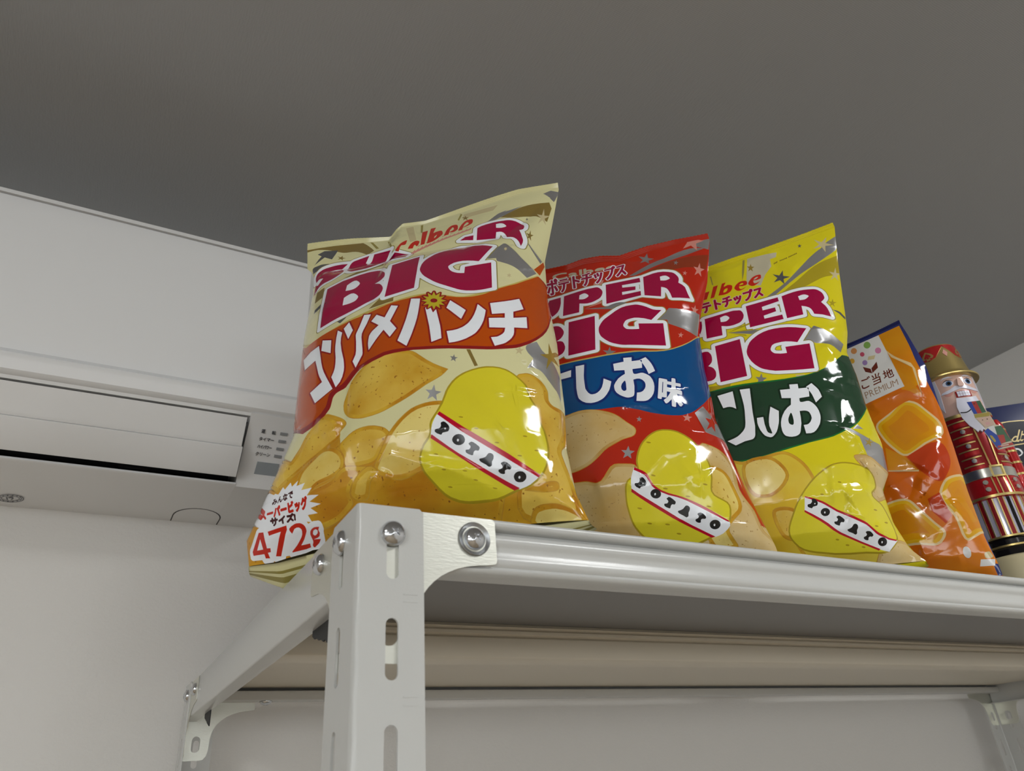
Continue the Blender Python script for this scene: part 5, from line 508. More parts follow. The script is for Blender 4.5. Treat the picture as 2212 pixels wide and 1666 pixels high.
   ('chip_salt_rim', '911,604 897,622 896,627 903,667 928,732 945,787 948,837 947,842 933,872 887,947 878,967 877,972 881,983 896,988 921,990 976,987 1001,983 1026,973 1043,962 1086,925 1116,905 1151,893 1176,901 1181,892 1184,857 1179,807 1166,763 1148,727 1123,697 1093,677 1061,651 1016,624 991,614 966,607 926,602'),
   ('chip_salt', '923,626 920,629 927,664 949,724 968,784 971,839 969,849 953,884 909,954 905,964 908,966 918,967 973,964 993,961 1013,953 1033,940 1088,895 1108,883 1143,872 1158,871 1160,869 1162,854 1157,814 1146,774 1128,739 1103,710 1083,698 1047,669 1008,646 963,630 943,626'),
   ('chip_edge', '944,268 987,284 1011,291 1058,298 1087,295 1115,288 1143,277 1202,212 1280,97 1331,35 1301,-11 1174,-34 1012,-32 874,-3 819,52 830,94 847,144 868,191 901,236'),
   ('chip_salt_rim', '1004,-25 879,1 874,4 827,51 825,56 834,91 853,146 874,191 904,231 949,265 984,278 1009,285 1054,292 1089,289 1114,283 1139,273 1199,207 1274,96 1325,36 1323,31 1300,-4 1294,-7 1174,-29 1014,-27'),
   ('chip_salt', '1011,-3 889,23 853,58 851,63 857,88 873,133 891,173 921,215 961,245 996,258 1041,268 1056,269 1081,268 1106,261 1127,253 1181,193 1255,83 1297,33 1286,17 1281,14 1171,-6'),
   ('chip_edge', '-35,1002 0,1024 51,1038 109,1043 164,1039 208,1024 238,1000 267,966 291,926 306,886 308,850 292,813 261,774 219,737 174,708 132,692 105,689 75,689 46,693 19,701 -3,712 -35,752 -55,816 -62,889 -55,956'),
   ('chip_rim', '48,698 18,707 -2,718 -30,754 -49,814 -56,894 -50,954 -32,996 -27,1001 3,1019 53,1033 108,1038 158,1034 203,1020 237,994 263,963 287,924 301,884 303,854 289,819 253,774 218,743 173,713 133,698 108,694 78,694'),
   ('chip_pale', '55,720 30,727 14,736 -10,766 -27,821 -34,891 -27,951 -13,981 -10,984 15,999 55,1010 105,1015 160,1011 195,998 220,978 243,951 267,911 278,881 280,856 269,831 238,791 200,758 160,733 125,720 105,717 80,717'),
   ('chip_edge', '116,585 138,597 172,602 210,600 247,593 276,582 296,566 314,545 329,521 339,495 343,471 339,441 328,406 311,374 292,350 269,337 251,336 229,338 207,343 185,351 167,361 152,373 140,390 131,410 118,452 111,479 106,510 104,540 107,566'),
   ('chip_rim', '219,345 184,357 169,366 157,376 144,394 129,431 116,481 111,511 109,541 112,566 119,580 139,592 174,597 209,595 244,589 274,577 294,561 311,541 324,518 333,496 338,471 334,441 322,406 306,376 289,355 269,343 249,341'),
   ('chip_pale', '226,367 196,377 181,386 173,393 166,403 156,423 144,463 134,518 132,538 134,558 136,563 146,570 171,574 206,572 236,567 261,557 276,546 292,528 304,508 311,489 314,473 312,448 302,418 286,388 274,373 261,365 251,364'),
   ('potato_rim', '402,725 454,776 482,800 541,844 597,878 626,894 656,907 686,917 717,924 749,928 781,929 812,927 841,923 890,911 913,902 934,891 953,878 983,849 996,832 1005,814 1012,782 1013,756 1009,741 1000,724 990,712 952,676 945,666 945,648 957,634 996,608 1011,594 1023,572 1039,523 1056,452 1062,385 1063,317 1060,306 1048,281 1029,258 1006,237 982,219 960,206 927,196 891,194 776,205 655,208 535,217 384,243 338,255 296,270 261,293 231,323 218,341 207,359 200,377 201,410 211,445 229,482 291,588 341,656'),
   ('potato', '883,207 778,217 653,220 538,229 388,255 343,266 303,280 268,302 243,328 228,347 219,362 213,377 214,412 223,442 240,477 302,582 326,617 379,682 411,717 458,763 518,813 548,834 603,868 658,895 688,905 718,912 748,916 783,917 838,911 888,898 908,891 928,880 959,857 984,827 993,809 999,792 1001,762 996,742 983,722 943,684 935,672 933,667 933,647 934,642 948,625 988,599 1000,587 1012,567 1020,547 1029,517 1045,447 1051,382 1052,337 1051,317 1038,289 1021,267 998,246 973,228 953,216 928,209'),
   ('potato_rim', '946,528 939,523 926,522 916,525 913,530 920,535 933,536 943,533 946,531'),
   ('potato_rim', '1014,433 1006,428 1000,426 987,427 980,432 983,437 1001,442 1012,439 1014,436'),
   ('potato_rim', '912,391 905,387 894,386 884,390 881,395 888,399 899,400 909,396'),
   ('potato_rim', '584,315 578,312 567,312 558,316 555,321 561,324 571,324 581,320'),
   ('potato_rim', '655,271 650,267 639,268 629,271 626,276 632,280 643,279 653,276'),
   ('potato_rim', '777,247 771,243 760,244 750,248 747,253 753,256 764,256 774,252'),
   ('potato_rim', '541,662 534,658 523,658 514,663 512,669 518,673 529,672 538,668'),
   ('potato_rim', '707,753 701,749 689,749 679,753 677,758 683,763 695,763 705,759'),
   ('white', '386,661 468,630 519,605 540,591 618,531 803,427 822,413 887,348 905,334 931,321 959,311 988,302 1051,290 960,206 901,219 863,232 826,248 634,344 607,360 564,390 521,434 479,471 421,512 361,551'),
   ('crimson', '387,664 469,635 521,611 542,597 619,537 805,433 824,419 888,354 907,340 931,328 957,318 985,310 1045,297 1041,286 978,296 949,304 921,313 895,326 877,339 829,389 812,405 793,418 608,524 531,584 510,598 461,622 384,652'),
   ('crimson', '362,558 423,519 480,478 523,442 566,396 582,382 608,365 663,335 754,289 891,227 877,217 743,279 621,340 592,355 548,385 504,430 464,465 358,543'),
   ('black', '437,634 452,639 462,634 470,626 475,617 478,607 477,597 468,583 460,581 436,577 432,574 425,567 419,566 406,571 395,578 392,583 392,588 395,596 399,598 419,601 430,610 434,616 435,630|459,598 454,594 450,594 448,597 449,601 455,604 458,602'),
   ('black', '557,526 551,514 541,504 528,498 513,497 500,500 490,508 484,519 484,531 490,543 500,552 514,558 528,559 541,556 552,548 557,538|522,525 516,517 514,517 510,520 511,529 515,533 520,533 521,531'),
   ('black', '598,483 613,491 620,491 627,489 640,478 651,466 656,458 655,451 648,440 642,438 629,441 624,439 617,434 609,417 606,415 599,416 582,424 572,433 571,439 573,447 576,449 594,449 604,460 605,467 598,480'),
   ('black', '715,413 722,417 734,417 743,411 747,401 745,387 733,369 731,350 727,345 718,340 710,342 698,351 667,364 658,377 663,381 680,385 694,391 701,397'),
   ('black', '798,352 803,355 814,358 829,356 837,353 848,342 854,332 854,325 842,316 827,319 818,316 812,310 810,298 808,295 798,294 785,298 775,307 775,312 778,319 795,324 803,331 804,338 798,349'),
   ('black', '957,276 951,264 940,254 926,248 911,246 897,249 887,257 881,267 881,279 887,291 897,301 911,307 927,309 941,306 952,299 958,289|920,274 914,267 912,266 908,269 909,278 913,282 918,282 920,280'),
   ('green_dark', '-65,1163 -129,1219 -133,1228 -132,1236 -129,1241 -121,1247 -53,1266 -29,1276 -13,1286 7,1301 23,1317 31,1327 40,1344 51,1388 69,1492 74,1548 76,1604 76,1724 79,1732 83,1737 95,1741 183,1737 193,1732 198,1724 199,1716 172,1508 164,1424 167,1422 227,1421 235,1418 239,1412 242,1404 239,1356 243,1355 249,1384 261,1424 287,1493 295,1502 307,1505 315,1501 375,1454 381,1444 380,1428 383,1425 399,1446 419,1467 463,1500 472,1536 415,1545 407,1549 402,1556 401,1564 410,1660 414,1668 419,1672 427,1674 495,1672 498,1676 504,1712 511,1719 519,1721 591,1718 599,1716 605,1712 609,1704 606,1672 611,1669 635,1669 639,1671 647,1679 707,1715 719,1714 727,1708 751,1668 763,1640 775,1588 780,1552 779,1544 774,1536 699,1476 710,1452 718,1416 719,1376 712,1336 695,1292 674,1256 651,1228 623,1204 607,1195 579,1187 551,1187 531,1189 525,1192 520,1200 519,1237 517,1228 515,1227 505,1208 495,1195 479,1183 463,1176 443,1171 415,1169 399,1171 371,1179 359,1186 348,1196 338,1212 333,1232 330,1252 327,1257 308,1228 279,1200 267,1193 255,1188 243,1187 231,1189 215,1195 203,1202 194,1208 183,1220 169,1244 151,1297 139,1244 133,1228 123,1211 107,1199 83,1191 31,1186 -53,1160|541,1308 543,1306 551,1305 571,1310 586,1324 599,1344 604,1360 604,1376 599,1395 591,1402 571,1406 559,1406 554,1404 550,1360|15,1511 -13,1533 -29,1542 -49,1544 -85,1540 -93,1543 -98,1548 -101,1556 -125,1696 -123,1704 -117,1711 -109,1714 27,1735 39,1734 45,1728 48,1716 40,1524 37,1516 31,1511 23,1509|671,1512 675,1509 675,1512 671,1538 667,1542 659,1537 617,1532 647,1528|582,1524 587,1526 603,1528 595,1530 583,1528'),
   ('white', '-107,1697 31,1718 22,1527 -5,1550 -25,1559 -47,1562 -84,1558|94,1723 181,1719 148,1463 139,1331 122,1248 116,1233 108,1222 96,1213 80,1209 27,1204 -56,1178 -115,1230 -67,1242 -44,1250 -21,1260 0,1274 28,1297 44,1315 56,1335 63,1358 69,1383 86,1488 92,1545 94,1604|171,1404 224,1403 220,1334 224,1272 227,1259 234,1249 249,1239 259,1237 263,1243 255,1311 259,1346 267,1381 278,1416 304,1487 364,1440 345,1354 337,1327 315,1275 302,1251 294,1240 278,1223 260,1209 251,1206 242,1205 233,1207 214,1216 198,1229 186,1251 172,1288 165,1329 164,1355|428,1656 514,1654 520,1703 592,1700 586,1650 674,1652 654,1555 565,1544 561,1524 560,1514 568,1506 583,1506 623,1513 639,1512 653,1504 666,1492 677,1478 686,1462 693,1445 700,1414 701,1379 699,1362 695,1342 680,1302 670,1283 648,1253 626,1229 602,1212 576,1205 537,1206 537,1287 565,1289 581,1295 601,1313 616,1338 621,1350 622,1375 617,1399 612,1409 602,1417 589,1422 573,1424 537,1423 532,1364 522,1305 497,1232 490,1218 481,1207 470,1199 456,1193 442,1189 414,1187 391,1191 371,1199 363,1206 355,1219 350,1237 348,1257 350,1297 357,1332 370,1367 386,1397 412,1434 443,1464 479,1488 495,1552 419,1562|460,1415 446,1397 429,1367 424,1353 421,1336 421,1319 424,1312 432,1303 448,1297 459,1308 466,1338 468,1375 466,1405|655,1662 712,1698 740,1648 751,1619 758,1585 762,1550 696,1496 682,1575 672,1610'),
  ]),
 'orange': dict(O=(0.574, 0.1105, 0.001), yaw=67, lean=0, depth=0.03,
  left=[(-0.03, -0.085), (0.0238, -0.085), (0.0569, -0.085), (0.0749, -0.085), (0.0933, -0.085), (0.1384, -0.085), (0.197, -0.085), (0.2295, -0.085), (0.271, -0.085), (0.2859, -0.085)],
  right=[(-0.03, 0.083), (0.0238, 0.083), (0.0569, 0.0811), (0.0749, 0.0814), (0.0933, 0.0817), (0.1384, 0.0845), (0.197, 0.087), (0.2295, 0.0882), (0.271, 0.083), (0.2859, 0.0806)],
  top=[(0, 0.2816), (0.672, 0.2816), (0.9998, 0.2859), (1, 0.2859)],
  bottom=[(0, 0.012), (1, 0.012)],
  creases=[('245,1971 467,2022 727,2042 853,2027 874,1977', 2, 6), ('256,1228 511,1178 344,926 123,921', -2, 8), ('511,1178 748,1385 794,1463', 2, 7), ('432,999 596,1120 728,1273 738,1145 712,977 545,866 464,807', 3, 6), ('819,1595 847,1339 827,840', 1.8, 6), ('684,843 694,723 775,613 819,514', 2.4, 6), ('298,534 327,361', 1.2, 4), ('259,389 606,310', 1.5, 6), ('618,2502 782,2243 771,1913', 1.2, 6), ],
  print=[
   ('jelly_red', '-800,10 795,10 795,600 -800,600'),
   ('jelly_red', '64,2762 552,2812 786,2838 801,2578 813,2409 838,2144 855,1932 860,1836 862,1725 860,1496 853,1272 847,1162 824,840 811,585 811,483 813,429 821,325 832,225 682,231 367,262 34,300 -322,347 -516,377 -728,419 -965,473 -885,652 -773,803 -675,965 -584,1135 -498,1311 -415,1495 -333,1684 -254,1884 -175,2090'),
   ('jelly', '565,2812 786,2838 808,2579 812,2494 816,2339 820,2265 822,2195 814,2135 794,2090 769,2069 737,2056 700,2049 660,2046 617,2046 631,2099'),
   ('cream_line', '573,2627 613,2541 649,2479 677,2441 707,2407 768,2344 787,2261 759,1916 766,2286 614,2484'),
   ('jelly_deep', '594,2348 610,2334 633,2297 658,2249 702,2153 737,2059 751,2012 759,1974 756,1952 741,1948 717,1957 687,1975 613,2029 591,2208 585,2280 585,2330'),
   ('cream_line', '273,1731 289,1758 317,1780 418,1832 520,1910 554,1928 587,1934 605,1932 624,1927 642,1919 674,1900 695,1880 713,1856 796,1706 812,1672 822,1635 825,1595 819,1549 812,1520 791,1487 760,1463 722,1446 645,1419 554,1369 507,1347 464,1337 427,1347 411,1360 396,1378 382,1399 342,1469 316,1524 296,1584 279,1643 272,1675 270,1705'),
   ('jelly_gold', '450,1361 435,1366 425,1375 411,1392 361,1477 335,1532 315,1587 299,1647 292,1677 290,1702 292,1722 305,1745 325,1761 430,1816 530,1893 565,1910 590,1914 615,1908 635,1900 660,1885 684,1862 710,1822 780,1693 794,1662 802,1632 804,1592 800,1557 795,1532 778,1502 750,1480 715,1465 635,1436 545,1387 500,1366 465,1358'),
   ('jelly', '453,1394 441,1405 424,1430 388,1495 364,1545 346,1595 330,1655 322,1700 324,1715 331,1725 348,1738 408,1767 448,1789 548,1866 573,1879 588,1882 603,1879 623,1870 643,1858 656,1845 668,1830 683,1805 750,1680 763,1653 771,1625 772,1595 765,1545 753,1523 733,1508 703,1494 623,1466 530,1415 493,1398 468,1392'),
   ('jelly_deep', '480,1456 475,1459 452,1497 430,1540 417,1567 400,1617 382,1687 387,1692 435,1716 480,1741 575,1814 590,1822 607,1812 623,1792 699,1652 709,1632 713,1617 714,1592 711,1567 709,1562 702,1557 600,1519 505,1468'),
   ('cream_line', '121,913 162,927 208,936 256,939 300,935 336,920 357,901 375,875 419,787 463,707 491,654 534,587 542,565 542,542 535,526 523,508 508,491 477,463 441,449 400,451 311,476 267,485 110,495 -42,517 -74,526 -98,538 -112,595 -82,682 -24,778 49,862'),
   ('jelly_gold', '393,473 318,495 268,505 108,515 -2,530 -37,536 -67,544 -81,554 -91,594 -64,674 -7,767 60,844 128,894 168,908 213,917 253,919 293,915 323,904 340,889 358,864 401,779 445,699 474,644 515,579 522,559 521,544 508,523 493,504 468,482 438,469 403,471'),
   ('jelly', '426,502 406,503 326,526 276,536 116,547 -29,567 -49,572 -53,577 -57,592 -34,662 16,744 86,824 146,867 176,877 216,885 251,887 286,884 306,876 311,872 317,867 331,847 371,766 446,627 485,567 489,557 489,552 481,540 456,514 446,507 431,501'),
   ('jelly_deep', '403,564 338,583 283,594 123,604 13,619 20,639 63,710 123,779 171,814 188,820 223,827 253,829 268,827 273,826 280,819 323,734 365,659 396,599 417,564 413,561'),
   ('cream_line', '605,901 615,927 628,955 644,982 661,1007 680,1028 704,1047 733,1063 762,1076 790,1085 812,1090 842,1074 862,1021 873,955 886,823 915,640 923,549 917,485 891,466 879,473 835,506 819,514 793,503 730,465 701,452 679,450 661,472 655,512 657,620 654,669 642,715 608,807 600,854'),
   ('jelly_gold', '685,474 680,480 675,515 677,620 674,670 662,720 627,815 620,855 625,895 635,922 660,970 677,995 695,1014 715,1030 742,1045 770,1057 810,1068 825,1060 828,1055 843,1015 853,955 867,820 895,635 903,550 899,500 897,495 890,490 845,524 825,533 815,533 785,521 720,482 700,473 690,471'),
   ('jelly', '708,513 709,618 706,678 691,733 658,823 653,853 656,888 673,928 687,953 701,973 714,988 733,1003 758,1017 798,1032 803,1032 811,1008 821,948 835,818 863,633 870,553 868,547 858,553 833,564 823,566 808,564 768,548'),
   ('jelly_deep', '770,612 767,615 764,675 761,695 747,750 715,835 711,855 713,875 726,905 745,935 760,951 764,940 777,810 806,625'),
   ('jelly_red2', '450,1332 617,1402 687,1422 742,1424 776,1398 785,1368 790,1327 790,1280 785,1233 774,1190 759,1152 739,1113 715,1076 691,1046 668,1029 641,1028 613,1043 586,1071 557,1108 529,1150'),
   ('jelly_red2', '498,875 610,915 636,687 568,625 498,756'),
   ('jelly_deep', '296,1479 437,1335 509,1170 258,1236'),
   ('cream_line', '258,1236 511,1178 506,1161 254,1224'),
   ('jelly_red', '189,1992 307,2041 366,2060 424,2071 481,2074 515,2072 549,2069 583,2062 614,2052 643,2038 672,2015 699,1985 722,1951 743,1915 772,1857 806,1766 766,1837 744,1869 719,1895 692,1914 646,1923 594,1915 538,1894 479,1865 418,1832'),
   ('panel', '66,2772 565,2812 642,2086 405,2040 161,2003'),
   ('dot_green', '461,2723 454,2707 443,2697 430,2692 417,2695 405,2704 396,2719 392,2737 394,2756 401,2771 412,2782 425,2787 438,2784 450,2774 459,2759 462,2741'),
   ('dot_orange', '313,2710 307,2697 297,2687 286,2683 274,2686 263,2694 255,2707 252,2723 253,2739 259,2753 268,2763 280,2767 292,2764 303,2756 310,2742 314,2726'),
   ('dot_pink', '542,2610 537,2596 527,2586 516,2582 505,2584 495,2592 487,2605 484,2620 486,2636 491,2650 501,2659 512,2663 524,2661 534,2653 541,2641 544,2625'),
   ('dot_red', '376,2632 372,2622 365,2615 356,2612 347,2613 339,2620 334,2629 331,2641 332,2653 336,2664 343,2671 352,2674 361,2672 369,2666 374,2656 377,2644'),
   ('dot_purple', '379,2514 374,2502 367,2494 357,2491 347,2493 338,2499 332,2510 329,2523 330,2537 335,2549 342,2557 352,2560 362,2559 371,2552 377,2541 380,2528'),
   ('dot_yellow', '262,2590 258,2579 250,2570 240,2567 230,2569 221,2576 214,2587 211,2601 212,2614 217,2627 224,2635 234,2638 244,2636 254,2629 260,2618 263,2604'),
   ('mark_brown', '322,2482 391,2424 393,2360 332,2408'),
   ('mark_brown', '467,2491 462,2409 396,2363 400,2426'),
   ('tan', '406,2588 475,2577 452,2530 388,2546'),
   ('mark_brown', '270,2205 260,2211 255,2221 255,2239 258,2255 260,2257 271,2255 268,2231 270,2225 276,2221 282,2220 298,2221 331,2229 330,2215 324,2211 290,2203 278,2203|284,2303 267,2305 269,2321 300,2320 330,2321 332,2323 329,2333 336,2338 339,2337 346,2317 345,2313 338,2309 336,2311 334,2317 333,2307 330,2305|350,2317 342,2339 350,2344 353,2341 360,2321 352,2316'),
   ('mark_brown', '371,2208 369,2210 371,2223 439,2234 441,2236 441,2252 377,2244 377,2256 379,2258 439,2266 442,2268 443,2282 441,2283 377,2275 375,2276 375,2288 377,2290 409,2294 412,2344 414,2346 423,2347 425,2344 422,2296 456,2298 451,2216 441,2213 439,2219 437,2219|389,2295 376,2330 385,2337 387,2336 393,2324 400,2302|441,2299 433,2303 433,2306 449,2344 459,2340 459,2338'),
   ('mark_brown', '532,2237 527,2245 527,2287 526,2288 520,2286 515,2295 527,2305 528,2339 536,2341 539,2339 538,2315 540,2312 548,2317 549,2353 558,2355 560,2353 560,2325 574,2335 582,2332 581,2281 578,2273 570,2270 561,2269 560,2277 559,2263 550,2262 548,2263 548,2301 540,2297 538,2295 538,2249 544,2248 572,2252 574,2255 576,2269 578,2270 586,2267 586,2255 582,2245 576,2240 544,2236|488,2247 484,2257 485,2259 499,2267 500,2301 498,2304 488,2303 486,2305 486,2313 488,2316 498,2317 500,2319 500,2345 502,2347 510,2348 512,2345 512,2319 522,2320 524,2317 523,2307 511,2305 511,2277 512,2275 520,2280 522,2279 525,2269|560,2281 568,2281 570,2283 570,2316 560,2309'),
   ('mark_tan', '262,2160 265,2077 274,2078 272,2114 288,2117 294,2121 298,2126 300,2140 297,2154 293,2158 287,2161|271,2150 281,2151 288,2149 291,2140 288,2128 281,2125 272,2124|308,2165 311,2083 320,2084 318,2119 324,2120 330,2116 346,2088 356,2089 340,2118 334,2125 340,2131 343,2140 342,2153 340,2159 330,2166|317,2155 327,2156 333,2152 334,2141 331,2134 328,2132 318,2130|396,2174 363,2171 365,2090 399,2095 399,2105 373,2102 372,2126 396,2130 396,2140 372,2137 372,2161 396,2164|460,2182 453,2181 434,2146 414,2177 406,2176 407,2096 416,2097 414,2159 433,2131 452,2164 453,2103 461,2104|477,2185 469,2184 470,2105 478,2107|536,2193 527,2192 527,2143 525,2132 520,2125 510,2121 502,2122 496,2130 494,2187 486,2186 488,2126 491,2118 497,2113 503,2111 510,2111 519,2114 527,2119 532,2126 536,2146|598,2202 590,2201 571,2167 552,2195 544,2194 544,2117 552,2119 552,2178 570,2152 589,2184 589,2126 597,2127'),
   ('panel', '719,276 823,267 805,210 692,219'),
   ('tan', '765,327 779,335 796,338 802,338 808,332 812,321 816,297 814,288 806,282 793,278 778,278 764,280 757,287 757,293 759,311'),
   ('panel', '671,359 668,338 661,321 650,308 638,301 626,303 616,311 610,326 608,344 611,365 618,383 629,397 641,403 653,402 663,393 669,378'),
  ]),
}
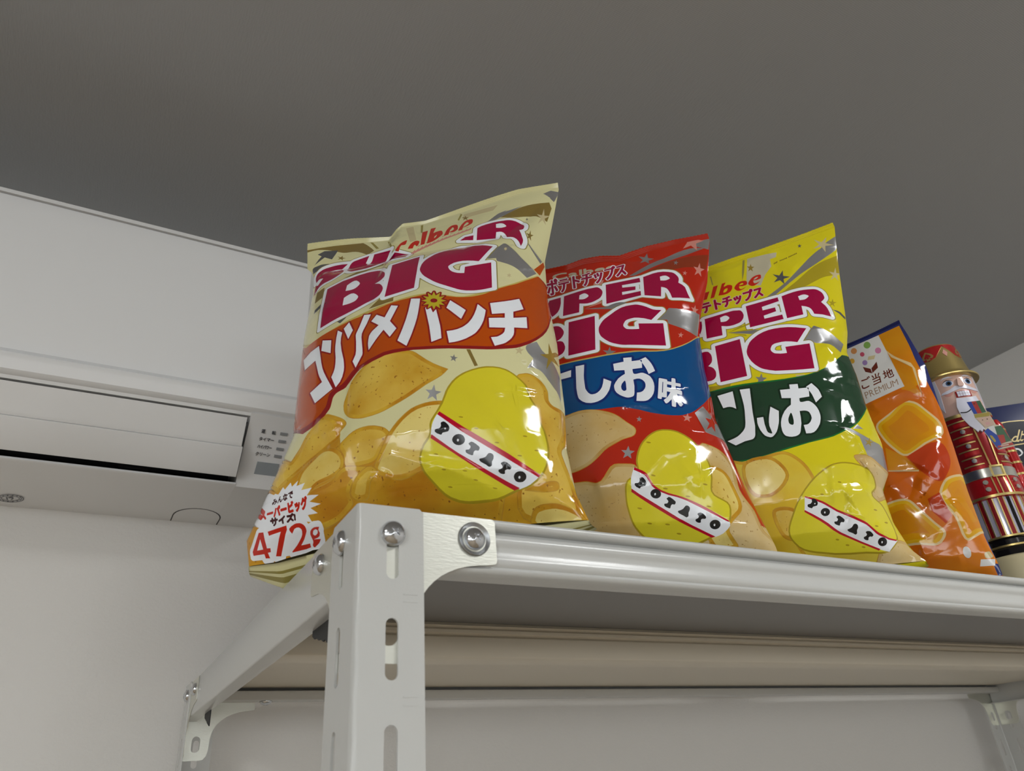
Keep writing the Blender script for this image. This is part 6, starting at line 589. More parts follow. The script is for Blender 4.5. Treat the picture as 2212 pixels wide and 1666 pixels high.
FLATS = {
 'box': [
  ('box_dark', '529,2097 564,2140 582,2159 601,2175 621,2188 639,2195 658,2200 737,2206 778,2205 839,2200 880,2196 920,2189 954,2179 987,2168 1082,2125 956,1614 715,1615 674,1621 710,1909'),
  ('gold', '621,2188 627,2200 645,2205 758,2206 860,2199 901,2194 948,2183 1001,2165 1053,2143 1047,2129 996,2152 944,2171 916,2178 876,2185 774,2193 733,2194 694,2191 623,2174'),
  ('gold', '689,1951 689,1957 701,1972 723,1992 739,2004 747,2008 759,2010 778,2006 821,2082 835,2079 762,1952 791,1960 773,1937 767,1932 758,1931 746,1937 730,1936 716,1938 692,1948|714,1960 715,1966 720,1973 736,1986 748,1991 765,1991 751,1964 738,1953 725,1950 719,1953'),
  ('gold', '846,2060 858,2058 839,2022 868,2021 862,2005 827,2006 809,1980 798,1960 799,1954 803,1953 833,1957 811,1937 805,1934 795,1934 786,1941 784,1944 786,1951'),
  ('gold', '709,1907 825,1907 820,1894 703,1891'),
  ('white', '676,1858 701,1860 723,1857 739,1849 754,1831 760,1810 761,1796 759,1789 749,1776 726,1760 718,1756 699,1752 677,1753|694,1838 714,1837 725,1833 734,1820 740,1801 741,1792 737,1783 727,1776 711,1769 690,1768'),
  ('gold', '674,1621 719,1626 714,1612 668,1605'),
 ],
 'tag': [
  ('card', '-131,119 -16,95 -5,-33 12,-69 29,-194 69,-215 75,-298 94,-391 102,-451 -36,-448 -92,-237 -67,-215 -118,-63 -113,-30'),
  ('tag_blue', '-130,117 -91,109 -81,-33 -111,-28'),
  ('tag_red', '-91,109 -51,101 -43,-39 -81,-33'),
  ('tag_green', '-51,101 -16,95 -5,-33 -8,-41 -43,-39'),
  ('gold', '-114,-32 13,-50 11,-90 -115,-71'),
  ('skin', '-108,-78 11,-90 18,-191 -66,-193'),
  ('white', '-44,-200 10,-196 7,-291 -16,-291 -39,-254'),
  ('pink', '-52,-145 -14,-147 -10,-178 -48,-177'),
  ('maroon', '-66,-107 -58,-107 -57,-117 -67,-116'),
  ('maroon', '-26,-110 -17,-110 -17,-121 -26,-121'),
  ('tag_blue', '-87,-231 -48,-210 3,-304 4,-435 -36,-441'),
  ('tag_green', '11,-211 67,-218 94,-391 42,-393 3,-304'),
  ('tag_red', '3,-304 57,-314 48,-391 5,-399'),
  ('gold', '-56,-285 -47,-289 -38,-298 -26,-346 -26,-353 -28,-360 -37,-368 -40,-367 -42,-364 -56,-321 -58,-294'),
  ('tag_red', '-31,-409 96,-410 101,-437 -35,-430'),
  ('pale', '-6,-414 62,-417 61,-428 -4,-424'),
 ],
 'ac_display': [
  ('ac_ink', '-3541,-2279 -3569,-2239 -3568,-2229 -3554,-2209 -3513,-2159 -3519,-2049 -3571,-2049 -3579,-2039 -3580,-1999 -3571,-1993 -3481,-1990 -3471,-1999 -3461,-2162 -3457,-2129 -3451,-2125 -3340,-2119 -3342,-2109 -3351,-2109 -3431,-2111 -3437,-2099 -3445,-1949 -3441,-1942 -3431,-1940 -3361,-1936 -3351,-1929 -3361,-1925 -3431,-1926 -3441,-1916 -3471,-1911 -3501,-1935 -3511,-1935 -3580,-1839 -3579,-1829 -3551,-1807 -3541,-1807 -3481,-1881 -3473,-1869 -3476,-1809 -3471,-1799 -3191,-1790 -3185,-1799 -3181,-1900 -3191,-1906 -3211,-1907 -3231,-1922 -3291,-1923 -3298,-1929 -3291,-1935 -3211,-1932 -3200,-1939 -3194,-2099 -3201,-2104 -3287,-2109 -3281,-2118 -3171,-2116 -3164,-2129 -3163,-2159 -3171,-2166 -3281,-2170 -3285,-2179 -3284,-2199 -3281,-2209 -3151,-2198 -3147,-2209 -3155,-2249 -3161,-2255 -3251,-2263 -3321,-2266 -3381,-2264 -3431,-2248 -3481,-2211 -3491,-2213 -3531,-2277|-3375,-2209 -3336,-2209 -3341,-2173 -3431,-2174 -3444,-2179 -3411,-2201|-3389,-2059 -3351,-2061 -3345,-2049 -3351,-2045 -3381,-2046 -3391,-2049|-3291,-2059 -3251,-2058 -3244,-2049 -3251,-2042 -3281,-2043 -3291,-2047|-3392,-1999 -3351,-1999 -3348,-1989 -3361,-1984 -3391,-1986 -3394,-1989|-3296,-1989 -3291,-1996 -3281,-1997 -3251,-1994 -3248,-1989 -3251,-1982 -3261,-1981 -3291,-1983|-3423,-1869 -3421,-1875 -3411,-1877 -3361,-1875 -3355,-1869 -3353,-1849 -3361,-1845 -3421,-1847|-3302,-1869 -3241,-1871 -3235,-1869 -3233,-1849 -3241,-1841 -3301,-1844 -3306,-1849'),
  ('ac_ink', '-2311,-2287 -2322,-2210 -2331,-2206 -2391,-2208 -2401,-2206 -2405,-2200 -2409,-2170 -2407,-2160 -2401,-2155 -2327,-2150 -2331,-2135 -2381,-2134 -2395,-2130 -2412,-1950 -2401,-1945 -2351,-1942 -2349,-1930 -2361,-1926 -2421,-1928 -2427,-1920 -2430,-1890 -2426,-1880 -2361,-1874 -2356,-1870 -2359,-1830 -2351,-1820 -2321,-1818 -2311,-1823 -2301,-1870 -2231,-1868 -2211,-1851 -2041,-1842 -2031,-1850 -2028,-1890 -2041,-1897 -2211,-1906 -2218,-1900 -2221,-1883 -2222,-1910 -2231,-1919 -2291,-1922 -2298,-1930 -2291,-1940 -2232,-1940 -2221,-1994 -2021,-1984 -2011,-1984 -2005,-1990 -2000,-2030 -2011,-2040 -2091,-2043 -2099,-2050 -2142,-2200 -2063,-2190 -2094,-2120 -2091,-2108 -2061,-2093 -2051,-2096 -2004,-2190 -1978,-2260 -2010,-2280 -2021,-2281 -2041,-2241 -2151,-2258 -2191,-2269 -2201,-2267 -2217,-2230 -2218,-2220 -2209,-2210 -2211,-2206 -2221,-2202 -2261,-2203 -2272,-2210 -2265,-2280 -2271,-2287 -2281,-2289|-2196,-2160 -2191,-2168 -2181,-2140 -2159,-2060 -2157,-2050 -2161,-2046 -2214,-2050 -2217,-2060 -2212,-2120 -2221,-2128 -2271,-2130 -2279,-2140 -2271,-2150 -2211,-2148|-2355,-2080 -2351,-2085 -2341,-2085 -2333,-2080 -2333,-2070 -2341,-2060 -2351,-2061 -2356,-2070|-2285,-2080 -2281,-2083 -2264,-2080 -2267,-2060 -2285,-2060|-2362,-2010 -2351,-2015 -2341,-2012 -2341,-1991 -2361,-1993|-2293,-2010 -2271,-2011 -2272,-1990 -2294,-1990'),
  ('ac_ink', '-3558,-3188 -3588,-3158 -3592,-3150 -3588,-3143 -3507,-3100 -3448,-3052 -3435,-3030 -3510,-2970 -3515,-2960 -3508,-2951 -3488,-2928 -3478,-2926 -3398,-2985 -3372,-2940 -3350,-2880 -3358,-2875 -3468,-2876 -3528,-2951 -3581,-3000 -3588,-3005 -3598,-3002 -3622,-2980 -3628,-2970 -3622,-2960 -3578,-2923 -3526,-2860 -3492,-2800 -3476,-2760 -3468,-2752 -3458,-2754 -3420,-2770 -3419,-2780 -3438,-2821 -3338,-2820 -3318,-2816 -3308,-2818 -3288,-2832 -3278,-2840 -3279,-2850 -3311,-2940 -3353,-3020 -3311,-3060 -3310,-3070 -3332,-3100 -3338,-3107 -3348,-3109 -3388,-3071 -3468,-3144 -3548,-3190|-3028,-3182 -3038,-3170 -3032,-2970 -3038,-2961 -3108,-2999 -3178,-3028 -3188,-3028 -3194,-3020 -3210,-2980 -3199,-2970 -3088,-2923 -3019,-2880 -2968,-2838 -2898,-2764 -2888,-2768 -2859,-2800 -2861,-2810 -2908,-2860 -2975,-2920 -2977,-3170 -2988,-3182|-2548,-3187 -2632,-3080 -2721,-2990 -2726,-2980 -2688,-2946 -2608,-3015 -2578,-2986 -2528,-2926 -2498,-2880 -2498,-2870 -2768,-2875 -2775,-2870 -2778,-2860 -2777,-2820 -2768,-2811 -2718,-2814 -2438,-2810 -2407,-2840 -2410,-2850 -2468,-2942 -2506,-2990 -2571,-3060 -2515,-3130 -2505,-3150 -2538,-3184|-2348,-2999 -2356,-2990 -2355,-2940 -2348,-2933 -2008,-2930 -1996,-2940 -1997,-2990 -2008,-2998'),
  ('ac_ink', '-3155,-4121 -3162,-4108 -3159,-3908 -3165,-3904 -3235,-3949 -3275,-3965 -3282,-3958 -3294,-3918 -3286,-3908 -3225,-3877 -3165,-3835 -3108,-3778 -3059,-3708 -3045,-3703 -3020,-3738 -3020,-3748 -3055,-3796 -3108,-3858 -3113,-4118|-2545,-4127 -2572,-4088 -2570,-4078 -2515,-4044 -2488,-4018 -2465,-3987 -2445,-3948 -2430,-3898 -2418,-3808 -2425,-3804 -2575,-3806 -2579,-3928 -2585,-3933 -2615,-3933 -2626,-3928 -2627,-3918 -2621,-3748 -2615,-3744 -2385,-3745 -2362,-3768 -2362,-3778 -2382,-3908 -2405,-3982 -2430,-4028 -2469,-4078 -2505,-4108 -2535,-4126|-2945,-4110 -2975,-4090 -2977,-4078 -2950,-4018 -2926,-3948 -2903,-3848 -2891,-3768 -2885,-3759 -2875,-3759 -2849,-3768 -2842,-3778 -2858,-3868 -2881,-3968 -2900,-4028 -2934,-4108|-2725,-4110 -2732,-4098 -2772,-3908 -2810,-3778 -2805,-3768 -2775,-3753 -2764,-3758 -2755,-3786 -2751,-3738 -2744,-3718 -2725,-3697 -2705,-3691 -2686,-3698 -2675,-3708 -2662,-3738 -2660,-3758 -2672,-3798 -2695,-3818 -2705,-3821 -2725,-3816 -2737,-3808 -2745,-3793 -2749,-3798 -2711,-3948 -2682,-4088 -2690,-4098|-3585,-4098 -3621,-4078 -3625,-4068 -3598,-4008 -3573,-3938 -3554,-3858 -3538,-3758 -3535,-3751 -3525,-3746 -3495,-3755 -3489,-3768 -3528,-3958 -3560,-4048|-3365,-4098 -3375,-4096 -3379,-4088 -3413,-3918 -3456,-3768 -3454,-3758 -3425,-3742 -3415,-3743 -3411,-3748 -3392,-3808 -3358,-3938 -3331,-4068 -3330,-4078 -3335,-4083|-2045,-3948 -2295,-3947 -2305,-3944 -2309,-3938 -2308,-3888 -2295,-3879 -2035,-3880 -2027,-3888 -2028,-3938 -2035,-3948|-2706,-3778 -2695,-3758 -2696,-3748 -2705,-3734 -2715,-3743 -2718,-3758 -2715,-3770'),
  ('ac_ink', '-3547,-5033 -3577,-4999 -3573,-4986 -3497,-4946 -3437,-4894 -3388,-4826 -3351,-4736 -3357,-4725 -3467,-4726 -3520,-4796 -3573,-4846 -3587,-4844 -3616,-4816 -3614,-4806 -3577,-4774 -3537,-4730 -3497,-4667 -3472,-4606 -3467,-4598 -3457,-4598 -3416,-4616 -3416,-4626 -3434,-4666 -3427,-4670 -3337,-4669 -3317,-4664 -3284,-4686 -3279,-4696 -3326,-4826 -3366,-4896 -3389,-4926 -3457,-4989 -3537,-5035|-3067,-5031 -3077,-5023 -3102,-4986 -3097,-4979 -3031,-4946 -3007,-4922 -2989,-4896 -2977,-4866 -2967,-4796 -2965,-4626 -2957,-4616 -2917,-4615 -2907,-4626 -2910,-4756 -2918,-4856 -2928,-4896 -2947,-4935 -2977,-4976 -3017,-5007|-2347,-5010 -2370,-4966 -2367,-4959 -2277,-4929 -2197,-4882 -2129,-4816 -2100,-4776 -2062,-4706 -2057,-4700 -2047,-4700 -2024,-4746 -2024,-4756 -2072,-4836 -2127,-4899 -2169,-4936 -2231,-4976 -2297,-5004 -2337,-5015|-3147,-4879 -3156,-4876 -3159,-4866 -3154,-4636 -3147,-4621 -3107,-4621 -3099,-4626 -3098,-4636 -3102,-4866 -3107,-4877|-2787,-4844 -2796,-4836 -2796,-4826 -2795,-4786 -2787,-4775 -2457,-4773 -2448,-4786 -2448,-4826 -2450,-4836 -2457,-4841|-2247,-4775 -2353,-4666 -2350,-4656 -2327,-4627 -2317,-4623 -2307,-4630 -2210,-4726 -2205,-4736 -2211,-4746 -2237,-4775'),
  ('ac_lamp', '-1500,-1859 -675,-1864 -677,-2207 -1502,-2200'),
  ('ac_lamp', '-1503,-2783 -677,-2792 -678,-3137 -1505,-3125'),
  ('ac_lamp', '-1515,-3742 -687,-3756 -689,-4102 -1517,-4086'),
  ('ac_lamp', '-1559,-4657 -730,-4676 -731,-5023 -1562,-5003'),
  ('ac_window', '-3207,-5776 -781,-5750 -783,-7532 -3277,-7513'),
 ],
 'ac_mark': [
  ('ac_ink', '278,-1242 233,-1582 122,-1919 -49,-2238 -272,-2520 -536,-2753 -826,-2922 -1128,-3020 -1426,-3041 -1704,-2984 -1949,-2854 -2147,-2657 -2290,-2403 -2370,-2107 -2384,-1783 -2333,-1447 -2218,-1117 -2046,-807 -1826,-534 -1569,-309 -1286,-145 -993,-47 -701,-23 -427,-72 -183,-194 19,-381 167,-627 256,-919|203,-1258 161,-1563 57,-1867 -105,-2155 -315,-2411 -563,-2622 -836,-2777 -1121,-2867 -1402,-2889 -1665,-2841 -1896,-2726 -2084,-2551 -2219,-2325 -2296,-2059 -2310,-1768 -2263,-1465 -2155,-1167 -1994,-886 -1786,-638 -1544,-433 -1277,-282 -999,-192 -724,-168 -464,-210 -234,-317 -43,-485 98,-705 181,-967'),
  ('ac_ink', '-151,-1330 -192,-1596 -293,-1859 -446,-2098 -643,-2298 -867,-2444 -1106,-2526 -1340,-2538 -1555,-2480 -1735,-2356 -1868,-2176 -1945,-1951 -1962,-1697 -1917,-1432 -1815,-1174 -1662,-940 -1469,-744 -1248,-601 -1014,-520 -783,-505 -570,-559 -390,-678 -254,-854 -173,-1076|-216,-1343 -253,-1580 -346,-1814 -489,-2027 -671,-2206 -879,-2338 -1100,-2412 -1318,-2425 -1518,-2376 -1685,-2268 -1809,-2108 -1882,-1909 -1898,-1684 -1858,-1448 -1763,-1218 -1621,-1008 -1442,-833 -1236,-704 -1019,-629 -804,-615 -606,-661 -438,-765 -312,-921 -236,-1118'),
  ('ac_ink', '-1470,-1209 -1342,-1168 -1291,-2067 -1420,-2108'),
  ('ac_ink', '-1238,-1207 -1146,-1089 -1056,-990 -972,-930 -896,-927 -830,-1002 -782,-1119 -744,-1265 -736,-1336 -745,-1458 -780,-1582 -832,-1708 -969,-1963 -1077,-1998 -973,-1700 -932,-1571 -905,-1464 -896,-1388 -912,-1343 -953,-1339 -1013,-1367 -1164,-1474'),
  ('ac_ink', '110,-1136 83,-1236 21,-1294 -39,-1275 -62,-1192 -34,-1092 28,-1034 88,-1053'),
  ('ac_ink', '-11,-1679 -38,-1780 -100,-1838 -161,-1819 -183,-1735 -156,-1634 -93,-1576 -33,-1595'),
  ('ac_ink', '-325,-2188 -353,-2289 -416,-2347 -476,-2328 -498,-2243 -470,-2142 -408,-2084 -348,-2103'),
  ('ac_ink', '-771,-2558 -799,-2659 -862,-2718 -922,-2699 -944,-2613 -915,-2511 -853,-2453 -793,-2472'),
  ('ac_ink', '-1257,-2713 -1286,-2815 -1348,-2874 -1408,-2854 -1429,-2769 -1401,-2667 -1338,-2609 -1279,-2628'),
  ('ac_ink', '-1684,-2624 -1713,-2725 -1776,-2783 -1835,-2764 -1856,-2679 -1827,-2578 -1765,-2520 -1706,-2539'),
  ('ac_ink', '-1968,-2309 -1997,-2410 -2059,-2468 -2118,-2449 -2139,-2364 -2110,-2264 -2048,-2206 -1989,-2225'),
  ('ac_ink', '-2052,-1835 -2081,-1935 -2143,-1992 -2202,-1973 -2223,-1890 -2193,-1790 -2132,-1733 -2073,-1751'),
  ('ac_ink', '-1924,-1296 -1953,-1395 -2014,-1452 -2073,-1434 -2094,-1351 -2065,-1252 -2003,-1195 -1945,-1213'),
  ('ac_ink', '-1610,-798 -1639,-897 -1700,-954 -1758,-936 -1779,-854 -1751,-755 -1689,-699 -1631,-716'),
  ('ac_ink', '-1173,-438 -1201,-536 -1262,-592 -1321,-575 -1342,-493 -1314,-395 -1253,-338 -1194,-356'),
  ('ac_ink', '-696,-282 -724,-380 -785,-437 -844,-419 -866,-338 -838,-240 -777,-183 -718,-201'),
  ('ac_ink', '-272,-363 -300,-462 -361,-519 -421,-501 -443,-419 -415,-321 -354,-264 -295,-281'),
  ('ac_ink', '16,-667 -12,-766 -73,-823 -133,-805 -155,-722 -128,-624 -66,-566 -7,-584'),
 ],
}
# ================================================================ the room
M_wall = mat('wall_paper', (0.74, 0.72, 0.69), 0.85, bump=(330.0, 0.35, 0.0016))
M_ceil = mat('ceiling_paper', (0.50, 0.48, 0.46), 0.9, bump=(700.0, 0.25, 0.0012, (1.0, 0.12, 1.0)))
# woven look of the ceiling paper: two crossed fine line patterns
_nt = M_ceil.node_tree; _b = _nt.nodes['Principled BSDF']
_tc = _nt.nodes.new('ShaderNodeTexCoord'); _w1 = _nt.nodes.new('ShaderNodeTexWave'); _w2 = _nt.nodes.new('ShaderNodeTexWave')
for _w, _d, _s in ((_w1, 'X', 230.0), (_w2, 'Y', 150.0)):
    _w.bands_direction = _d; _w.inputs['Scale'].default_value = _s; _w.inputs['Distortion'].default_value = 5.0; _w.inputs['Detail'].default_value = 2.0; _w.inputs['Detail Scale'].default_value = 0.35
    _nt.links.new(_tc.outputs['Object'], _w.inputs['Vector'])
_mx = _nt.nodes.new('ShaderNodeMath'); _mx.operation = 'ADD'; _nt.links.new(_w1.outputs['Fac'], _mx.inputs[0]); _nt.links.new(_w2.outputs['Fac'], _mx.inputs[1])
_rp = _nt.nodes.new('ShaderNodeValToRGB'); _rp.color_ramp.elements[0].color = (0.365, 0.368, 0.372, 1); _rp.color_ramp.elements[1].color = (0.465, 0.468, 0.472, 1)
_hf = _nt.nodes.new('ShaderNodeMath'); _hf.operation = 'MULTIPLY'; _hf.inputs[1].default_value = 0.5
_nt.links.new(_mx.outputs[0], _hf.inputs[0]); _nt.links.new(_hf.outputs[0], _rp.inputs['Fac']); _nt.links.new(_rp.outputs['Color'], _b.inputs['Base Color'])
M_floor = mat('floor_wood', (0.34, 0.26, 0.17), 0.45, mix=((0.42, 0.33, 0.22), 3.0, 0.35, 0.65))
M_trim = mat('trim_white', (0.8, 0.79, 0.77), 0.4)
def structure(name, vf, m):
    return prop(mesh_obj(name, vf[0], vf[1], m), kind='structure')
T = 0.1
structure('wall_back', box(WALL_L - T, WALL_R + T, WALL_B, WALL_B + T, FLOOR, CEIL), M_wall)
structure('wall_right', box(WALL_R, WALL_R + T, WALL_F, WALL_B, FLOOR, CEIL), M_wall)
structure('wall_left', box(WALL_L - T, WALL_L, WALL_F, WALL_B, FLOOR, CEIL), M_wall)
structure('wall_front', box(WALL_L - T, WALL_R + T, WALL_F - T, WALL_F, FLOOR, CEIL), M_wall)
structure('ceiling', box(WALL_L - T, WALL_R + T, WALL_F - T, WALL_B + T, CEIL, CEIL + T), M_ceil)
structure('floor', box(WALL_L - T, WALL_R + T, WALL_F - T, WALL_B + T, FLOOR - T, FLOOR), M_floor)
structure('baseboard_back', box(WALL_L, WALL_R, WALL_B - 0.009, WALL_B, FLOOR, FLOOR + 0.06), M_trim)
structure('baseboard_right', box(WALL_R - 0.009, WALL_R, WALL_F, WALL_B - 0.009, FLOOR, FLOOR + 0.06), M_trim)

M_blind = mat('fill_blind_glow', (0.8, 0.8, 0.8), 0.8, emit=((0.91, 0.965, 1.0), WIN_GLOW))  # emission added as level fill light from out of view
def window(name, side, a0, a1):  # one added fill window: frame plus glowing blind
    parts = []; w = 0.05
    def slab(u0, u1, z0, z1, d0, d1):
        return box(u0, u1, WALL_F + d0, WALL_F + d1, z0, z1) if side == 'front' else box(WALL_L + d0, WALL_L + d1, u0, u1, z0, z1)
    for u0, u1, z0, z1 in ((a0 - w, a1 + w, WIN_Z1, WIN_Z1 + w), (a0 - w, a1 + w, WIN_Z0 - w, WIN_Z0), (a0 - w, a0, WIN_Z0, WIN_Z1), (a1, a1 + w, WIN_Z0, WIN_Z1), ((a0 + a1) / 2 - 0.02, (a0 + a1) / 2 + 0.02, WIN_Z0, WIN_Z1)):
        parts.append(slab(u0, u1, z0, z1, 0.0, 0.05))
    f = structure(name, merge(*parts), M_trim)
    mesh_obj('fill_blind', *slab(a0, a1, WIN_Z0, WIN_Z1, 0.005, 0.012), M_blind, f)
window('fill_window_1', *FILL_WINDOWS[0]); window('fill_window_2', *FILL_WINDOWS[1])

M_lamp_body = mat('lamp_body_white', (0.8, 0.8, 0.78), 0.4)
M_lamp_glow = mat('lamp_diffuser', (0.9, 0.9, 0.88), 0.4, emit=((1.0, 0.97, 0.92), 6.0))
_where = ['in the middle of the room', 'nearest the air conditioner', 'nearest the left fill window', 'nearest the right wall']
for i, (x, y, lw, ld, power) in enumerate(LAMPS):
    root = empty('ceiling_lamp', (x, y, CEIL), 'white rectangular ceiling light, the one %s' % _where[i], 'lamp', 'ceiling lights')
    bevelled('housing', box(x - lw / 2 - 0.025, x + lw / 2 + 0.025, y - ld / 2 - 0.025, y + ld / 2 + 0.025, CEIL - 0.012, CEIL), M_lamp_body, root, 0.003)
    bevelled('diffuser', box(x - lw / 2, x + lw / 2, y - ld / 2, y + ld / 2, CEIL - 0.016, CEIL - 0.011), M_lamp_glow, root, 0.002)

# ================================================================ air conditioner
M_ac = mat('air_conditioner_white', (0.77, 0.765, 0.76), 0.32, spec=0.4)
M_ac_gloss = mat('air_conditioner_panel_gloss', (0.80, 0.80, 0.80), 0.05, spec=0.4)
M_black = mat('dark_gap', (0.012, 0.012, 0.013), 0.6)
AX0, AX1 = -0.74, 0.062
ac = empty('air_conditioner', (-0.34, WALL_B, 0.2), 'white wall-mounted air conditioner with closed louver left of the rack', 'air conditioner')
body = [(0.65, 0.50), (0.47, 0.50), (0.447, 0.496), (0.4365, 0.487), (0.4375, 0.475), (0.4405, 0.287), (0.4275, 0.2835), (0.4265, 0.280), (0.4275, 0.2765), (0.430, 0.2665), (0.4325, 0.2645), (0.4365, 0.2630), (0.4385, 0.2600)]
inner = [(0.4385, 0.2600), (0.56, 0.2600), (0.56, 0.2075), (0.4885, 0.1995)]
tail = [(0.4885, 0.1995), (0.4875, 0.1972), (0.4905, 0.1958), (0.65, 0.2030)]
FX0, FX1 = -0.665, 0.0095
vf = extrude_x(body + inner + tail[1:], FX0, FX1, caps=False)
solid = body[:-1] + [(0.4335, 0.2615)] + [(0.4850, 0.2130), (0.4880, 0.2035), (0.4895, 0.1985), (0.4905, 0.1958), (0.65, 0.2030)]
a = extrude_x(solid, FX1, AX1); b_ = extrude_x(solid, AX0, FX0)
shell = mesh_obj('casing', *merge(vf, a, b_), M_ac, ac); auto_smooth(shell, 32)
mesh_obj('duct', *extrude_x([(0.452, 0.2585), (0.555, 0.2585), (0.555, 0.2085), (0.496, 0.2025)], FX0 + 0.0005, FX1 - 0.0005, closed=False), M_black, ac)
# glossy front panel, slightly bowed, with a turned-in lower edge
panel = [(0.4345, 0.4765), (0.4302, 0.4755), (0.4290, 0.472)] + [(0.4290 - 0.0016 * sin(pi * k / 10) + 0.0076 * (k / 10) ** 5, 0.472 - 0.18 * k / 10) for k in range(1, 11)] + [(0.4398, 0.2895)]
o = mesh_obj('front_panel', *extrude_x(panel, AX0 + 0.001, AX1 - 0.001), M_ac_gloss, ac); auto_smooth(o, 40)
o = mesh_obj('top_strip', *extrude_x([(0.4345, 0.4775), (0.4292, 0.4778), (0.4302, 0.4835), (0.4365, 0.487)], AX0 + 0.001, AX1 - 0.001), M_ac, ac); auto_smooth(o, 40)
# two louver blades, closed
up = [(0.4385, 0.2572), (0.4362, 0.2562), (0.4372, 0.2545), (0.4525, 0.2325), (0.4540, 0.2296), (0.4550, 0.2290), (0.4585, 0.2320)]
lo_ = [(0.4565, 0.2300), (0.4540, 0.2275), (0.4548, 0.2262), (0.4765, 0.2030), (0.4785, 0.2020), (0.4800, 0.2050)]
o = mesh_obj('louver', *extrude_x(up, FX0 + 0.004, FX1 - 0.0035), M_ac, ac); auto_smooth(o, 50)
o = mesh_obj('louver', *extrude_x(lo_, FX0 + 0.004, FX1 - 0.0022), M_ac, ac); auto_smooth(o, 50)
mesh_obj('vane', *merge(*[box(x, x + 0.03, 0.492, 0.52, 0.2035, 0.2052) for x in (-0.11,)]), M_black, ac)
# catch on the underside
arc = [(-0.0415, 0.648)] + [(-0.0135 - 0.028 * cos(t) * (1 if abs(cos(t)) < .8 else 1), 0.622 - 0.036 * sin(t)) for t in [pi * k / 16 for k in range(17)]] + [(0.0145, 0.648)]
inner_arc = [(x * 0.955 - 0.0006, min(0.648, y + 0.0012)) for x, y in arc][::-1]
mesh_obj('catch_outline', *plate([arc + inner_arc], lambda u, v, w: (u, v, 0.1958 + (v - 0.4905) * 0.0451 - w), 0.0003), M_black, ac)
def flat_print(name, key, unit, O, U, V, mats, parent, lift=0.0002):
    O = Vector(O); U = Vector(U).normalized(); V = Vector(V); V = (V - U * V.dot(U)).normalized(); N = U.cross(V)
    groups = {}
    for m, s in FLATS[key]: groups.setdefault(m, []).append(decode(s, unit))
    out = []
    for m, gl in groups.items():
        allv = []; allf = []
        for loops in gl:
            v, f = plate(loops, lambda u, t, w: tuple(O + U * u + V * t + N * (w + 0.00002)), lift)
            allv, allf = merge((allv, allf), (v, f))
        out.append(mesh_obj({'ac_ink': 'lettering', 'ac_lamp': 'indicator_window', 'ac_window': 'receiver_window'}[m], allv, allf, mats[m], parent))
    return out
M_ink = mat('display_ink_grey', (0.10, 0.10, 0.11), 0.5)
M_acl = mat('indicator_grey', (0.30, 0.31, 0.32), 0.25); M_acw = mat('receiver_grey', (0.33, 0.36, 0.38), 0.18)
flat_print('display', 'ac_display', 1e-5, (0.06, 0.4323, 0.2617), (1, 0, 0), (0, -0.052, 0.049), {'ac_ink': M_ink, 'ac_lamp': M_acl, 'ac_window': M_acw}, ac)
_U, _V = Vector((1, 0, 0)), Vector((0, -1, -0.0451))
flat_print('mark', 'ac_mark', 1e-5, (-0.2, 0.6, 0.19995), _U, _V, {'ac_ink': M_ink}, ac)[0].name = 'round_emblem'

# ================================================================ steel rack
M_steel = mat('painted_steel_grey', (0.56, 0.56, 0.54), 0.26, spec=0.5, bump=(900.0, 0.08, 0.0006))
M_zinc = mat('zinc_plate', (0.72, 0.72, 0.65), 0.40, metal=0.92, bump=(260.0, 0.12, 0.0008, (1, 1, 5)))
M_chrome = mat('zinc_bolt', (0.62, 0.63, 0.65), 0.14, metal=1.0)
M_board = mat('board_shade_grey', (0.25, 0.245, 0.24), 0.45, spec=0.3)  # darkened so the front bay of the underside looks shaded
M_ivory = mat('rail_lit_ivory', (0.68, 0.62, 0.51), 0.4, spec=0.4)  # pale warm tone stands in for bounce light under the shelf
RW, RD, RH = 1.5, 0.607, 1.8
rack = empty('steel_rack', (0, 0, FLOOR), 'light grey bolted steel rack carrying the snack bags', 'shelf rack')
FL, SL, TH, RB = 0.034, 0.042, 0.0014, 0.0022
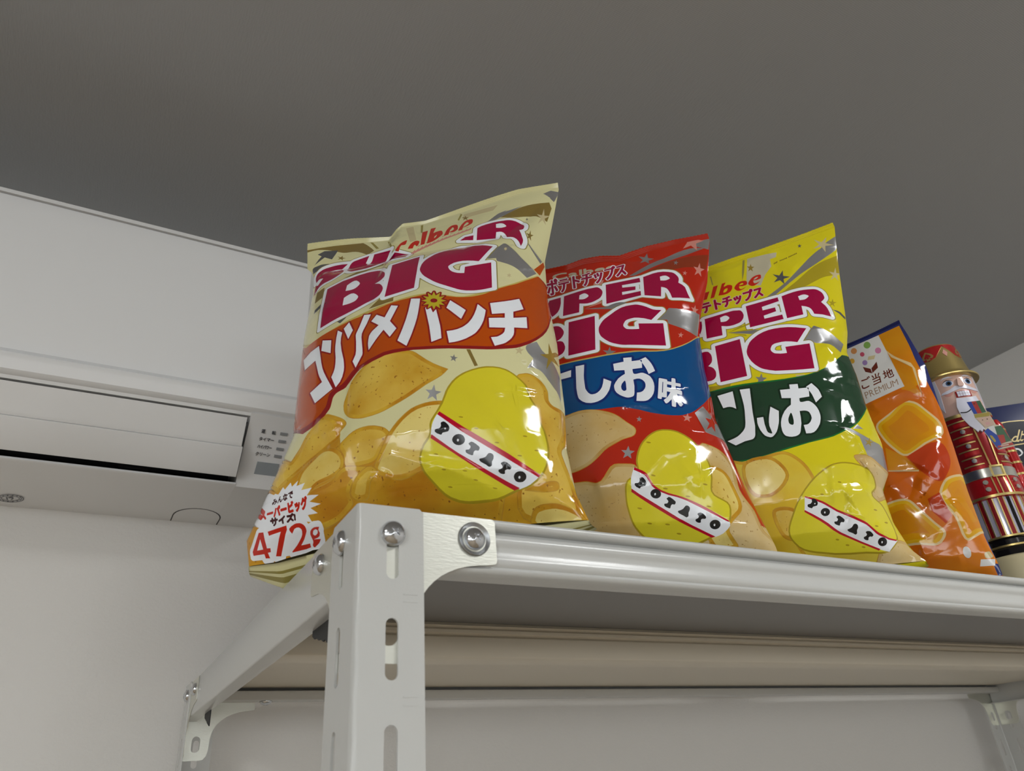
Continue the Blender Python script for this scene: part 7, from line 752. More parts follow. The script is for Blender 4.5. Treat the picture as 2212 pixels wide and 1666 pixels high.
def post(cx, cy, sx, sy):
    """slotted angle; sx, sy = direction of the two flanges"""
    arc_l = RB * pi / 2
    def place(u, v, w):
        # u < 0: flange along y, u > arc: flange along x; the bend runs between them; w = into the angle
        if u <= 0: x, y = w, RB - u
        elif u >= arc_l: x, y = RB + (u - arc_l), w
        else:
            t = u / RB; x = RB - (RB - w) * cos(t); y = RB - (RB - w) * sin(t)
        return (cx + sx * x, cy + sy * y, v)
    z0, z1 = FLOOR + 0.004, 0.0005
    outline = [(-(SL - RB), z0)] + [(-(SL - RB), z1 - 0.002), (-(SL - RB) + 0.002, z1)] + [(u * arc_l, z1) for u in (0, .25, .5, .75, 1)] + [(FL - RB + arc_l - 0.002, z1), (FL - RB + arc_l, z1 - 0.002), (FL - RB + arc_l, z0)] + [(u * arc_l, z0) for u in (1, .75, .5, .25, 0)]
    holes = []
    z = -0.0085
    while z > z0 + 0.05:
        holes.append(slot(0.0180 - RB + arc_l, z - 0.0272, z, 0.0062)); holes.append(slot(-(0.0245 - RB), z - 0.0272, z, 0.0062)); z -= 0.0453
    extra = [(u * arc_l, z0 + (z1 - z0) * k / 60) for u in (0, .25, .5, .75, 1) for k in range(1, 60)]
    extra += [(q, z0 + (z1 - z0) * k / 120) for q in (-0.0002, -0.0008, arc_l + 0.0002, arc_l + 0.0008) for k in range(1, 120)]
    loops = [outline] + holes
    v, f = plate(loops, place, TH, extra)
    if sx * sy < 0: f = [t[::-1] for t in f]
    parts = [(v, f)]
    for k in range(24):                                              # pressed height marks beside the slots
        for dz in (-0.0425, -0.0460):
            zz = -0.0453 * k + dz + 0.0
            xa, xb = sorted((cx + sx * 0.0236, cx + sx * 0.0306)); ya, yb = sorted((cy - sy * 0.00018, cy + sy * 0.0002))
            parts.append(box(xa, xb, ya, yb, zz - 0.0004, zz + 0.0002))
    o = mesh_obj('post', *merge(*parts), M_steel, rack); return auto_smooth(o, 40)
for cx, cy, sx, sy in ((0, 0, 1, 1), (0, RD, 1, -1), (RW, 0, -1, 1), (RW, RD, -1, -1)):
    p = post(cx, cy, sx, sy)
    mesh_obj('foot_cap', *box(min(cx, cx + sx * FL), max(cx, cx + sx * FL), min(cy, cy + sy * SL), max(cy, cy + sy * SL), FLOOR, FLOOR + 0.012), M_black, p)
# beams
front = [(0.0170, 0.0006), (0.0050, 0.0010), (0.0030, 0.0002), (0.0022, -0.0014), (0.0028, -0.0034), (0.0050, -0.0044), (0.0085, -0.0048), (0.0088, -0.0062), (0.0052, -0.0068), (0.0032, -0.0080),
         (0.0022, -0.0092), (0.0016, -0.0110), (0.0020, -0.0128), (0.0031, -0.0141), (0.0035, -0.0156), (0.0034, -0.0180), (0.0027, -0.0202), (0.0023, -0.0220), (0.0028, -0.0240), (0.0041, -0.0252),
         (0.0036, -0.0260), (0.0029, -0.0268), (0.0034, -0.0281), (0.0052, -0.0292), (0.0080, -0.0296),
         (0.0170, -0.0300), (0.0170, -0.0288), (0.0070, -0.0284), (0.0058, -0.0262), (0.0052, -0.0160), (0.0056, -0.0090), (0.0105, -0.0074), (0.0105, -0.0036), (0.0052, -0.0024), (0.0054, -0.0012), (0.0170, -0.0010)]
o = mesh_obj('beam', *extrude_x(front, 0.004, RW - 0.004), M_steel, rack); auto_smooth(o, 60)
back = [(RD - 0.0022, 0.0006), (RD - 0.0022, -0.0165), (0.5835, -0.0165), (0.5830, -0.0160), (0.5830, -0.0070), (0.5842, -0.0070), (0.5842, -0.0150), (RD - 0.0036, -0.0150), (RD - 0.0036, -0.0006), (0.590, -0.0006), (0.590, 0.0006)]
o = mesh_obj('beam', *extrude_x(back, 0.004, RW - 0.004), M_steel, rack); auto_smooth(o, 60)
def side_beam(x, s):
    pr = [(0.0005, 0.0008), (0.0022, -0.0004), (0.0022, -0.0338), (0.0027, -0.0346), (0.0036, -0.0350), (0.0150, -0.0352), (0.0150, -0.0340), (0.0042, -0.0338), (0.0037, -0.0334), (0.0036, -0.0330), (0.0036, -0.0010), (0.0150, -0.0006), (0.0150, 0.0008)]
    pr[0] = (0.0034, 0.0008)
    V = [(x + s * a_, y, z) for y in (0.004, RD - 0.004) for a_, z in pr]; n = len(pr)
    F = [(i, (i + 1) % n, n + (i + 1) % n, n + i) for i in range(n)] + [tuple(range(n)), tuple(range(2 * n - 1, n - 1, -1))]
    return auto_smooth(mesh_obj('beam', V, F, M_steel, rack), 50)
side_beam(0, 1); side_beam(RW, -1)
# shelf board: folded pan with a ribbed stiffener below
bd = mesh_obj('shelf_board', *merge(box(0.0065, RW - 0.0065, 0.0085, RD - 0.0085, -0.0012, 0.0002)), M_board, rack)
mesh_obj('lit_bay_plate', *box(0.012, RW - 0.012, 0.400, RD - 0.020, -0.0032, -0.0013), M_ivory, rack)  # added plate; its pale colour puts wall bounce onto the rear underside
st = [(0.2372, -0.0013), (0.2350, -0.0040), (0.2374, -0.0056), (0.2350, -0.0074), (0.2350, -0.0098), (0.2378, -0.0114), (0.2354, -0.0132), (0.2350, -0.0165), (0.2350, -0.0272), (0.2360, -0.0290), (0.2384, -0.0302), (0.2640, -0.0302), (0.2640, -0.0290), (0.2396, -0.0288), (0.2396, -0.0013)]
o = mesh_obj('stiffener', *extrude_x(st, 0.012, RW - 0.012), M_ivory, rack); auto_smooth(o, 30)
for y0, y1, x1 in ((0.083, 0.125, 0.0135), (0.50, 0.535, 0.0135)):           # cut tabs of the stiffener ends under the side beam
    zig = [(y0, -0.030), (y0, -0.050)] + [(y0 + (y1 - y0) * k / 9, -0.0500 + 0.0105 * k / 9 + (0.0012 if k % 2 else 0)) for k in range(1, 10)] + [(y1, -0.030)]
    mesh_obj('tab', *plate([zig], lambda u, v, w: (0.0135 + w, u, v), 0.001), M_black, rack)
# the next shelf down
LOW = -1.0
for pr in (front, back):
    o = mesh_obj('beam', *extrude_x([(y, z + LOW) for y, z in pr], 0.004, RW - 0.004), M_steel, rack); auto_smooth(o, 60)
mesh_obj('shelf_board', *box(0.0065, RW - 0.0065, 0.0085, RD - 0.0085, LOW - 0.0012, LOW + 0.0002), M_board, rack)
# gusset plates and bolts
def gusset_loops():
    out = [(0.0035, -0.0002), (0.0735, -0.0002)] + [(0.0735 + 0.0022 * sin(t), -0.0024 + 0.0022 * cos(t)) for t in (0.4, 0.8, 1.2)] + [(0.0757, -0.0225)] + [(0.0737 + 0.002 * cos(t), -0.0225 - 0.002 * sin(t)) for t in (0.4, 0.8, 1.2)]
    out += [(0.0700, -0.0250), (0.0640, -0.0256), (0.0580, -0.0266), (0.0530, -0.0280), (0.0480, -0.0300), (0.0440, -0.0322), (0.0400, -0.0352), (0.0370, -0.0382), (0.0340, -0.0420), (0.0322, -0.0470), (0.0310, -0.0530), (0.0305, -0.0640), (0.0290, -0.0700), (0.0260, -0.0730), (0.0220, -0.0737), (0.0035, -0.0737)]
    return [out, slot(0.0172, -0.0660, -0.0500, 0.0085)]
def gusset(place, flip):
    v, f = plate(gusset_loops(), place, 0.0012)
    if flip: f = [t[::-1] for t in f]
    return auto_smooth(mesh_obj('gusset_plate', v, f, M_zinc, rack), 35)
for cx, sx in ((0, 1), (RW, -1)):
    for cy, sy in ((0, 1), (RD, -1)):
        gusset(lambda u, v, w, cx=cx, sx=sx, cy=cy, sy=sy: (cx + sx * u, cy + sy * (0.0015 + w * 0.5), v), sx * sy < 0)
        gusset(lambda u, v, w, cx=cx, sx=sx, cy=cy, sy=sy: (cx + sx * (0.0015 + w * 0.5), cy + sy * (u + 0.012 if u > 0.03 else u * 1.4), v), sx * sy > 0)
def bolt(c, n, r=0.0064, cup=False, big=1.0):
    c = Vector(c); n = Vector(n).normalized(); a_ = n.orthogonal().normalized(); b2 = n.cross(a_)
    prof = [(r, 0), (r * 1.0, 0.0006), (r * 0.93, 0.0018), (r * 0.78, 0.0029), (r * 0.55, 0.0037), (r * 0.32, 0.0041), (r * 0.30, 0.0030), (0.0001, 0.0026)]
    seg = 28; V = []; F = []
    for i, (q, h) in enumerate(prof):
        for k in range(seg):
            t = 2 * pi * k / seg
            qq = q
            if i >= 5: qq = q * (1.25 if (k % 7) in (0, 1, 6) else 0.55)          # cross recess
            V.append(tuple(c + n * h + (a_ * cos(t) + b2 * sin(t)) * qq))
    for i in range(len(prof) - 1):
        for k in range(seg): F.append((i * seg + k, i * seg + (k + 1) % seg, (i + 1) * seg + (k + 1) % seg, (i + 1) * seg + k))
    o = mesh_obj('bolt', V, F, M_chrome, rack); auto_smooth(o, 50)
    if cup:                                                         # pressed cup around a beam bolt
        V = []; F = []; pr = [(0.0090, 0.0006), (0.0086, 0.0011), (0.0078, 0.0006), (0.0066, -0.0002), (0.0060, -0.0004)]
        for q, h in pr:
            for k in range(40): V.append(tuple(c + n * h + (a_ * cos(2 * pi * k / 40) + b2 * sin(2 * pi * k / 40)) * q))
        for i in range(len(pr) - 1):
            for k in range(40): F.append((i * 40 + k, i * 40 + (k + 1) % 40, (i + 1) * 40 + (k + 1) % 40, (i + 1) * 40 + k))
        auto_smooth(mesh_obj('cup_washer', V, F, M_cup, o), 60)
M_cup = mat('cup_washer_grey', (0.40, 0.41, 0.42), 0.35, metal=0.9)
for cx, sx in ((0, 1), (RW, -1)):
    for cy, sy in ((0, 1), (RD, -1)):
        bolt((cx + sx * 0.0180, cy, -0.0135), (0, -sy, 0)); bolt((cx + sx * 0.0630, cy + sy * 0.0014, -0.0118), (0, -sy, 0), 0.0060, True)
        bolt((cx, cy + sy * 0.0255, -0.0120), (-sx, 0, 0)); bolt((cx + sx * 0.0014, cy + sy * 0.0690, -0.0110), (-sx, 0, 0), 0.0060)
for x in (0.027, 0.085): bolt((x, 0.5935, -0.0166), (0, 0, -1), 0.0070)
# ================================================================ printed film bags
FILM = dict(rough=0.10, coat=0.0, spec=0.45)
PC = {}
def ink(name, col, **k):
    d = dict(FILM); d.update(k); PC[name] = mat('print_' + name, col, **d)
ink('cream', (0.70, 0.66, 0.36)); ink('brown', (0.22, 0.15, 0.035)); ink('slate', (0.14, 0.14, 0.145), metal=0.4); ink('tan', (0.56, 0.47, 0.26))
ink('silver', (0.46, 0.455, 0.46), metal=0.75, rough=0.28); ink('gold', (0.55, 0.38, 0.06), metal=0.6, rough=0.25); ink('olive', (0.30, 0.25, 0.06)); ink('gold_line', (0.55, 0.42, 0.10))
ink('white', (0.84, 0.86, 0.90)); ink('magenta', (0.34, 0.0, 0.046)); ink('darkred', (0.27, 0.008, 0.008)); ink('orange', (0.48, 0.068, 0.0))
ink('burst', (0.52, 0.42, 0.02)); ink('red', (0.55, 0.018, 0.006)); ink('crimson', (0.48, 0.0, 0.02)); ink('pink', (0.62, 0.25, 0.20)); ink('pink2', (0.66, 0.50, 0.50)); ink('maroon', (0.06, 0.012, 0.015)); ink('black', (0.010, 0.010, 0.011))
ink('chip', (0.56, 0.29, 0.012), mix=((0.74, 0.50, 0.08), 22.0, 0.34, 0.62, (0.32, 0.13, 0.01))); ink('chip_rim', (0.50, 0.21, 0.008), mix=((0.66, 0.40, 0.03), 40.0, 0.36, 0.62, (0.32, 0.13, 0.01))); ink('chip_edge', (0.48, 0.22, 0.016), mix=((0.56, 0.33, 0.04), 60.0, 0.35, 0.6))
ink('chip_dark', (0.50, 0.20, 0.008), mix=((0.64, 0.35, 0.02), 26.0, 0.35, 0.65, (0.25, 0.09, 0.01))); ink('chip_pale', (0.66, 0.42, 0.05), mix=((0.80, 0.64, 0.20), 24.0, 0.35, 0.62, (0.40, 0.2, 0.02)))
ink('chip_salt_rim', (0.50, 0.29, 0.07), mix=((0.62, 0.44, 0.18), 40.0, 0.35, 0.62, (0.4, 0.25, 0.08))); ink('chip_salt', (0.56, 0.36, 0.11), mix=((0.68, 0.52, 0.26), 22.0, 0.35, 0.65, (0.4, 0.25, 0.08))); ink('chip_yellow', (0.70, 0.45, 0.02), mix=((0.72, 0.56, 0.06), 20.0, 0.35, 0.65))
ink('potato', (0.68, 0.58, 0.018), mix=((0.74, 0.65, 0.03), 9.0, 0.3, 0.7)); ink('potato_rim', (0.40, 0.29, 0.012))
ink('red2', (0.47, 0.020, 0.005)); ink('rust', (0.26, 0.035, 0.010)); ink('pale', (0.52, 0.47, 0.33)); ink('blue', (0.0, 0.07, 0.235)); ink('navy', (0.004, 0.025, 0.16))
ink('yellow', (0.70, 0.60, 0.010)); ink('ochre', (0.40, 0.31, 0.015)); ink('green', (0.016, 0.052, 0.024)); ink('green_rim', (0.01, 0.16, 0.03)); ink('green_dark', (0.008, 0.025, 0.012))
ink('navy_foil', (0.022, 0.03, 0.14)); ink('jelly_gold', (0.68, 0.39, 0.015), mix=((0.66, 0.33, 0.008), 14.0, 0.35, 0.65)); ink('jelly', (0.66, 0.30, 0.005), mix=((0.60, 0.20, 0.004), 14.0, 0.35, 0.65)); ink('jelly_red', (0.58, 0.115, 0.006), mix=((0.62, 0.19, 0.008), 12.0, 0.35, 0.65))
ink('jelly_red2', (0.48, 0.045, 0.008)); ink('jelly_deep', (0.60, 0.20, 0.006), mix=((0.64, 0.28, 0.01), 14.0, 0.35, 0.65)); ink('cream_line', (0.68, 0.50, 0.25)); ink('panel', (0.66, 0.65, 0.64))
ink('dot_green', (0.20, 0.36, 0.08)); ink('dot_orange', (0.60, 0.26, 0.09)); ink('dot_pink', (0.56, 0.20, 0.36)); ink('dot_red', (0.50, 0.07, 0.13)); ink('dot_purple', (0.30, 0.20, 0.44)); ink('dot_yellow', (0.64, 0.36, 0.04)); ink('mark_brown', (0.13, 0.022, 0.014)); ink('mark_tan', (0.32, 0.20, 0.13))
M_foil = mat('foil_inside', (0.55, 0.55, 0.55), 0.3, metal=0.85)
PROFILE = ([0, .03, .08, .16, .28, .42, .58, .72, .85, .94, 1], [.12, .42, .72, .92, 1, .97, .82, .6, .34, .14, .03])

def make_bag(key, base, back_mat, seal_mat, seed, label, cat, group, back_depth=0.6, noise_amp=1.0, seal_h=0.0075, low_mat=None):
    D = PACKS[key]; y = radians(D['yaw']); l = radians(D['lean'])
    O = Vector(D['O']); U = Vector((cos(y), -sin(y), 0)); N0 = Vector((-sin(y), -cos(y), 0)); V = Vector((0, 0, cos(l))) - N0 * sin(l); N = U.cross(V)
    O_, U_, V_, N_ = (np.array(q) for q in (O, U, V, N))
    Lh, Ls = map(np.array, zip(*D['left'])); Rh, Rs = map(np.array, zip(*D['right'])); Ta, Th = map(np.array, zip(*D['top'])); Ba, Bh = map(np.array, zip(*D['bottom']))
    gp, gq = D.get('gp', (2.4, .62)); rnd = random.Random(seed)
    creases = []
    for s, amp, w in D['creases']:
        p = decode(s, 1e-4)[0]; creases.append((p, amp * 1.5e-3, w * 1.5e-3) if amp > 0 else (p, amp * 1e-3, w * 1e-3))
    def ab(P):
        sl = np.interp(P[:, 1], Lh, Ls); sr = np.interp(P[:, 1], Rh, Rs); a = (P[:, 0] - sl) / (sr - sl); ac = np.clip(a, 0, 1)
        h0 = np.interp(ac, Ba, Bh); h1 = np.interp(ac, Ta, Th); return a, (P[:, 1] - h0) / (h1 - h0)
    def sh(a, b):
        a = np.asarray(a, float); b = np.asarray(b, float)
        h0 = np.interp(a, Ba, Bh); h1 = np.interp(a, Ta, Th); h = h0 + (h1 - h0) * b
        sl = np.interp(h, Lh, Ls); sr = np.interp(h, Rh, Rs); return np.stack([sl + (sr - sl) * a, h], -1)
    def fine(P, k):
        """film wrinkles: soft noise plus sharp random facets, fading to the rim"""
        out = np.zeros(len(P))
        for i, (s, h) in enumerate(P):
            q = Vector((s * 26 + seed * 3.1 + k * 7, h * 20, seed)); n1 = noise.noise(q)
            d, _ = noise.voronoi(Vector((s * 17 + seed + k * 5, h * 13 + noise.noise(q * 0.7) * 0.6, 0.3 * seed)))
            out[i] = 0.0011 * n1 + 0.0016 * (0.35 - min(0.35, d[1] - d[0]))
        return out * noise_amp
    def depth(P, front=True, wrinkle=True):
        a, b = ab(P); a = np.clip(a, 0, 1); b = np.clip(b, 0, 1)
        rim = np.maximum(0, 1 - np.abs(2 * a - 1) ** gp)
        d = D['depth'] * np.interp(b, *PROFILE) * rim ** gq
        if not front: return -d * back_depth
        if wrinkle:
            fade = np.clip(rim * 4, 0, 1) * np.clip((1 - b) * 14, 0.15, 1) * np.clip(b * 10, 0, 1)
            d = d + fine(P, 0) * fade
            for p, amp, w in creases:
                D2 = np.full(len(P), 1e9); tt = np.zeros(len(P)); L = np.linalg.norm(np.diff(p, axis=0), axis=1); tot = L.sum(); acc = 0
                for i in range(len(p) - 1):
                    e = p[i + 1] - p[i]; t = np.clip(((P - p[i]) @ e) / (e @ e + 1e-12), 0, 1); dd = np.linalg.norm(P - p[i] - t[:, None] * e, axis=1)
                    m = dd < D2; D2 = np.where(m, dd, D2); tt = np.where(m, (acc + t * L[i]) / tot, tt); acc += L[i]
                d = d + amp * np.exp(-np.sqrt((D2 / w) ** 2 + 0.03)) * np.clip(np.minimum(tt, 1 - tt) * 8 + 0.15, 0, 1) * np.clip(rim * 3, 0, 1)
        return d
    def world(P, d): return O_ + P[:, :1] * U_ + P[:, 1:] * V_ + d[:, None] * N_
    # ---- front print: one sheet, every colour field cut into it
    nA, nB = 74, 110
    fa = 0.5 - 0.5 * np.cos(np.pi * np.arange(nA + 1) / nA); fa = 0.35 * fa + 0.65 * np.arange(nA + 1) / nA; fb = np.arange(nB + 1) / nB
    rim_loop = np.concatenate([sh(fa[:-1], 0 * fa[:-1]), sh(0 * fb[:-1] + 1, fb[:-1]), sh(fa[::-1][:-1], 0 * fa[:-1] + 1), sh(0 * fb[:-1], fb[::-1][:-1])])
    A, B = np.meshgrid(fa[1:-1], fb[1:-1]); jit = np.random.RandomState(seed).uniform(-.3, .3, (2, A.size))
    inner = sh(np.clip(A.ravel() + jit[0] / nA * 0.6, 0.002, .998), B.ravel() + jit[1] / nB * 0.6)
    cr = []                                                          # extra points so that the creases stay sharp
    for p, amp, w in creases:
        for i in range(len(p) - 1):
            e = p[i + 1] - p[i]; L = np.linalg.norm(e); nrm = np.array([-e[1], e[0]]) / (L + 1e-9)
            for t in np.linspace(0, 1, max(2, int(L / 0.0022))):
                for k in (-2.2, -1.4, -0.8, -0.4, -0.12, 0.12, 0.4, 0.8, 1.4, 2.2): cr.append(p[i] + e * t + nrm * k * w)
    if cr:
        cr = np.array(cr); ca, cb = ab(cr); cr = cr[(ca > 0.01) & (ca < 0.99) & (cb > 0.01) & (cb < 0.99)]; inner = np.concatenate([inner, cr])
    layers = [(m, decode(s, 1e-4)) for m, s in D['print']]
    names = [base] + sorted(set(m for m, _ in layers))
    loops = [rim_loop] + [l_ for _, ls in layers for l_ in ls]
    P, Tt = triangulate(loops, inner)
    cen = P[Tt].mean(1); a, b = ab(cen); keep = inside(cen, [rim_loop]); Tt = Tt[keep]; cen = cen[keep]
    idx = np.zeros(len(Tt), int)
    for m, ls in layers: idx[inside(cen, ls)] = names.index(m)
    used = np.unique(Tt); re = np.full(len(P), -1); re[used] = np.arange(len(used)); P = P[used]; Tt = re[Tt]
    e1 = P[Tt[:, 1]] - P[Tt[:, 0]]; e2 = P[Tt[:, 2]] - P[Tt[:, 0]]; flip = (e1[:, 0] * e2[:, 1] - e1[:, 1] * e2[:, 0]) < 0
    Tt[flip] = Tt[flip][:, ::-1]
    d0 = depth(P); eps = 0.0005
    ds = (depth(P + [eps, 0]) - depth(P - [eps, 0])) / (2 * eps); dh = (depth(P + [0, eps]) - depth(P - [0, eps])) / (2 * eps)
    a_, b_ = ab(P); edge = np.clip(np.minimum(a_, 1 - a_) * 60, 0, 1); ds = np.clip(ds, -4, 4)
    nn = N_[None] - ds[:, None] * U_[None] - dh[:, None] * V_[None]; nn /= np.linalg.norm(nn, axis=1)[:, None]
    root = empty('snack_bag' if cat == 'snack bag' else 'sweets_pouch', tuple(O), label, cat, group)
    W = world(P, d0)
    # keep the film off the shelf
    W[:, 2] = np.maximum(W[:, 2], 0.0012)
    mesh_obj('front_panel', W, Tt, [PC[n] for n in names], root, True, idx, nn)
    # ---- back panel
    gA, gB = 30, 40
    A, B = np.meshgrid(0.5 - 0.5 * np.cos(np.pi * np.arange(gA + 1) / gA), np.arange(gB + 1) / gB); Pb = sh(A.ravel(), B.ravel())
    Wb = world(Pb, depth(Pb, False)); Wb[:, 2] = np.maximum(Wb[:, 2], 0.0012)
    Fb = [(i * (gA + 1) + j, (i + 1) * (gA + 1) + j, (i + 1) * (gA + 1) + j + 1, i * (gA + 1) + j + 1) for i in range(gB) for j in range(gA)]
    mesh_obj('back_panel', Wb, Fb, back_mat, root, True)
    # ---- crimped seals: ribbed strips with a serrated outer edge
    M_rib = PC['olive'] if key == 'consomme' else seal_mat
    def seal(name, top, seal_mat=seal_mat, M_rib=M_rib):
        n = 150; rows = 9; Vs = []
        for r in range(rows):
            for k in range(n + 1):
                a = k / n; q = sh(np.array([a]), np.array([1.0 if top else 0.0]))[0]
                hh = seal_h * (1.0 if top else 2.1)
                out = hh * r / (rows - 1) + (0.0006 if (k % 2 and r == rows - 1) else 0)
                hgt = q[1] + (out if top else -out); ext = out * (0.0 if top else 0.25) * (2 * a - 1)
                off = 0.00035 * (1 if r % 2 else -1) + (0.0016 * sin(a * 9 + seed) * (r / rows) if top else -(out * 1.05 + 0.003 * (r / rows) * sin(a * 11 + 1.0)))
                if not top:
                    e_ = max(0.0, 0.10 - a) + max(0.0, a - 0.90); hgt = q[1] - 0.011 * (r / (rows - 1)) ** 0.7 + e_ * 0.09 * (r / (rows - 1)); off *= 1 - 4 * e_
                Vs.append(O_ + (q[0] + ext) * U_ + hgt * V_ + off * N_)
        Vs = np.array(Vs); Vs[:, 2] = np.maximum(Vs[:, 2], 0.0007)
        m = len(Vs); th = 0.0005
        Fs = [(r * (n + 1) + k, r * (n + 1) + k + 1, (r + 1) * (n + 1) + k + 1, (r + 1) * (n + 1) + k) for r in range(rows - 1) for k in range(n)]
        Vall = np.concatenate([Vs + N_ * th, Vs - N_ * th]); Fall = Fs + [tuple(i + m for i in f[::-1]) for f in Fs]
        bd = [k for k in range(n + 1)] + [r * (n + 1) + n for r in range(1, rows)] + [(rows - 1) * (n + 1) + k for k in range(n - 1, -1, -1)] + [r * (n + 1) for r in range(rows - 2, 0, -1)]
        Fall += [(bd[i], bd[(i + 1) % len(bd)], bd[(i + 1) % len(bd)] + m, bd[i] + m) for i in range(len(bd))]
        mi = [1 if (not top and (f_ // n) in (2, 4, 5)) else 0 for f_ in range(len(Fs))]
        return auto_smooth(mesh_obj(name, Vall, Fall, [seal_mat, M_rib], root, idx=mi + mi + [0] * len(bd)), 60)
    seal('top_seal', True)
    seal('bottom_seal', False, low_mat or seal_mat, low_mat or M_rib)
    return root, dict(O=O_, U=U_, V=V_, N=N_, sh=sh)
GRP = 'large bags of potato crisps on the top shelf'
make_bag('consomme', 'cream', PC['cream'], PC['cream'], 1, 'cream and orange crisps bag with 472g starburst, nearest the rack corner', 'snack bag', GRP, 0.5)
make_bag('salt', 'red2', PC['red2'], PC['red2'], 2, 'red crisps bag with a blue band, between the cream and the yellow bag', 'snack bag', GRP, 0.45)
make_bag('seaweed', 'yellow', PC['yellow'], PC['yellow'], 3, 'yellow crisps bag with a dark green band, behind the red bag', 'snack bag', GRP, 0.4)
make_bag('orange', 'navy_foil', PC['navy_foil'], PC['navy_foil'], 4, 'orange jelly sweets pouch with navy edges and white PREMIUM panel', 'sweets pouch', None, 0.5, 1.2, 0.004, PC['jelly_red'])
# ================================================================ nutcracker tin
NC = Vector((0.6850, 0.055, 0.0005)); _y = radians(37)
NU = Vector((cos(_y), -sin(_y), 0)); NN = Vector((-sin(_y), -cos(_y), 0))
TIN = dict(rough=0.22, spec=0.5)
M_tgold = mat('tin_gold', (0.60, 0.46, 0.17), 0.30, metal=0.85); M_tred = mat('tin_red', (0.30, 0.008, 0.012), 0.18, metal=0.35, coat=0.6); M_tbright = mat('tin_bright_red', (0.45, 0.01, 0.012), 0.2, metal=0.3, coat=0.6)
M_skin = mat('tin_skin', (0.66, 0.43, 0.36), 0.16, coat=0.8); M_twhite = mat('tin_white', (0.66, 0.66, 0.76), 0.16, coat=0.8); M_blush = mat('tin_blush', (0.62, 0.30, 0.25), 0.2, coat=0.6)
M_teye = mat('tin_eye_blue', (0.05, 0.10, 0.20), 0.15); M_tdark = mat('tin_black', (0.012, 0.011, 0.011), 0.14, metal=0.4); M_tsilver = mat('tin_silver', (0.62, 0.61, 0.55), 0.2, metal=0.95); M_tlav = mat('tin_lavender', (0.42, 0.41, 0.52), 0.2, coat=0.6)
M_tbase = mat('base_beige', (0.52, 0.45, 0.27), 0.5)
nut = empty('nutcracker_tin', tuple(NC), 'red and gold nutcracker soldier tin with golden crown and white beard', 'figure tin')
def round_part(name, prof, m, seg=72, deg=35, parent=nut):
    o = mesh_obj(name, *lathe([(r, z) for r, z in prof], NC.x, NC.y, seg), m, parent); return auto_smooth(o, deg)
def wrap(name, loops, rad, m, lift=0.0004, parent=nut):
    """thin embossed sheet lying on the tin: loops in (arc millimetres from the front line, z millimetres)"""
    L2 = []
    for l in loops:
        out = []
        for i, p in enumerate(l):
            q = l[(i + 1) % len(l)]; n = max(1, int(max(abs(q[0] - p[0]), abs(q[1] - p[1])) / 1.5))
            out += [((p[0] + (q[0] - p[0]) * k / n) * 1e-3, (p[1] + (q[1] - p[1]) * k / n) * 1e-3) for k in range(n)]
        L2.append(out)
    A = np.concatenate([np.array(l) for l in L2]); lo, hi = A.min(0), A.max(0); ex = []
    for i in range(1, int((hi[0] - lo[0]) / 0.0015) + 1):
        for j in range(1, int((hi[1] - lo[1]) / 0.004) + 1): ex.append((lo[0] + i * 0.0015 + 0.00011, lo[1] + j * 0.004 + 0.00013))
    if ex:
        ex = np.array(ex); ex = ex[inside(ex, L2)]
    rf = rad if callable(rad) else (lambda z: rad)
    def place(u, z, w):
        r = rf(z); t = u / r; q = NN * cos(t) + NU * sin(t); rr = r + w - 0.0001
        return (NC.x + q.x * rr, NC.y + q.y * rr, z)
    v, f = plate(L2, place, lift + 0.0001, ex)
    return auto_smooth(mesh_obj(name, v, f, m, parent), 40)
def ring(cx, cz, rx, rz, n=20): return [(cx + rx * cos(2 * pi * k / n), cz + rz * sin(2 * pi * k / n)) for k in range(n)]
# crown
crown_r = lambda z: 0.0262 - (z - 0.2435) * 0.135
crown = round_part('crown', [(0.0258, 0.2352), (0.0312, 0.2348), (0.0324, 0.2354), (0.0327, 0.2366), (0.0318, 0.2378), (0.0298, 0.2390), (0.0276, 0.2408), (0.0262, 0.2435), (0.0218, 0.2760), (0.0212, 0.2776), (0.0198, 0.2784), (0.0005, 0.2786)], M_tgold)
peaks = 4; per = 2 * pi * 23.0 / peaks
bot = []
for k in range(-2, 3):
    bot += [(k * per - per * 0.5, 259.5), (k * per - per * 0.30, 261.5), (k * per, 274.5), (k * per + per * 0.30, 261.5)]
bot.append((2.5 * per, 259.5))
wrap('crown_lining', [bot + [(2.5 * per, 276.2), (-2.5 * per, 276.2)]], crown_r, M_tbright, 0.0004, crown)
for k in (-2, -1, 0, 1):
    c = (k + 0.5) * per
    sp = [(c + (x - c) * 1.35, 266.0 + (z - 270.0) * 1.05) for x, z in [(c, 276), (c + 3.6, 271.5), (c + 4.6, 268.6), (c + 3.2, 266.4), (c + 1.0, 267.4), (c + 1.6, 264.6), (c - 1.6, 264.6), (c - 1.0, 267.4), (c - 3.2, 266.4), (c - 4.6, 268.6), (c - 3.6, 271.5)]]
    inn = [(c + (x - c) * 0.62, 266.0 + (z - 266.0) * 0.62) for x, z in sp]
    wrap('crown_emblem', [sp, inn], crown_r, M_tgold, 0.0007, crown)
for k in (-1, 0, 1): wrap('crown_diamond', [[(k * per, 270.0), (k * per + 2.6, 265), (k * per, 260.0), (k * per - 2.6, 265)]], crown_r, M_blush, 0.0004, crown)
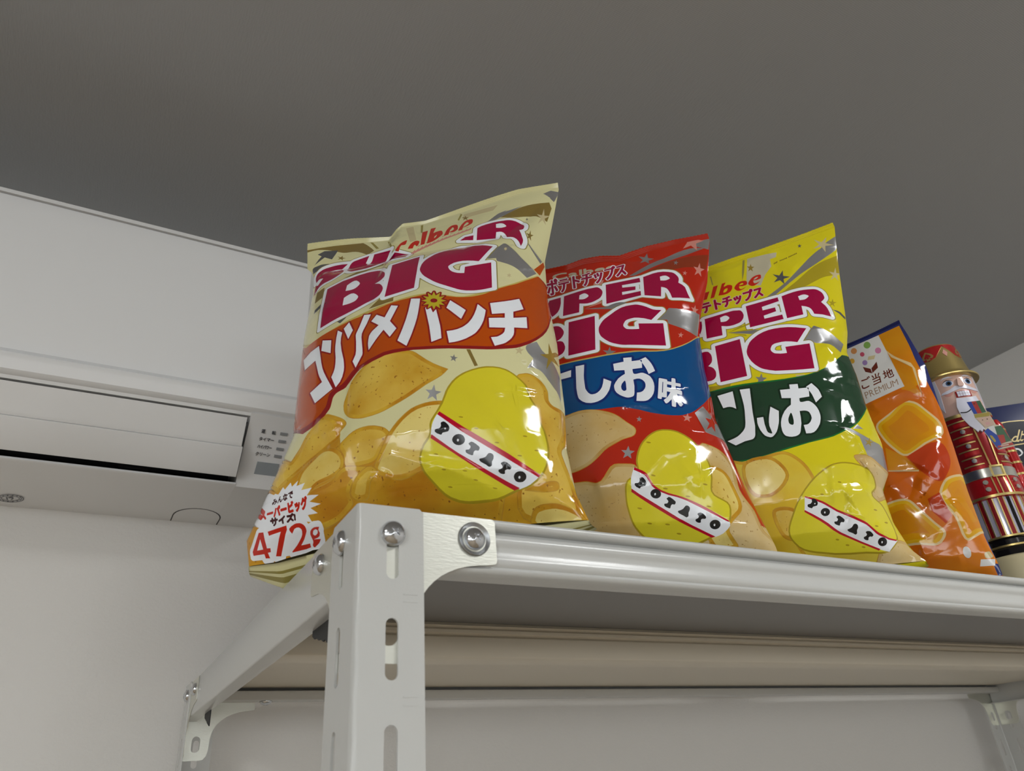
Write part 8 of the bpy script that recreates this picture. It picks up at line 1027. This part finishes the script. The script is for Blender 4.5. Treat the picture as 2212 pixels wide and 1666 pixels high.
# head
HR = 0.0258
head = round_part('head', [(0.0258, 0.1880), (HR, 0.2370)], M_skin)
for s in (-1, 1):
    wrap('cheek', [ring(s * 13.5, 215.5, 4.5, 3.4)], HR, M_blush, 0.0002, head)
    e = wrap('eye', [ring(s * 10.5, 226.5, 5.2, 3.3)], HR, M_twhite, 0.0004, head)
    wrap('iris', [ring(s * 10.0 + 0.4, 226.6, 2.9, 2.9)], HR, M_teye, 0.0006, head)
    wrap('pupil', [ring(s * 10.0 + 0.4, 226.6, 1.6, 1.7)], HR, M_tdark, 0.0008, head)
    wrap('lid_line', [[(s * 10.5 - 4.8, 228.3), (s * 10.5 - 2.4, 230.4), (s * 10.5, 231), (s * 10.5 + 2.6, 230.3), (s * 10.5 + 4.8, 228.2), (s * 10.5 + 2.5, 229.9), (s * 10.5, 230.4), (s * 10.5 - 2.5, 229.9)]], HR, M_tdark, 0.0006, head)
    wrap('eyebrow', [[(s * 4.0, 232), (s * 8.0, 234.6), (s * 13.0, 234.4), (s * 16.5, 231.8), (s * 13.0, 232.8), (s * 8.0, 232.8)]], HR, M_twhite, 0.0007, head)
    wrap('moustache', [[(0, 221.2), (s * 5.0, 222.2), (s * 11.0, 219.2), (s * 19.0, 217.6), (s * 20.5, 215.8), (s * 14.0, 215.2), (s * 7.0, 216.8), (0, 218.6)]], HR, M_twhite, 0.0009, head)
    wrap('side_hair', [[(s * 21.5, 234.5), (s * 27.0, 234.5), (s * 28.0, 208), (s * 23.0, 196.0), (s * 21.0, 220)]], HR, M_twhite, 0.0006, head)
wrap('nose', [[(-1.4, 230), (1.4, 230), (2.8, 222), (1.8, 220.2), (-1.8, 220.2), (-2.8, 222)]], HR, M_skin, 0.0030, head)
mo = wrap('mouth', [[(-7.6, 215.4), (7.6, 215.4), (7.8, 208.4), (-7.8, 208.4)]], HR, M_tred, 0.0008, head)
for r_ in (0, 1):
    for k in range(-2, 3): wrap('tooth', [[(k * 2.5 - 1.1, 214.9 - r_ * 3.1), (k * 2.5 + 1.1, 214.9 - r_ * 3.1), (k * 2.5 + 1.1, 212.1 - r_ * 3.1), (k * 2.5 - 1.1, 212.1 - r_ * 3.1)]], HR, M_twhite, 0.0012, head)
# coat
BR = 0.0278
coat = round_part('coat', [(0.0266, 0.1895), (0.0275, 0.1885), (BR, 0.1860), (BR, 0.1270)], M_tred)
wrap('collar', [[(-30, 190.2), (-12, 189.0), (-11, 185.4), (-30, 186.6)], [(12, 189.0), (30, 190.2), (30, 186.6), (11, 185.4)]], BR, M_tgold, 0.0010)
wrap('beard', [[(-9.5, 207.0), (-5, 205.8), (0, 205.4), (5, 205.8), (9.5, 207.0), (12.0, 197), (11.4, 184), (7.5, 172), (4.4, 166.5), (2.8, 168.2), (1.2, 164.8), (-0.8, 167.4), (-2.8, 165.2), (-4.6, 169.0), (-8.0, 174), (-11.4, 184), (-12.0, 197)]], lambda z: BR + 0.0002, M_twhite, 0.0016)
for s in (-1, 1):
    wrap('front_edging', [[(s * 4.6, 170), (s * 6.0, 170), (s * 4.6, 128.5), (s * 3.2, 128.5)]], BR, M_tgold, 0.0010)
    for k in range(7):
        z = 181.0 - k * 8.2
        wrap('braid', [[(s * 8.0, z + 0.7), (s * 27.0, z + 0.7), (s * 27.0, z - 0.6), (s * 8.0, z - 0.6)]], BR, M_tgold, 0.0007)
        if k % 2 == 0: wrap('braid_panel', [[(s * 8.5, z - 1.4), (s * 22.0, z - 1.4), (s * 22.0, z - 5.6), (s * 8.5, z - 5.6)]], BR, M_tbright, 0.0005)
        else: wrap('button', [ring(s * 15.5, z - 3.6, 2.3, 2.3)], BR, M_tsilver, 0.0016)
# belt, skirt, trousers
belt = round_part('belt', [(0.0284, 0.1270), (0.0288, 0.1265), (0.0288, 0.1175), (0.0284, 0.1170)], M_tsilver)
wrap('buckle', [[(-6.2, 128.2), (6.2, 128.2), (6.2, 116.0), (-6.2, 116.0)], [(-4.6, 126.6), (4.6, 126.6), (4.6, 117.6), (-4.6, 117.6)]], 0.0289, M_tgold, 0.0012, belt)
skirt = round_part('skirt', [(0.0280, 0.1172), (0.0296, 0.0985), (0.0300, 0.0975), (0.0300, 0.0960), (0.0270, 0.0955)], M_tbright)
skr = lambda z: 0.0280 + (0.1172 - z) * 0.0856
for u in (-7.5, -3.0, 3.0, 7.5): wrap('skirt_edging', [[(u - 0.6, 117.0), (u + 0.6, 117.0), (u + 0.6, 98.5), (u - 0.6, 98.5)]], skr, M_tgold, 0.0006, skirt)
wrap('skirt_panel', [[(-2.4, 116.8), (2.4, 116.8), (2.4, 98.6), (-2.4, 98.6)]], skr, M_tred, 0.0003, skirt)
for s in (-1, 1):
    for z in (112.0, 104.5): wrap('button', [ring(s * 14.0, z, 2.3, 2.3)], skr, M_tsilver, 0.0016, skirt)
wrap('skirt_hem', [[(-40, 98.6), (40, 98.6), (40, 96.2), (-40, 96.2)]], 0.0300, M_tgold, 0.0004, skirt)
legs = round_part('trousers', [(0.0268, 0.0960), (0.0268, 0.0580)], M_tlav)
wrap('leg_gap', [[(-1.6, 96), (1.6, 96), (1.6, 58), (-1.6, 58)]], 0.0268, M_tdark, 0.0002, legs)
for s in (-1, 1):
    for k in range(3):
        u0 = s * (4.2 + k * 9.4); u1 = s * (8.6 + k * 9.4)
        wrap('red_stripe', [[(u0, 96), (u1, 96), (u1, 58), (u0, 58)]], 0.0268, M_tred, 0.0004, legs)
        for uu in (u0, u1): wrap('gold_line', [[(uu - 0.5, 96), (uu + 0.5, 96), (uu + 0.5, 58), (uu - 0.5, 58)]], 0.0268, M_tgold, 0.0007, legs)
boots = round_part('boots', [(0.0272, 0.0582), (0.0288, 0.0576), (0.0290, 0.0560), (0.0272, 0.0545), (0.0270, 0.0500), (0.0284, 0.0492), (0.0286, 0.0470), (0.0276, 0.0455), (0.0285, 0.0400), (0.0300, 0.0385)], M_tdark)
for z in (0.0570, 0.0482): round_part('boot_trim', [(0.0284, z - 0.0012), (0.0294, z - 0.0008), (0.0294, z + 0.0008), (0.0284, z + 0.0012)], M_tgold, parent=boots)
round_part('base', [(0.0005, 0.0386), (0.0330, 0.0386), (0.0365, 0.0370), (0.0380, 0.0330), (0.0380, 0.0050), (0.0370, 0.0010), (0.0005, 0.0006)], M_tbase)
# arms hanging at both sides
for s in (-1, 1):
    path = []; rad = []
    for k in range(15):
        t = k / 14; z = 0.186 - 0.088 * t; q = NU * (s * (0.0300 + 0.0030 * sin(pi * t * 0.8))) + NN * 0.002
        path.append((NC.x + q.x, NC.y + q.y, z)); rad.append(0.0066 if 0 < k < 11 else (0.0045 if k == 0 else 0.0055))
    arm = mesh_obj('arm', *tube(path, rad, 16), M_tbright, nut); auto_smooth(arm, 40)
    for k in (2, 4, 6, 8, 10): auto_smooth(mesh_obj('arm_band', *tube([(path[k][0], path[k][1], path[k][2] + dz) for dz in (-0.0011, 0, 0.0011)], 0.0070, 16), M_tgold, arm), 40)
    hand = [Vector(path[-1]) + Vector((0, 0, 0.004 - 0.0022 * k)) for k in range(6)]
    auto_smooth(mesh_obj('hand', *tube(hand, [0.0052, 0.0060, 0.0062, 0.0058, 0.0044, 0.0020], 14), M_skin, arm), 60)

# ================================================================ paper hang tag on a cord
def sheet(name, key, unit, O, U, V, mats, default, root, thick, outline_first=True):
    O = Vector(O); U = Vector(U).normalized(); V = (Vector(V) - U * Vector(V).dot(U)).normalized(); N = U.cross(V)
    layers = [(m, decode(s, unit)) for m, s in FLATS[key]]
    return O, U, V, N, layers
ty = radians(62); TU = Vector((cos(ty), -sin(ty), 0)); TO = Vector((0.652, 0.012, 0.18)); TV = Vector((0, 0, 1)); TN = TU.cross(TV)
lay = [(m, decode(s, 1e-4)) for m, s in FLATS['tag']]
card = lay[0][1]; cen = card[0].mean(0); base = TO + TU * cen[0] + TV * cen[1]
tag = empty('hang_tag', tuple(base), 'small printed soldier-shaped tag on a cord in front of the nutcracker tin', 'tag')
mesh_obj('card', *plate(card, lambda u, v, w: tuple(TO + TU * u + TV * v + TN * (w - 0.0007)), 0.0007), mat('tag_card', (0.62, 0.56, 0.42), 0.4), tag)
TC = {'tag_blue': mat('tag_blue', (0.01, 0.05, 0.34), 0.3), 'tag_red': mat('tag_red', (0.42, 0.03, 0.02), 0.3), 'tag_green': mat('tag_green', (0.045, 0.13, 0.06), 0.3), 'gold': mat('tag_gold', (0.34, 0.27, 0.06), 0.35, metal=0.4),
      'skin': mat('tag_skin', (0.60, 0.42, 0.33), 0.3), 'white': mat('tag_white', (0.68, 0.67, 0.65), 0.3), 'pink': mat('tag_pink', (0.62, 0.36, 0.34), 0.3), 'maroon': mat('tag_brown', (0.08, 0.03, 0.02), 0.3), 'pale': mat('tag_lettering', (0.62, 0.5, 0.42), 0.3)}
TNAME = {'tag_blue': 'blue_print', 'tag_red': 'red_print', 'tag_green': 'green_print', 'gold': 'gold_print', 'skin': 'face_print', 'white': 'beard_print', 'pink': 'mouth_print', 'maroon': 'eye_print', 'pale': 'banner_lettering'}
seen = {}
for i, (m, ls) in enumerate(lay[1:]):
    v, f = plate(ls, lambda u, t, w, i=i: tuple(TO + TU * u + TV * t + TN * (w + 0.00002 + 0.000012 * i)), 0.00012)
    if m in seen: seen[m] = merge(seen[m], (v, f))
    else: seen[m] = (v, f)
for m, (v, f) in seen.items(): mesh_obj(TNAME[m], v, f, TC[m], tag)
p0 = TO + TU * (card[0][:, 0].min() + 0.006) + TV * (card[0][:, 1].max() - 0.004)
cord = [p0 + TN * 0.0003 + (Vector((NC.x, NC.y, 0.189)) + NN * 0.0295 - NU * 0.012 - p0 - TN * 0.0003) * (k / 12) + Vector((0, 0, -0.0035 * sin(pi * k / 12))) for k in range(13)]
auto_smooth(mesh_obj('cord', *tube(cord, 0.00055, 8), mat('cord_black', (0.01, 0.01, 0.01), 0.6), tag), 60)

# ================================================================ navy chocolate box
by = radians(41); BU = Vector((cos(by), -sin(by), 0)); BV = Vector((0, 0, 1)); BN = BU.cross(BV); BO = Vector((0.76, 0.118, 0.0005))
bw, bh, bt = 0.145, 0.2415, 0.055
M_bnavy = mat('box_navy', (0.012, 0.020, 0.085), 0.22, coat=0.5); M_bdark = mat('box_dark_navy', (0.006, 0.008, 0.020), 0.22, coat=0.5); M_bgold = mat('box_gold', (0.46, 0.36, 0.17), 0.3, metal=0.5); M_bwhite = mat('box_white', (0.72, 0.72, 0.72), 0.3)
cbox = empty('gift_box', tuple(BO + BU * bw / 2), 'dark navy box with gold script lettering right of the nutcracker tin', 'box')
V8 = [tuple(BO + BU * u + BV * v - BN * d) for u in (0, bw) for v in (0, bh) for d in (0, bt)]
bevelled('carton', (V8, [(0, 1, 3, 2), (4, 6, 7, 5), (0, 4, 5, 1), (2, 3, 7, 6), (0, 2, 6, 4), (1, 5, 7, 3)]), M_bnavy, cbox, 0.0008, 2)
lay = [(m, decode(s, 1e-4)) for m, s in FLATS['box']]
NAMES = ['label_field', 'border_line', 'letter', 'letter', 'underline', 'letter', 'border_line']
for i, (m, ls) in enumerate(lay):
    ls = [np.clip(l, [0.001, 0.001], [bw - 0.001, bh - 0.001]) for l in ls]
    v, f = plate(ls, lambda u, t, w, i=i: tuple(BO + BU * u + BV * t + BN * (w + 0.00002 + 0.00001 * i)), 0.0001)
    mesh_obj(NAMES[i], v, f, {'box_dark': M_bdark, 'gold': M_bgold, 'white': M_bwhite}[m], cbox)
